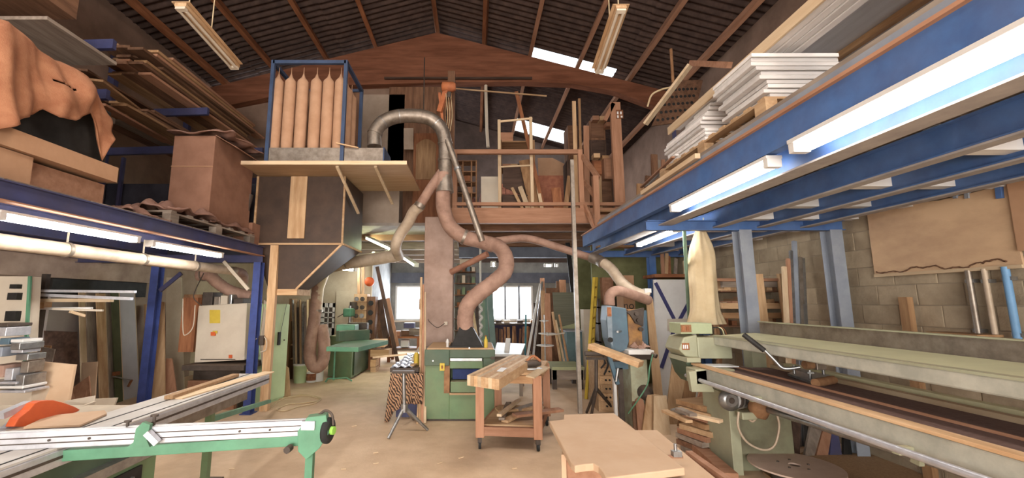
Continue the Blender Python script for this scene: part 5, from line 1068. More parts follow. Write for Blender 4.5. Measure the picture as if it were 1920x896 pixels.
# spiral white object left of the window, disc racks
sp = [A(901+3*math.sin(i*1.2), 560+i*3, 10.2+.05*math.cos(i*1.2)) for i in range(28)]; sp = [V((sp[0].x, sp[0].y, 3.4))]+sp
one('white_spiral', B().tube(sp, .03, 6), 'whitepaint', 'white twisted cable hanging left of the green boards', 'cable')
for i, (x, y) in enumerate(((1026, 626), (1022, 648), (1020, 602))):
    c = A(x, y, 9.5); t = thing('disc_rack', '%s pale saw disc from the left-top of the rack right of the far window' % ORD[[1, 2, 0][i]], 'disc', c); obj('disc', B().cyl(c, .19 if i < 2 else .1, .015, 24), 'whitepaint', t); obj('hub', B().cyl(c-V((0, 0, .02)), .04, .05, 12), 'steel', t)
g = A(1022, 660, 9.5); one('rack_rod', B().tube([V((g.x, 9.5, 0)), V((g.x, 9.5, A(1020, 590, 9.5).z))], .015, 8), 'steel', 'thin rod that carries the pale discs', 'rod')
for i, (x, y, m_) in enumerate(((975, 603, 'iron'), (950, 603, 'cream'), (935, 602, 'iron'), (1000, 602, 'rust'))):
    c = A(x, y, 14.8); c.z = A(950, 606, 14.6).z+.05; one('sill_item', B().cb(c, (.2, .15, .1)), m_, '%s small item on the bench under the right far window' % ['third', 'second', 'leftmost', 'rightmost'][i], 'box')
# pale green clutter left of the planer hose: small shelves
t = thing('tool_shelf', 'dark tool shelf full of small things behind the planer hood', 'shelf', A(866, 640, 9.6)*1)
a = A(853, 500, 9.8); b_ = A(892, 650, 9.8)
obj('back_panel', B().box((a.x, 9.9, 0), (b_.x, 9.95, a.z)), mat('shelf_grey', (.2, .19, .17), (.12, .115, .1), 5), t)
for k in range(6): z = a.z-.12-k*.26; obj('shelf_board', B().box((a.x, 9.6, z-.02), (b_.x, 9.9, z)), W('old', 'x'), t)
for k in range(6):
    for j in range(4):
        x = a.x+.06+j*.11; z = a.z-.12-k*.26; h = .08+.1*rr.random(); one('tin', B().box((x, 9.62, z), (x+.07, 9.75, z+h)), rr.choice(['iron', 'red', 'cream', 'green', 'rust', 'machblue', 'whitepaint']), '%s tin from the left on the %s shelf from the top behind the planer hood' % (ORD[j], ORD[k]), 'tin', 'tins on the dark tool shelf')
lbox('white_box', 'small white box high on the left of the planer hose', 'box', 862, 486, 884, 500, 9.7, 'cream', .2, False)
# low bench and blue-grey bin right
t = thing('low_bench', 'low bench with a pale green top right of the trolley', 'bench', A(1060, 712, 9)*1)
a = A(1035, 688, 8.6); b_ = A(1096, 688, 8.6)
obj('bench_top', B().box((a.x, 8.6, a.z-.06), (b_.x, 9.4, a.z)), mat('palegreen_sheet', (.36, .38, .22)), t)
obj('skirt', B().box((a.x, 8.66, a.z-.25), (b_.x, 8.7, a.z-.06)), W('grey', 'x'), t)
for x in (a.x+.06, b_.x-.06):
    for y in (8.7, 9.3): obj('leg', B().box((x-.04, y-.04, 0), (x+.04, y+.04, a.z-.06)), 'iron', t)
t = thing('metal_bin', 'blue-green sheet metal bin behind the thin steel post', 'bin', A(1078, 684, 9.8)*1)
a = A(1062, 622, 9.8); b_ = A(1110, 682, 9.8)
obj('body', B().box((a.x, 9.8, 0), (b_.x, 10.4, a.z)), mat('bin_teal', (.12, .19, .2), (.08, .13, .14), 3, .6), t, bev=.01); obj('rim', B().box((a.x-.03, 9.77, a.z), (b_.x+.03, 10.43, a.z+.03)), 'bluegrey', t)
one('long_strip', B().bar(A(1025, 629, 10.0), A(1108, 617, 10.0), .03, .03), 'cream', 'long pale strip lying sideways over the teal bin', 'strip')
# ladder
t = thing('step_ladder', 'narrow yellow ladder leaning behind the steel post', 'ladder', G(1103, 745))
b0, b1 = G(1099, 748), G(1107, 736); u0, u1 = A(1114, 520, 8.3), A(1119, 520, 8.75)
for a, b_ in ((b0, u0), (b1, u1)): obj('stile', B().bar(a, b_, .05, .03), 'yellow', t)
for k in range(1, 11): obj('rung', B().tube([b0.lerp(u0, k/11), b1.lerp(u1, k/11)], .016, 6), 'yellow', t)
# shelf behind bandsaw with boxes
t = thing('wall_shelf', 'dark shelf unit behind the yellow ladder', 'shelf', A(1130, 690, 9)*1)
a = A(1120, 560, 9.0); b_ = A(1160, 690, 9.0)
for x in (a.x, b_.x): obj('upright', B().box((x, 9.0, 0), (x+.05, 9.4, a.z)), 'iron', t)
for yy in (575, 605, 640): z = A(1130, yy, 9.0).z; obj('shelf_board', B().box((a.x, 9.0, z-.03), (b_.x, 9.4, z)), 'iron', t)
lbox('cardboard_box', 'white box with a faint stripe behind the steel post', 'box', 1094, 580, 1118, 640, 9.6, 'cream', .3, True)
lbox('cardboard_box', 'brown box on top of the dark shelf behind the ladder', 'box', 1129, 520, 1152, 571, 9.12, W('rose', 'n'), .25, False)
t = thing('cardboard_box', 'tan cardboard box with the letters no behind the blue bandsaw', 'box', A(1182, 600, 8.2)*1)
a = A(1167, 516, 8.2); b_ = A(1192, 590, 8.2); obj('carton', B().box((a.x, 8.2, b_.z), (b_.x, 8.6, a.z)), 'cardlight', t)
cu = bpy.data.curves.new('letters', 'FONT'); cu.body = 'no'; cu.size = .2; cu.extrude = .002
to = bpy.data.objects.new('letters', cu); C.objects.link(to); me = bpy.data.meshes.new_from_object(to); bpy.data.objects.remove(to)
lo_ = bpy.data.objects.new('letters', me); me.materials.append(M('iron')); C.objects.link(lo_); lo_.parent = t; p = A(1169, 579, 8.195); lo_.location = p-V(t.location); lo_.rotation_euler = (PI/2, 0, 0)
lbox('tan_box', 'tan box standing on its end under the lettered cardboard box', 'box', 1164, 590, 1190, 640, 8.25, W('pine', 'n'), .4, True)
# =============== BANDSAW AREA ===============
g = G(1200, 800)
t = thing('bandsaw', 'old blue bandsaw with rusty frame and pale green base under the duct', 'bandsaw', (g.x, 6.2, 0)); BY = 6.1
def bx_(x0, y0, x1, y1, Y, d): 
    a = A(x0, y0, Y); b_ = A(x1, y1, Y); return B().box((a.x, Y, max(0, b_.z)), (b_.x, Y+d, a.z))
f = [A(x, y, BY-.1) for x, y in ((1139, 572), (1175, 578), (1180, 640), (1175, 656), (1162, 662), (1147, 655), (1141, 635), (1137, 600))]
obj('wheel_cover', B().prism(f, (0, .3, 0)), 'machblue', t, bev=.015)
obj('cover_front', B().prism([A(x, y, BY-.11) for x, y in ((1137, 573), (1147, 574), (1149, 650), (1141, 634))], (0, .02, 0)), mat('faded_blue', (.25, .3, .34), (.16, .2, .24), 5, .5), t)
lab_ = B().box((A(1139, 580, 0.1+BY-.23).x, BY-.125, A(0, 593, BY-.12).z), (A(1146, 580, BY-.12).x, BY-.11, A(0, 576, BY-.12).z)); obj('red_label', lab_, 'red', t)
obj('hub_opening', B().cyl(A(1144, 637, BY-.11), .035, .02, 14, (0, -1, 0)), 'black', t)
obj('cover_knob', B().tube([A(1164, 621, BY-.1), A(1158, 622, BY-.3)], .015, 8), 'steel', t)
obj('frame_arm', bx_(1176, 580, 1206, 655, BY+.05, .25), mat('rusty_frame', (.42, .22, .08), (.18, .1, .06), 7, .8, 0, .2), t, bev=.01)
obj('frame_bracket', B().prism([A(x, y, BY+.0) for x, y in ((1174, 584), (1208, 577), (1206, 612), (1192, 606), (1182, 590))], (0, .06, 0)), 'iron', t)
obj('rear_column', bx_(1207, 582, 1216, 650, BY+.15, .2), 'machblue', t)
for x, y in ((1196, 600), (1200, 617), (1192, 588)): obj('bolt', B().cyl(A(x, y, BY-.0), .03, .05, 10, (0, -1, 0)), 'iron', t)
obj('saw_blade', B().bar(A(1172, 655, BY+.1), A(1172, 665, BY+.1), .02, .01), 'steel', t)
a = A(1176, 656, BY-.2); b_ = A(1224, 664, BY-.2)
obj('saw_table', B().box((a.x, BY-.25, b_.z), (b_.x, BY+.45, a.z)), 'whitepaint', t, bev=.005)
obj('table_trunnion', bx_(1180, 664, 1222, 674, BY, .3), 'iron', t)
obj('base', bx_(1181, 668, 1222, 830, BY+.02, .4), mat('flaky_green', (.42, .45, .33), (.3, .27, .18), 5, .8, 0, .2), t, bev=.01)
obj('motor_guard', B().lathe(A(1208, 735, BY+.02), [(.1, 0), (.1, .06), (.04, .1)], 16, (0, -1, 0)), 'iron', t)
obj('cable', B().tube(smooth_path([A(1224, 664, BY-.3), A(1218, 690, BY-.3), A(1214, 720, BY-.3), A(1196, 750, BY-.3), A(1178, 775, BY-.2)]), .009, 6), 'greenarm', t)
obj('table_lever', B().tube([A(1222, 664, BY-.25), A(1231, 668, BY-.3)], .03, 10), 'iron', t)
rag('sawdust', 'heap of sawdust and rags on the bandsaw table', 'rag', (A(1202, 655, BY).x, BY+.1, a.z), .25, .3, .1, 'ductdust', 31)
one('thick_plank', B().bar(A(1108, 648, 5.9), A(1202, 683, 5.5), .2, .07), W('pine', 'x'), 'thick light plank laid across from the roller stand to the bandsaw', 'plank', bev=.004)
hub = A(1118, 732, 6.3); t = thing('roller_stand', 'dark tripod roller stand left of the bandsaw', 'stand', (hub.x, hub.y, 0))
obj('pole', B().tube([hub, A(1118, 672, 6.3)], .026, 8), 'iron', t)
for g in (G(1100, 775), G(1108, 785), G(1150, 768)): g.z = .015; obj('leg', B().tube([hub+V((0, 0, .03)), g], [.026, .02], 8), 'iron', t)
obj('roller', B().tube([A(1097, 663, 6.2), A(1143, 664, 6.2)], .035, 12), 'iron', t); obj('yoke', B().bar(A(1099, 672, 6.25), A(1141, 672, 6.25), .05, .03), 'iron', t)
t = thing('drawer_cabinet', 'brown drawer cabinet with dark knobs behind the roller stand', 'cabinet', A(1138, 760, 7.0)*1)
a = A(1119, 668, 6.95); b_ = A(1160, 790, 6.95); obj('body', B().box((a.x, 6.95, 0), (b_.x, 7.5, a.z)), W('pine', 'x'), t, bev=.005)
for k in range(6):
    z1 = a.z-.04-k*(a.z-.06)/6; z0 = z1-(a.z-.06)/6+.015
    d_ = obj('drawer', B().box((a.x+.03, 6.93, z0), (b_.x-.03, 6.95, z1)), W('chip', 'n'), t, bev=.003)
    for x in (a.x+.12, b_.x-.12): obj('knob', B().cyl((x, 6.93, (z0+z1)/2), .015, .02, 8, (0, -1, 0)), 'black', d_)
t = thing('clamp_frame', 'blue steel clamp stand between the roller stand and bandsaw', 'stand', A(1156, 760, 6.2)*1)
obj('arm', B().bar(A(1141, 665, 6.1), A(1158, 720, 6.1), .06, .05), 'machblue', t); obj('post', B().box((A(1160, 700, 6.2).x, 6.2, 0), (A(1168, 700, 6.2).x, 6.26, A(0, 690, 6.2).z)), 'iron', t)
obj('post', B().box((A(1150, 700, 6.3).x, 6.3, 0), (A(1155, 700, 6.3).x, 6.36, A(0, 680, 6.3).z)), 'whitepaint', t); obj('crossbar', B().box((A(1148, 640, 6.2).x, 6.2, A(0, 692, 6.2).z), (A(1184, 640, 6.2).x, 6.3, A(0, 678, 6.2).z)), 'machblue', t); obj('screw', B().tube([A(1155, 715, 6.05), A(1159, 690, 6.05)], .02, 8), 'steel', t)
for x, y0, y1 in ((1131, 668, 690), (1137, 672, 702)): one('hand_clamp', B().tube(smooth_path([A(x, y0, 6.5), A(x+3, y0+12, 6.45), A(x-4, y1, 6.5)]), .014, 6), 'black', 'black hand clamp hanging before the drawers, %s one' % ('left' if x < 1135 else 'right'), 'clamp')
# orange board, white door with blue straps
lean_panel('leaning_board', 'tall orange-brown board leaning against the blue post by the bandsaw', 'board', ((1228, 760), (1245, 760), (1224, 560), (1212, 560)), 6.9, W('pine', 'z'), .03)
DY = 7.6; t = thing('strapped_door', 'white door blank with dark blue crossed straps behind the sander head', 'door', A(1265, 770, DY)*1)
q = [A(1236, 790, DY), A(1312, 790, DY), A(1303, 524, DY), A(1226, 524, DY)]
for v in q[:2]: v.z = 0
obj('door_leaf', B().prism(q, (0, .05, 0)), 'whitepaint', t, bev=.004)
for a, b_ in (((1229, 530), (1264, 598)), ((1302, 548), (1274, 600)), ((1266, 612), (1240, 690))): obj('strap', B().bar(A(*a, DY-.01), A(*b_, DY-.01), .06, .012, up=(0, 1, 0)), mat('strap_navy', (.06, .06, .16), (.04, .04, .12), 5), t)
obj('square_plate', B().prism([A(1252, 620, DY-.03), A(1290, 620, DY-.03), A(1290, 597, DY-.03), A(1252, 598, DY-.03)], (0, .02, 0)), 'cream', t, bev=.003)
a = A(1226, 520, DY); b_ = A(1312, 514, DY); one('red_shelf', B().box((a.x, DY-.05, a.z), (b_.x+.15, DY+.5, b_.z)), W('red', 'x'), 'reddish shelf board above the strapped white door', 'shelf')
for i, x in enumerate((1243, 1249, 1255, 1266, 1285)): one('stored_plank', B().bar(A(x, 514, DY+.2), A(x+(1 if i % 2 else -2), 470+i*5, DY+.3), .06, .03, up=(0, 1, 0)), W(['rose', 'pine', 'red', 'grey', 'pale'][i], 'z'), '%s short plank from the left standing on the reddish shelf' % ORD[i], 'plank')
struct('trim_30', B().box((2.55, 9.3, 0), (4.4, 9.36, 2.9)), 'greenwall')
# green pole and canvas
one('green_pole', B().tube([G(1302, 772), A(1282, 418, 5.1)], .022, 8), mat('pole_green', (.2, .3, .22), (.15, .23, .17), 4), 'thin green pole rising to the right mezzanine beside the hanging canvas', 'pole')
def cvf(u, v):
    y = 418+v*190
    cx = 1321+10*v; hw = 6+44*min(1, v*3.2)**.8*(.72+.28*v) if v > 0 else 4
    if v < .22: hw = 3+16*(v/.22)**.8
    else: hw = 19+ (7*(v-.22)/.78)+1.5*math.sin((v-.22)*9)
    if v > .88: hw += (v-.88)*60
    a = u*2*PI; p = A(cx+hw*math.cos(a)*1.0, y, 5.25+.0)
    fold = 1+.09*math.sin(a*5+v*3)+.05*math.sin(a*11-v*2)
    return V((A(cx, y, 5.25).x+(p.x-A(cx, y, 5.25).x)*fold, 5.35+.16*math.sin(a)*min(1, v*3+.1)*fold, p.z))
t = thing('canvas_sack', 'tall cream canvas sack hanging from the mezzanine behind the sander', 'sack', (2.9, 5.3, 1.3)); obj('cloth', B().grid(cvf, 48, 28), 'canvas', t)
obj('tie', B().tube([A(1321, 408, 5.3), A(1322, 425, 5.35)], .02, 6), 'canvas', t)
# =============== BELT SANDER ===============
SY0, SY1 = .55, 4.68
t = thing('belt_sander', 'long green stroke belt sander filling the right foreground', 'machine', (2.8, 2.8, 0)); ST = t
def yb(x0, x1, z0, z1, y0=SY0, y1=SY1): return B().box((x0, y0, z0), (x1, y1, z1))
obj('table_front_lip', yb(2.3, 2.38, 1.035, 1.055), W('pine', 'y'), t, bev=.003)
obj('table_front_beam', yb(2.31, 2.4, .9, 1.033), 'beamgrey', t, bev=.01)
obj('front_guide_tube', B().tube([(2.24, SY0, .925), (2.24, SY1, .925)], .02, 12), 'alu', t)
for y in (1.2, 2.4, 3.6, 4.6): obj('tube_bracket', B().box((2.23, y-.02, .9), (2.33, y+.02, .94)), 'lightgreen', t)
obj('table_bed', yb(2.4, 3.28, .93, .985), 'iron', t)
obj('belt_run', yb(2.44, 2.74, 1.005, 1.01), 'belt', t)
obj('belt_run', yb(2.86, 3.12, 1.0, 1.005), 'belt', t)
obj('slide_batten', yb(2.76, 2.84, .985, 1.02), 'belt', t); obj('slide_edge', yb(2.745, 2.757, 1.0, 1.025), W('rose', 'y'), t)
obj('rear_lip', yb(3.14, 3.2, .985, 1.035), W('pale', 'y'), t); obj('rear_batten', yb(3.2, 3.28, .985, 1.01), W('oak', 'y'), t); obj('rear_beam', yb(3.28, 3.36, .95, 1.05), 'creamgreen', t, bev=.005)
obj('upper_beam', yb(2.56, 2.66, 1.24, 1.335), 'beamgrey', t, bev=.012)
def slab(p, q, r_, s_, th=.012): return B().prism([p, q, r_, s_], (0, 0, -th))
obj('upper_cover', slab((2.6, SY0, 1.34), (2.6, SY1, 1.34), (3.02, SY1, 1.365), (3.02, SY0, 1.365)), 'creamgreen', t)
obj('cover_edge', yb(2.555, 2.62, 1.33, 1.345), 'lightgreen', t)
obj('back_fence', B().bar((3.04, SY0, 1.42), (3.04, SY1-.05, 1.42), .012, .13), 'galv', t); obj('fence_lip', B().bar((3.04, SY0, 1.487), (3.04, SY1-.05, 1.487), .05, .01), 'lightgreen', t)
obj('beam_underside', yb(2.66, 3.02, 1.24, 1.26), 'iron', t)
# end housing
a = A(1272, 640, 4.7)
pr = [(a.x, 4.7, A(0, 655, 4.75).z), (a.x+.06, 4.7, A(0, 632, 4.75).z), (a.x+.2, 4.7, A(0, 627, 4.75).z), (A(1304, 640, 4.75).x, 4.7, A(0, 629, 4.75).z), (A(1304, 640, 4.75).x, 4.7, A(0, 672, 4.75).z), (a.x+.07, 4.7, A(0, 667, 4.75).z)]
obj('pulley_housing', B().prism(pr, (0, .36, 0)), 'lightgreen', t, bev=.015)
obj('housing_right', B().box((A(1306, 640, 4.7).x, 4.68, A(0, 672, 4.7).z), (2.75, 4.95, A(0, 632, 4.7).z)), 'lightgreen', t, bev=.01)
obj('housing_flange', B().box((a.x+.04, 4.62, A(0, 672, 4.7).z-.03), (A(1304, 640, 4.7).x, 5.05, A(0, 669, 4.7).z)), 'lightgreen', t)
obj('lower_chute', B().hexa([(a.x+.12, 4.72, .9), (A(1304, 640, 4.7).x, 4.72, .82), (A(1304, 640, 4.7).x, 5.1, .82), (a.x+.12, 5.1, .9)], [(a.x+.06, 4.72, 1.1), (A(1306, 640, 4.7).x, 4.72, 1.1), (A(1306, 640, 4.7).x, 5.1, 1.1), (a.x+.06, 5.1, 1.1)]), 'greendark', t)
st_ = B().box((A(1279, 640, 4.69).x, 4.69, A(0, 656, 4.69).z), (A(1292, 640, 4.69).x, 4.7, A(0, 643, 4.69).z)); so = obj('red_sticker', st_, 'red', t)
for k in range(3): 
    c = A(1282+k*3.6, 650, 4.685); obj('sticker_mark', B().box((c.x-.006, 4.686, c.z-.02), (c.x+.006, 4.69, c.z+.02)), 'paper', so)
cb0, cb1 = A(1277, 628, 4.72), A(1335, 606, 4.72); cbx = obj('control_box', B().box((cb0.x, 4.72, cb0.z+.01), (cb1.x, 5.0, cb1.z)), mat('box_green', (.42, .47, .3), (.36, .4, .25), 4), t, bev=.008)
obj('switch_plate', B().box((cb0.x+.0, 4.71, cb0.z+.03), (A(1299, 640, 4.7).x, 4.72, cb1.z-.015)), 'rust', cbx)
for x in (1281, 1289): obj('push_button', B().box((A(x, 640, 4.7).x, 4.7, cb0.z+.045), (A(x+5, 640, 4.7).x, 4.71, cb1.z-.03)), 'red', cbx)
for k in range(3): obj('wire', B().tube(smooth_path([cb1+V((.0, .05, -.06)), cb1+V((.07+.02*k, .0, -.05)), cb1+V((.1+.03*k, 0, -.15))]), .006, 5), ['black', 'creamgreen', 'red'][k], t)
# table end bracket and pedestal
obj('end_bracket', B().prism([A(x, y, 4.4) for x, y in ((1292, 697), (1325, 693), (1340, 735), (1298, 735))], (0, .06, 0)), 'lightgreen', t, bev=.006)
obj('end_casting', B().box((2.2, 4.4, .88), (2.6, 4.6, 1.03)), 'lightgreen', t, bev=.01)
obj('end_plate', B().box((2.36, 4.5, 1.035), (2.7, 4.68, 1.045)), 'paper', t)
pd = mat('pedestal_green', (.2, .22, .14), (.12, .12, .08), 4, .6, 0, .1, dust=((.3, .2, .13), .6))
p0, p1 = A(1352, 740, 4.62), A(1470, 740, 4.62)
obj('pedestal', B().box((p0.x+.1, 4.62, 0), (p1.x+.05, 5.0, .93)), pd, t, bev=.006)
obj('pedestal_leg', B().box((p0.x, 4.5, 0), (p0.x+.1, 5.0, .93)), 'lightgreen', t, bev=.006)
obj('pedestal_cap', B().box((p0.x-.03, 4.48, .72), (p0.x+.5, 5.0, .78)), 'lightgreen', t)
mo = A(1372, 751, 4.4); mt_ = obj('motor', B().lathe(mo, [(.06, 0), (.105, .02), (.105, .05)], 20, (0, 1, 0)).lathe(mo+V((.02, .05, 0)), [(.09, 0), (.09, .2)], 16, (.6, .8, 0)), 'steel', t)
obj('motor_body', B().lathe(mo+V((.06, .08, 0)), [(.095, 0), (.095, .3), (.07, .33)], 16, (.85, .5, 0)), 'iron', t)
for k in range(5): obj('cooling_fin', B().lathe(mo+V((.09+.045*k, .1+.026*k, 0)), [(.106, 0), (.106, .012)], 16, (.85, .5, 0)), 'steel', mt_)
obj('terminal_box', B().cb(mo+V((.12, -.02, -.13)), (.14, .1, .07)), 'lightgreen', t, bev=.01)
obj('fan_guard', B().lathe(mo-V((0, .012, 0)), [(.02, 0), (.03, .01)], 10, (0, 1, 0)), 'iron', t)
gb_ = A(1440, 768, 4.3); obj('gear_housing', B().lathe(gb_, [(.05, 0), (.1, .03), (.1, .12), (.05, .16)], 16, (-.5, .8, 0)), 'rust', t)
obj('drive_shaft', B().tube([gb_, AX(1905, 915, 2.55)], .03, 12), 'steel', t)
obj('shaft_bracket', B().bar(AX(1720, 870, 2.5), AX(1720, 820, 2.5), .03, .05), 'lightgreen', t)
for pts_ in ([(1385, 772), (1384, 800), (1400, 828), (1430, 843), (1452, 835), (1461, 800), (1456, 775)], [(1395, 775), (1410, 790), (1420, 780)]):
    obj('cable', B().tube(smooth_path([A(x, y, 4.35) for x, y in pts_]), .011, 6), 'ductpale', t)
# sanding pad and lever
obj('lever_arm', B().tube(smooth_path([A(1432, 655, 3.75), A(1453, 676, 3.72), A(1466, 689, 3.7), A(1480, 691, 3.68), A(1500, 688, 3.65)]), .013, 8), 'steel', t)
obj('lever_grip', B().tube([A(1394, 627, 3.8), A(1433, 657, 3.75)], .022, 10), 'black', t)
pz = 1.02
obj('pad_shoe', B().prism([G(x, y, pz) for x, y in ((1477, 704), (1522, 720), (1562, 716), (1556, 707), (1500, 696))], (0, 0, .02)), 'steel', t)
obj('pad_block', B().tube([G(1529, 718, pz+.02), G(1562, 712, pz+.02)], .035, 10), 'rust', t)
for x, y in ((1490, 704), (1520, 714), (1545, 706)): c = G(x, y, pz); obj('pad_post', B().tube([c, c+V((0, 0, .09))], .012, 6), 'steel', t)
obj('pad_bridge', B().bar(G(1488, 703, pz)+V((0, 0, .07)), G(1522, 715, pz)+V((0, 0, .07)), .05, .015), 'steel', t)
obj('pad_carrier', B().box((A(1502, 640, 3.9).x, 3.75, 1.12), (A(1520, 640, 3.9).x, 3.9, 1.24)), 'galv', t, bev=.006); c = A(1508, 684, 3.8); obj('pivot', B().cyl(c, .035, .08, 12, (1, 0, 0)), 'rust', t)
# supports at the near end (mostly out of view)
obj('pedestal', B().box((2.6, .7, 0), (3.2, 1.1, .93)), pd, t); obj('beam_post', B().box((3.0, 4.75, .9), (3.15, 4.9, 1.35)), 'lightgreen', t); obj('beam_post', B().box((3.0, .8, .9), (3.15, .95, 1.35)), 'lightgreen', t)
# disc and mdf sheet on the floor
one('chipboard_sheet', B().prism([G(1430, 888), G(1515, 846), G(1660, 858), G(1800, 930), G(1560, 980)], (0, 0, .02)), W('chip', 'n'), 'irregular chipboard sheet on the floor under the sander', 'board')
c = G(1490, 872, .16); t = thing('cable_drum', 'round grey-pink disc with a central hole below the sander motor', 'disc', V((c.x, c.y, .022)))
ring = B(); n = 40; R_o, R_i = .385, .05; vs = []
for z in (.15, .165):
    for R_ in (R_i, R_o):
        for j in range(n): vs.append(c+V((R_*math.cos(2*PI*j/n), R_*math.sin(2*PI*j/n), z-.16)))
fs = []
for j in range(n):
    k = (j+1) % n; fs += [(j, k, n+k, n+j), (2*n+j, 3*n+j, 3*n+k, 2*n+k), (n+j, n+k, 3*n+k, 3*n+j), (j, 2*n+j, 2*n+k, k)]
obj('plate', ring.add(vs, fs), mat('disc_board', (.56, .43, .36), (.48, .35, .28), 5, .7), t); obj('core', B().cyl(V((c.x, c.y, .022)), .2, .125, 20), 'iron', t)
for k in range(5): a_ = k*2*PI/5; obj('bolt', B().cyl(c+V((.13*math.cos(a_), .13*math.sin(a_), .0)), .012, .012, 8), 'iron', t)
# wood below the sander and by the door
for i, (q, Y, k_, lab) in enumerate([(((1250, 772), (1275, 772), (1297, 650), (1262, 672)), 6.3, 'pine', 'light brown board leaning under the sander head, left one'), (((1276, 772), (1300, 772), (1318, 650), (1298, 655)), 6.2, 'oak', 'brown board leaning under the sander head, middle one'), (((1297, 775), (1345, 775), (1345, 700), (1330, 690)), 6.1, 'rose', 'pinkish curved veneer board below the sander head'),
    (((1205, 805), (1238, 812), (1236, 740), (1214, 740)), 5.9, 'pine', 'light board leaning low right of the bandsaw base'), (((1196, 800), (1222, 812), (1204, 742), (1192, 750)), 5.95, 'rose', 'pink-brown board leaning behind the light one by the bandsaw'), (((1188, 800), (1200, 800), (1196, 752), (1186, 752)), 6.0, 'old', 'dark narrow board against the bandsaw base'), (((1226, 820), (1258, 815), (1250, 742), (1226, 742)), 5.8, 'pale', 'pale board leaning right of the bandsaw base')]):
    lean_panel('leaning_board', lab, 'board', q, Y, W(k_, 'z'), .03)
for i in range(9):
    z = .03+i*.062; a = G(1262, 826); wv = rr.uniform(.5, .62)
    k_ = ['grey', 'old', 'grey', 'rose', 'pine', 'oak', 'rose', 'pine', 'oak'][i]
    one('stacked_board', B().bar((a.x+rr.uniform(-.04, .06), 5.05+rr.uniform(-.05, .05), z), (a.x+wv, 5.25+rr.uniform(-.05, .05), z), .4, .055), W(k_, 'x'), '%s board from the floor in the stack left of the sander pedestal' % ORD[i], 'board', 'boards stacked by the sander pedestal')
for i, (x0, y0, x1, y1, m_, lab) in enumerate([(1246, 770, 1292, 790, W('pine', 'x'), 'offcut sticking out on top of the board stack by the sander'), (1262, 768, 1310, 782, 'steel', 'silver strip lying on the board stack by the sander'), (1290, 776, 1352, 790, W('pale', 'x'), 'light batten on the board stack nearest the pedestal'), (1272, 766, 1300, 778, W('grey', 'x'), 'small grey stick on the board stack')]):
    a = G(x0, y0, .62+.02*i); b_ = G(x1, y1, .62+.02*i); one('offcut', B().bar(a, b_, .07, .025), m_, lab, 'offcut')
one('timber_beam', B().bar(G(1300, 835, .06), G(1372, 900, .06), .13, .12), W('rose', 'x'), 'thick timber lying on the floor left of the pedestal', 'timber', bev=.006)
for i, (q, k_) in enumerate([(((1462, 845), (1480, 845), (1478, 790), (1458, 790)), 'oak'), (((1484, 846), (1500, 848), (1502, 795), (1486, 790)), 'dark'), (((1510, 850), (1528, 852), (1545, 792), (1522, 790)), 'grey'), (((1530, 856), (1552, 858), (1562, 795), (1548, 790)), 'rose'), (((1556, 858), (1580, 860), (1570, 800), (1560, 800)), 'bluedark'), (((1582, 862), (1600, 864), (1592, 808), (1582, 806)), 'black')]):
    lean_panel('leaning_offcut', '%s offcut from the left leaning on the wall below the sander' % ORD[i], 'board', q, 5.0+.0*i, W(k_, 'z') if k_ in WOODS else k_, .03, back=.15)
# =============== RIGHT WALL ===============
WX = 4.36
a, b_, c_, d_ = AX(1640, 515, WX), AX(1910, 498, WX), AX(1888, 330, WX), AX(1625, 400, WX)
rg = [AX(x, y, WX) for x, y in ((1640, 515), (1700, 511), (1780, 506), (1850, 502), (1918, 497), (1900, 420), (1888, 345), (1820, 362), (1760, 376), (1700, 382), (1660, 390), (1626, 402), (1632, 455))]
one('wall_board', B().prism(rg, (.02, 0, 0)), mat('stained_ply', (.62, .42, .26), (.42, .27, .17), 2.4, .8, 0, .1, (1, .5, 1), detail=10), 'large stained plywood board fixed on the right block wall', 'board')
rq = random.Random(6)
one('ragged_edge', B().tube([AX(1643+i*4, 509-i*.27+(3.2*math.sin(i*.21)+2*math.sin(i*.63)+rq.uniform(-.8, .8)) - (4 if i > 50 else 0), WX-.008) for i in range(62)], [.004+.005*rq.random() for i in range(62)], 5), W('old', 'n'), 'ragged dark delaminated edge along the bottom of the stained plywood board', 'edge')
one('board_strip', B().bar(AX(1640, 517, WX-.02), AX(1918, 499, WX-.02), .02, .03), W('pale', 'y'), 'pale edging strip along the bottom of the stained plywood board', 'strip')
one('wall_board', B().prism([AX(x, y, WX-.03) for x, y in ((1908, 470), (1990, 470), (1990, 290), (1886, 335))], (.02, 0, 0)), 'cardlight', 'orange-tan board at the right edge of the view high on the wall', 'board')
for x0, y0, x1, y1, m_, r_, lab in ((1815, 507, 1836, 640, 'galv', .022, 'grey conduit pipe, left of the three under the plywood board'), (1845, 504, 1866, 660, 'ductpale', .02, 'beige conduit pipe, middle of the three under the plywood board'), (1884, 500, 1898, 650, mat('pipe_blue', (.2, .38, .62), (.15, .3, .5), 5, .5), .025, 'light blue pipe under the plywood board')):
    p = AX(x0, y0, WX-.02); q = AX(x1, y1, WX-.02); q.y = p.y
    t = thing('wall_pipe', lab, 'pipe', q); obj('pipe', B().tube([p, q], r_, 10), m_, t)
    for u in (.15, .85): obj('pipe_clip', B().cb(p.lerp(q, u)+V((.02, 0, 0)), (.05, .07, .03)), 'steel', t)
t = thing('wall_bracket', 'small dusty wooden bracket shelf at the foot of the grey conduit', 'bracket', AX(1815, 640, WX))
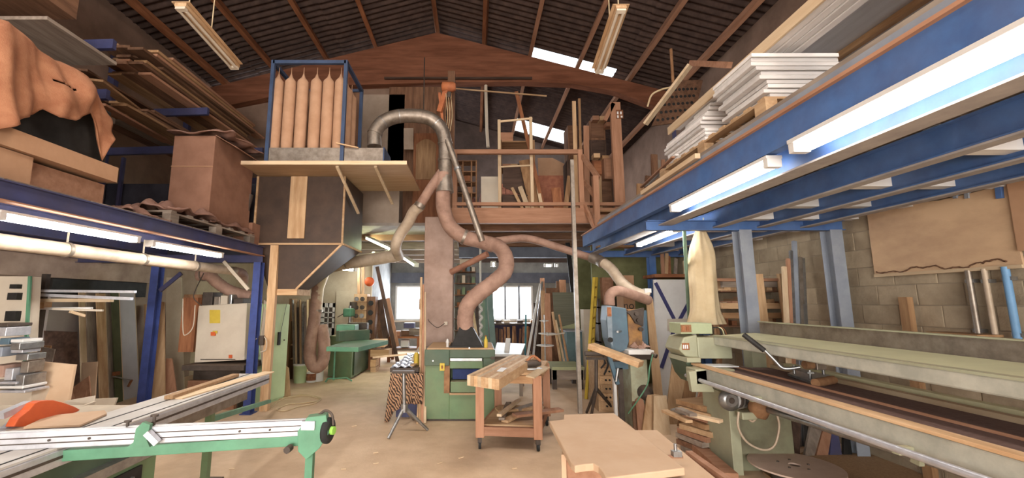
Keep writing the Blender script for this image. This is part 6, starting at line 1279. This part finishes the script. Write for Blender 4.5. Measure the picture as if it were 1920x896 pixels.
a = AX(1793, 622, WX); obj('shelf_board', B().box((WX-.22, a.y-.35, a.z-.02), (WX, a.y+.05, a.z)), W('oak', 'y'), t); obj('bracket', B().bar((WX-.18, a.y-.2, a.z-.03), (WX, a.y-.2, a.z-.2), .03, .03), 'rust', t); obj('junction_box', B().cb((WX-.05, a.y-.12, a.z-.1), (.08, .12, .12)), 'cream', t, bev=.008)
p = AX(1697, 557, WX-.03); q = AX(1706, 700, WX-.1); one('wall_timber', B().bar((p.x, p.y, p.z), (p.x, p.y, .0), .09, .06, up=(1, 0, 0)), W('oak', 'z'), 'brown timber upright standing against the right wall', 'timber')
one('blue_conduit', B().bar(AX(1873, 322, WX), AX(1878, 372, WX), .05, .04), 'blue', 'short blue steel bar above the plywood board', 'bar')
for x in (1790, 1812): one('wall_stub', B().bar(AX(x, 346, WX), AX(x+3, 372, WX), .03, .03), 'bluegrey', '%s grey metal stub hanging above the plywood board' % ('left' if x == 1790 else 'right'), 'stub')
# vertical profiles and rack
for i, (x, yt, m_) in enumerate(((1470, 500, W('pale', 'z')), (1478, 485, W('rose', 'z')), (1484, 470, 'steel'), (1489, 452, 'bluegrey'), (1494, 484, 'steel'), (1499, 482, 'galv'), (1504, 484, 'steel'))):
    p = A(x, yt, 5.6); q = A(x+6, 620, 5.5); d = q-p; q = p+d*(p.z/-d.z); one('profile', B().bar(q, p, .05, .035, up=(0, 1, 0)), m_, '%s upright profile from the left standing between the two grey posts' % ORD[i], 'profile')
t = thing('timber_rack', 'timber storage rack with offcuts behind the grey steel posts', 'rack', (3.7, 6.3, 0))
RY_ = 6.1
for x, yt in ((1420, 514), (1466, 513)): p = A(x, yt, RY_); obj('upright', B().bar((p.x+.05, RY_, 0), p, .12, .06, up=(0, 1, 0)), W('pine', 'z'), t)
for yy, m_ in ((532, 'grey'), (572, 'pine'), (590, 'oak')): p = A(1352, yy, RY_+.1); q = A(1480, yy+1, RY_+.1); obj('shelf_beam', B().box((p.x, RY_+.06, p.z-.05), (q.x, RY_+.12, p.z+.03)), W(m_, 'x'), t)
for yy in (545, 575, 610): p = A(1345, yy, RY_+.2); q = A(1490, yy, RY_+.2); obj('shelf_board', B().box((p.x, RY_+.12, p.z-.02), (q.x, RY_+.9, p.z)), W('old', 'x'), t)
p = A(1345, 527, RY_); obj('top_board', B().box((p.x, RY_, p.z), (A(1480, 640, RY_).x, RY_+.8, p.z+.04)), W('rose', 'x'), t)
obj('rear_post', B().box((A(1345, 640, 6.2).x, 6.2, 0), (A(1351, 640, 6.2).x, 6.26, A(0, 520, 6.2).z)), W('oak', 'z'), t)
rr = random.Random(8); n = 0
for s_, yy in enumerate((545, 575, 610)):
    zz = A(1345, yy, RY_+.2).z
    for j in range(8):
        x = 1352+j*16+rr.uniform(-2, 2); p = A(x, yy, RY_+.3); h = rr.uniform(.05, .16)
        one('offcut', B().cb((p.x, RY_+.35+rr.uniform(-.05, .1), zz+h/2), (rr.uniform(.06, .11), .4, h)), W(rr.choice(['pine', 'rose', 'oak', 'red', 'pale']), 'y'), '%s offcut from the left on the %s shelf of the timber rack' % (ORD[j], ['top', 'middle', 'bottom'][s_]), 'offcut', 'offcuts on the timber rack')
one('blue_rod', B().bar(A(1503, 535, 6.0), A(1532, 506, 6.0), .03, .02), 'bluegrey', 'short blue-grey rod slanting beside the upright profiles', 'rod')
one('slanting_stick', B().bar(A(1502, 546, 5.9), A(1540, 564, 5.6), .04, .04), W('oak', 'x'), 'brown stick slanting below the short blue-grey rod', 'stick')
# =============== UPPER RIGHT LOAD ===============
t = thing('guard_beam', 'dusty grey-blue rail beam lying along the right mezzanine edge', 'beam', (2.2, 4, 2.96))
obj('rail_beam', B().box((2.16, -1, 2.955), (2.2, 7.4, 3.07)), 'bluegrey', t); obj('dusty_top', B().box((2.19, -1, 3.07), (2.28, 7.4, 3.12)), W('grey', 'y'), t)
for y in (0, 2, 4, 6, 7.2): obj('post', B().box((2.17, y, 2.84), (2.21, y+.05, 2.955)), 'bluegrey', t)
DR = 2.84
one('dark_plinth', B().box((2.5, 3.3, DR), (3.3, 5.5, 3.24)), W('grey', 'y'), 'dark timber plinth under the pallet on the right mezzanine', 'plinth')
for i in range(3): one('bearer', B().bar((2.36+.04*i, 3.0+.3*i, 3.14+.035*i), (2.36+.04*i, 5.9-.2*i, 3.14+.035*i), .07, .03), W('grey', 'y'), '%s dusty bearer plank from the aisle below the white board pallet' % ORD[i], 'plank')
pallet('worn pallet under the stacks of white boards on the right mezzanine', 2.42, 3.3, 3.35, 5.4, 3.245, 'pine', None, 11)
rr = random.Random(2)
for i in range(10):
    z = 3.40+i*.04; o1 = rr.uniform(-.03, .03)-.012*i*(i > 3)
    one('white_board', B().box((2.46+o1, 3.36+rr.uniform(0, .02), z), (3.1, 4.0+rr.uniform(-.04, .04)-.03*(i % 3), z+.033)), W('white', 'x'), '%s white board from the bottom of the nearer pallet stack' % ORD[i], 'board', 'white boards of the nearer stack', bev=.003)
for i in range(11):
    z = 3.40+i*.04; one('white_board', B().box((2.46+rr.uniform(-.03, .03)+(.08 if i > 7 else 0), 4.35+rr.uniform(-.03, .05), z), (3.1, 5.25-.05*(i if i > 7 else 0)+rr.uniform(-.05, .05), z+.033)), W('white', 'x'), '%s white board from the bottom of the farther pallet stack' % ORD[i], 'board', 'white boards of the farther stack', bev=.003)
for i in range(5):
    one('long_white_board', B().bar((2.52+.075*i, 1.0+.1*i, 3.9+.02*(i % 3)), (2.5+.075*i, 5.25-.1*i, 3.87+.02*(i % 2)), .065 if i else .02, .1-.012*(i % 2)), W('white', 'y') if i else W('pale', 'y'), '%s long white board from the aisle laid along both pallet stacks' % ORD[i], 'board', 'long white boards', bev=.003)
for i in range(3): one('thin_strip', B().bar((2.42+.05*i, 5.0, 3.44+.03*i), (2.45+.05*i, 6.1, 3.36+.02*i), .04, .02), W('white' if i else 'rose', 'y'), '%s thin strip from the aisle past the farther white stack' % ORD[i], 'strip')
one('floor_stick', B().bar((2.12, 3.9, 3.07), (2.14, 5.3, 3.065), .05, .05), W('pale', 'y'), 'pale batten lying on the mezzanine lip before the farther pallet', 'batten')
# rack with white sheets
t = thing('cantilever_rack', 'navy cantilever rack with red-brown rails on the right mezzanine', 'rack', (5.1, 4, DR))
for y in (1.6, 3.2, 4.8):
    obj('rack_column', B().box((5.05, y-.05, DR), (5.17, y+.05, 5.6)), 'bluedark', t)
    obj('rack_arm', B().bar((5.1, y, 4.42), (3.35, y, 4.48), .06, .12), 'bluedark', t)
for x in (3.4, 4.3): obj('rail', B().box((x, 1.2, 4.55), (x+.07, 5.2, 4.62)), W('oak', 'y'), t)
for i, (x0, x1, y0, y1) in enumerate(((3.45, 4.9, 1.3, 3.1), (3.5, 4.9, 3.2, 4.9))): one('white_sheet', B().box((x0, y0, 4.63), (x1, y1, 4.66)), W('white', 'y'), '%s white sheet lying on the right cantilever rack' % ['nearer', 'farther'][i], 'board')
t = thing('perforated_panel', 'dark perforated panel hanging at the far end of the right mezzanine', 'panel', A(1260, 232, 7.2))
q = [A(x, y, 7.2) for x, y in ((1222, 236), (1300, 226), (1318, 150), (1262, 150))]
for k in range(1): obj('panel', B().prism(q, (0, .03, 0)), W('old', 'n'), t)
for r in range(5):
    for k in range(7):
        u, v = (k+.7)/8, (r+.7)/6; p = (q[0].lerp(q[1], u)).lerp(q[3].lerp(q[2], u), v); obj('hole', B().cyl(p-V((0, .004, 0)), .028, .006, 8, (0, 1, 0)), 'black', t)
obj('top_rail', B().bar(A(1296, 118, 7.0), A(1368, 122, 6.0), .08, .09), W('rose', 'x'), t); obj('support', B().box((A(1290, 640, 7.25).x, 7.25, DR), (A(1296, 640, 7.25).x, 7.3, A(0, 160, 7.25).z)), 'bluedark', t)
one('slanting_board', B().bar(A(1210, 233, 6.6), A(1294, 122, 6.0), .1, .04), W('pale', 'y'), 'pale board slanting across the dark perforated panel', 'board')
one('bent_hose', B().tube(smooth_path([A(1214, 200, 6.6), A(1222, 178, 6.5), A(1240, 168, 6.4), A(1256, 164, 6.3)]), .015, 6), 'canvas', 'thin bent hose beside the slanting pale board', 'hose')
one('hanging_rod', B().tube([A(1258, 92, 6.8), A(1262, 155, 6.8)], .025, 8), 'rust', 'short rusty rod hanging from the roof by the perforated panel', 'rod')
for i, (x0, y0, x1, y1, k_) in enumerate(((1222, 384, 1232, 300, 'grey'), (1204, 384, 1216, 330, 'old'), (1240, 370, 1246, 300, 'rose'), (1196, 388, 1200, 345, 'oak'), (1228, 372, 1226, 290, 'old'), (1250, 352, 1252, 300, 'grey'))):
    a = A(x0, y0, 7.6); a.z = 2.84; one('standing_offcut', B().bar(a, A(x1, y1, 7.7), .12, .04, up=(0, -1, 0)), W(k_, 'z'), '%s offcut standing at the far end of the right mezzanine' % ORD[i], 'board', 'offcuts at the far end of the right mezzanine')
# =============== SLIDING TABLE SAW ===============
SZ = .9
t = thing('sliding_table_saw', 'green sliding table saw with long white carriage and aluminium fence in the left foreground', 'saw', (-2.9, 2.9, 0))
CY0, CY1 = .8, 4.95; cxl, cxr = -2.68, -2.3
obj('carriage_top', B().box((cxl, CY0, SZ-.012), (cxr, CY1, SZ)), mat('carriage_white', (.6, .57, .54), (.5, .46, .42), 3, .45, .1), t)
obj('carriage_slot', B().box((-2.52, CY0, SZ), (-2.505, CY1, SZ+.002)), 'black', t); obj('carriage_edge', B().box((cxr-.05, CY0, SZ), (cxr-.04, CY1, SZ+.003)), 'black', t)
obj('carriage_profile', B().box((cxl, CY0, SZ-.1), (cxr+.01, CY1-.02, SZ-.013)), 'alu', t, bev=.004)
obj('profile_groove', B().box((cxr+.01, CY0, SZ-.06), (cxr+.013, CY1-.02, SZ-.045)), 'iron', t)
obj('rail_lower', B().box((cxl+.06, 3.4, SZ-.2), (cxr-.05, 4.6, SZ-.1)), 'galv', t)
for x in (-2.35, -2.45): obj('end_pin', B().tube([(x, CY1, SZ-.03), (x, CY1+.08, SZ-.03)], .01, 6), 'steel', t)
fx = G(386, 868)
obj('support_leg', B().box((fx.x-.03+.3, 4.3, 0), (fx.x+.03+.3, 4.36, SZ-.2)), 'green', t); obj('leg_foot', B().box((fx.x+.2, 4.22, 0), (fx.x+.42, 4.44, .015)), 'iron', t)
obj('outrigger', B().bar(A(395, 786, 4.35), A(505, 752, 6.9), .05, .05), 'greenarm', t)
obj('machine_body', B().box((-3.9, 1.1, .02), (-2.28, 3.25, .62)), 'green', t, bev=.006)
obj('body_upper', B().box((-3.9, 1.0, .62), (-2.33, 3.35, SZ-.101)), 'greendark', t)
rb = B().hexa([(-2.275, 1.1, .1), (-2.275, 2.35, .1), (-2.275, 2.35, .6), (-2.275, 1.1, .6)], [(-2.27, 1.1, .1), (-2.27, 2.35, .1), (-2.27, 2.35, .6), (-2.27, 1.1, .6)]); obj('dark_door', rb, 'greendark', t)
obj('rail_skirt', B().box((-2.36, 1.1, .63), (-2.26, 3.2, .69)), 'steel', t)
obj('motor_opening', B().box((-2.279, 2.55, .28), (-2.262, 3.1, .6)), 'black', t); obj('pulley', B().cyl((-2.262, 2.68, .45), .09, .03, 16, (1, 0, 0)), 'iron', t); obj('belt_lever', B().bar((-2.24, 2.5, .36), (-2.24, 3.0, .55), .02, .03), 'steel', t)
obj('main_table', B().box((-4.0, 1.3, SZ-.05), (cxl-.01, 3.5, SZ-.002)), mat('worn_table', (.55, .47, .36), (.42, .35, .27), 3, .45, .1), t, bev=.004)
obj('table_insert', B().box((-3.05, 2.2, SZ-.002), (-2.95, 3.1, SZ+.002)), 'alu', t)
bl_c = V((-3.0, 2.62, SZ-.06)); n = 40
bld = B(); 
pr_ = [bl_c+V((0, math.cos(2*PI*j/80)*(.155+(.008 if j % 2 else 0)), math.sin(2*PI*j/80)*(.155+(.008 if j % 2 else 0)))) for j in range(80)]
obj('saw_blade', bld.prism(pr_, (.006, 0, 0)), 'iron', t)
gp = [AX(x, y, -2.98) for x, y in ((8, 800), (18, 783), (38, 768), (48, 756), (60, 751), (85, 750), (105, 755), (125, 762), (136, 768), (120, 778), (95, 785), (70, 790), (40, 800))]
obj('blade_guard', B().prism(gp, (.06, 0, 0)), 'orange', t, bev=.006)
obj('guard_arm', B().bar(AX(0, 780, -3.0), AX(52, 757, -3.0), .05, .04), 'alu', t); obj('guard_arm', B().bar(AX(0, 812, -3.0), AX(40, 778, -3.0), .04, .03), 'alu', t)
obj('riving_plate', B().prism([AX(x, y, -3.05) for x, y in ((120, 772), (176, 752), (172, 760), (130, 785))], (.02, 0, 0)), 'cream', t)
one('mdf_offcut', B().prism([G(x, y, SZ+.005) for x, y in ((44, 804), (90, 782), (196, 772), (200, 778), (150, 800))], (0, 0, .012)), 'mdf', 'curved mdf offcut on the saw table behind the blade', 'offcut')
one('chip_batten', B().bar(G(316, 745, SZ+.02), G(442, 703, SZ+.02), .07, .03), W('chip', 'n'), 'chipboard batten lying on the far end of the white saw carriage', 'batten')
one('thin_slat', B().bar(G(330, 747, SZ+.005), G(505, 697, SZ+.005), .12, .01), W('pale', 'y'), 'thin pale slat under the chipboard batten on the saw carriage', 'slat')
# crosscut fence, level with the table and slightly turned
za = .99; f0, f1 = G(-40, 812, za), G(604, 784, za)
ft = thing('crosscut_fence', 'long aluminium crosscut fence with green outrigger arm crossing the saw carriage', 'fence', f0.lerp(f1, .5)-V((0, 0, .1)))
d = (f1-f0).normalized(); nn = V((-d.y, d.x, 0))
obj('fence_profile', B().bar(f0+V((0, 0, -.045)), f1+V((0, 0, -.045)), .06, .09), 'alu', ft, bev=.004)
for z in (-.03, -.06): obj('profile_groove', B().bar(f0-nn*.031+V((0, 0, z)), f1-nn*.031+V((0, 0, z)), .003, .006), 'iron', ft)
obj('scale_strip', B().bar(f0+V((0, 0, .001)), f1+V((0, 0, .001)), .012, .002), 'yellow' if False else 'whitepaint', ft)
obj('green_arm', B().bar(f0+V((0, 0, -.145))+nn*.02, f1+V((-.06, 0, -.125))+nn*.02, .05, .06), 'greenarm', ft, bev=.004)
s_ = f0.lerp(f1, (258+40)/644)
stp = obj('stop_plate', B().prism([s_-nn*.06+d*x+V((0, 0, z)) for x, z in ((-.07, -.1), (.05, -.1), (.03, -.06), (.04, .02), (.0, .035), (-.03, .0), (-.035, -.07))], nn*.03), 'greenarm', ft)
obj('stop_clamp', B().bar(s_+d*.03-nn*.06+V((0, 0, -.02)), s_+d*.09-nn*.06+V((0, 0, -.08)), .04, .03), 'alu', stp); obj('stop_knob', B().tube([s_+d*.03+V((0, 0, .0)), s_+d*.03+V((0, 0, .055))], .008, 8).cyl(s_+d*.03+V((0, 0, .05)), .02, .012, 10), 'iron', stp)
k_ = f0.lerp(f1, (220+40)/644); obj('small_knob', B().tube([k_, k_+V((0, 0, .03))], .008, 8).cyl(k_+V((0, 0, .025)), .018, .01, 10), 'iron', ft)
e = f1
hd = obj('end_bracket', B().prism([e-nn*.05+d*x+V((0, 0, z)) for x, z in ((-.13, -.06), (-.08, .02), (.03, .03), (.05, -.08), (.0, -.16), (-.07, -.22), (-.12, -.17))], nn*.08), 'greenarm', ft, bev=.004)
obj('roller_end', B().box(tuple(e+V((-.1, -.07, -.05))), tuple(e+V((-.02, -.05, .0)))), 'alu', hd)
obj('hand_wheel', B().lathe(e+V((.03, 0, -.07)), [(.05, -.01), (.075, 0), (.075, .02), (.05, .03)], 20, (1, -.2, 0)), 'rubber', ft); obj('hub', B().cyl(e+V((.05, 0, -.07)), .025, .03, 10, (1, -.2, 0)), mat('lime', (.3, .6, .1), (.25, .5, .08), 4), ft)
obj('bow_handle', B().tube(smooth_path([e+V((-.02, 0, .02)), e+V((.02, .0, .045)), e+V((.06, 0, .02)), e+V((.07, 0, -.04))]), .008, 8), 'iron', ft)
obj('side_knob', B().cyl(e+V((-.16, -.06, -.15)), .02, .05, 10, (0, -1, 0)), 'iron', ft)
lg = A(583, 830, e.y); obj('leg', B().box((lg.x-.022, lg.y-.02, 0), (lg.x+.022, lg.y+.02, e.z-.2)), 'greenarm', ft)
for x in (90, 160, 440, 500): c = f0.lerp(f1, (x+40)/644)-nn*.032+V((0, 0, -.045)); obj('slot_bolt', B().cyl(c, .007, .004, 8, tuple(-nn)), 'iron', ft)
# =============== SMALL EXTRAS ===============
pts_ = [G(x, y, .012) for x, y in ((505, 752), (540, 745), (575, 742), (598, 748), (590, 756), (560, 762), (535, 770), (520, 768), (540, 758), (575, 755), (600, 750), (596, 744), (565, 740), (530, 748), (510, 762), (495, 770))]
one('floor_cable', B().tube(smooth_path(pts_, 6), .011, 6), 'canvas', 'thin pale cable lying in loops on the floor before the mint cabinet', 'cable')
p = AX(222, 700, -6.1); t = thing('bar_clamp', 'red and silver bar clamp on the dark green board at the left wall', 'clamp', p)
obj('bar', B().tube([AX(212, 706, -6.1), AX(246, 712, -6.1)], .012, 6), 'steel', t); obj('jaw', B().cb(AX(218, 700, -6.1), (.06, .1, .06)), 'red', t); obj('handle', B().tube([AX(240, 725, -6.1), AX(247, 712, -6.1)], .02, 8), 'red', t)
for i, (x, y) in enumerate(((640, 880), (700, 870), (860, 860), (560, 850), (700, 850), (820, 870), (430, 880), (960, 880), (660, 800), (480, 840))):
    g = G(x, y, .0); one('wood_chip', B().bar(g+V((0, 0, .006)), g+V((.05, .02*(i % 3), .008)), .02, .006), W('pale', 'n'), '%s small wood chip scattered on the concrete floor' % ORD[i], 'wood chip', 'wood chips on the floor')
struct('trim_26', B().box((-3.0, 15.36, 2.36), (4.4, 15.5, 2.72)), mat('slate_lintel', (.13, .14, .18), (.09, .1, .13), 3, .8))
struct('trim_27', B().box((-.45, 12.2, 2.95), (4.4, 12.4, 3.25)), mat('slate_lintel', (.13, .14, .18)))
rr = random.Random(17)
# loose timber along the right side under the loft
for i in range(12):
    x = 1010+i*7.2; a = A(x, 688, 12.2); a.z = 0; b_ = A(x-4+rr.uniform(-5, 5), 520+rr.uniform(0, 60), 12.7)
    one('stored_board', B().bar(a, b_, rr.uniform(.08, .2), .03, up=(0, -1, 0)), W(rr.choice(['old', 'oak', 'dark', 'rose', 'grey']), 'z'), '%s board from the left in the back row right of the far window' % ORD[i], 'board', 'back row of boards under the loft')
# hand tools on the pillar side and shaper corner
for i, (x, y, m_) in enumerate(((640, 628, 'orange'), (648, 629, 'iron'), (676, 628, 'steel'), (684, 628, 'rust'), (632, 630, 'cream'))):
    c = G(x, y+8, 1.0); one('hand_tool', B().cb(c+V((0, .2, .05)), (.1, .08, .09)), m_, '%s small tool on the far green shaper table' % ['second', 'third', 'fourth', 'rightmost', 'leftmost'][i], 'tool', bev=.01)
# offcut bin contents at the left board row
for i in range(7):
    x = 262+i*11; X_ = -6.3; a = AX(x, 700, X_)
    if i in (0, 1): continue
    one('wall_batten', B().bar((X_, a.y, 0), (X_-.18, a.y+rr.uniform(-.1, .1), rr.uniform(1.2, 2.0)), .03, rr.uniform(.08, .16), up=(0, 1, 0)), W(rr.choice(['pale', 'grey', 'pine']), 'z'), '%s batten leaning on the left wall behind the blue post' % ORD[i-2], 'batten', 'battens behind the left blue post')
# small clutter on the left mezzanine and loft floor
for i, (x, y, k_) in enumerate(((1016, 378, 'rose'), (1040, 380, 'oak'), (978, 382, 'pale'), (905, 384, 'old'), (925, 384, 'red'))):
    a = A(x, y, 8.7); a.z = LD; one('floor_offcut', B().bar(a+V((-.15, 0, .05)), a+V((.15, .2, .1)), .1, .06), W(k_, 'x'), '%s offcut from the left lying on the loft floor edge' % ['fourth', 'fifth', 'third', 'first', 'second'][i], 'offcut')
for x, Y, z0 in ((2.1, 8.16, 2.5), (-3.47, 6.86, 2.3)): pass
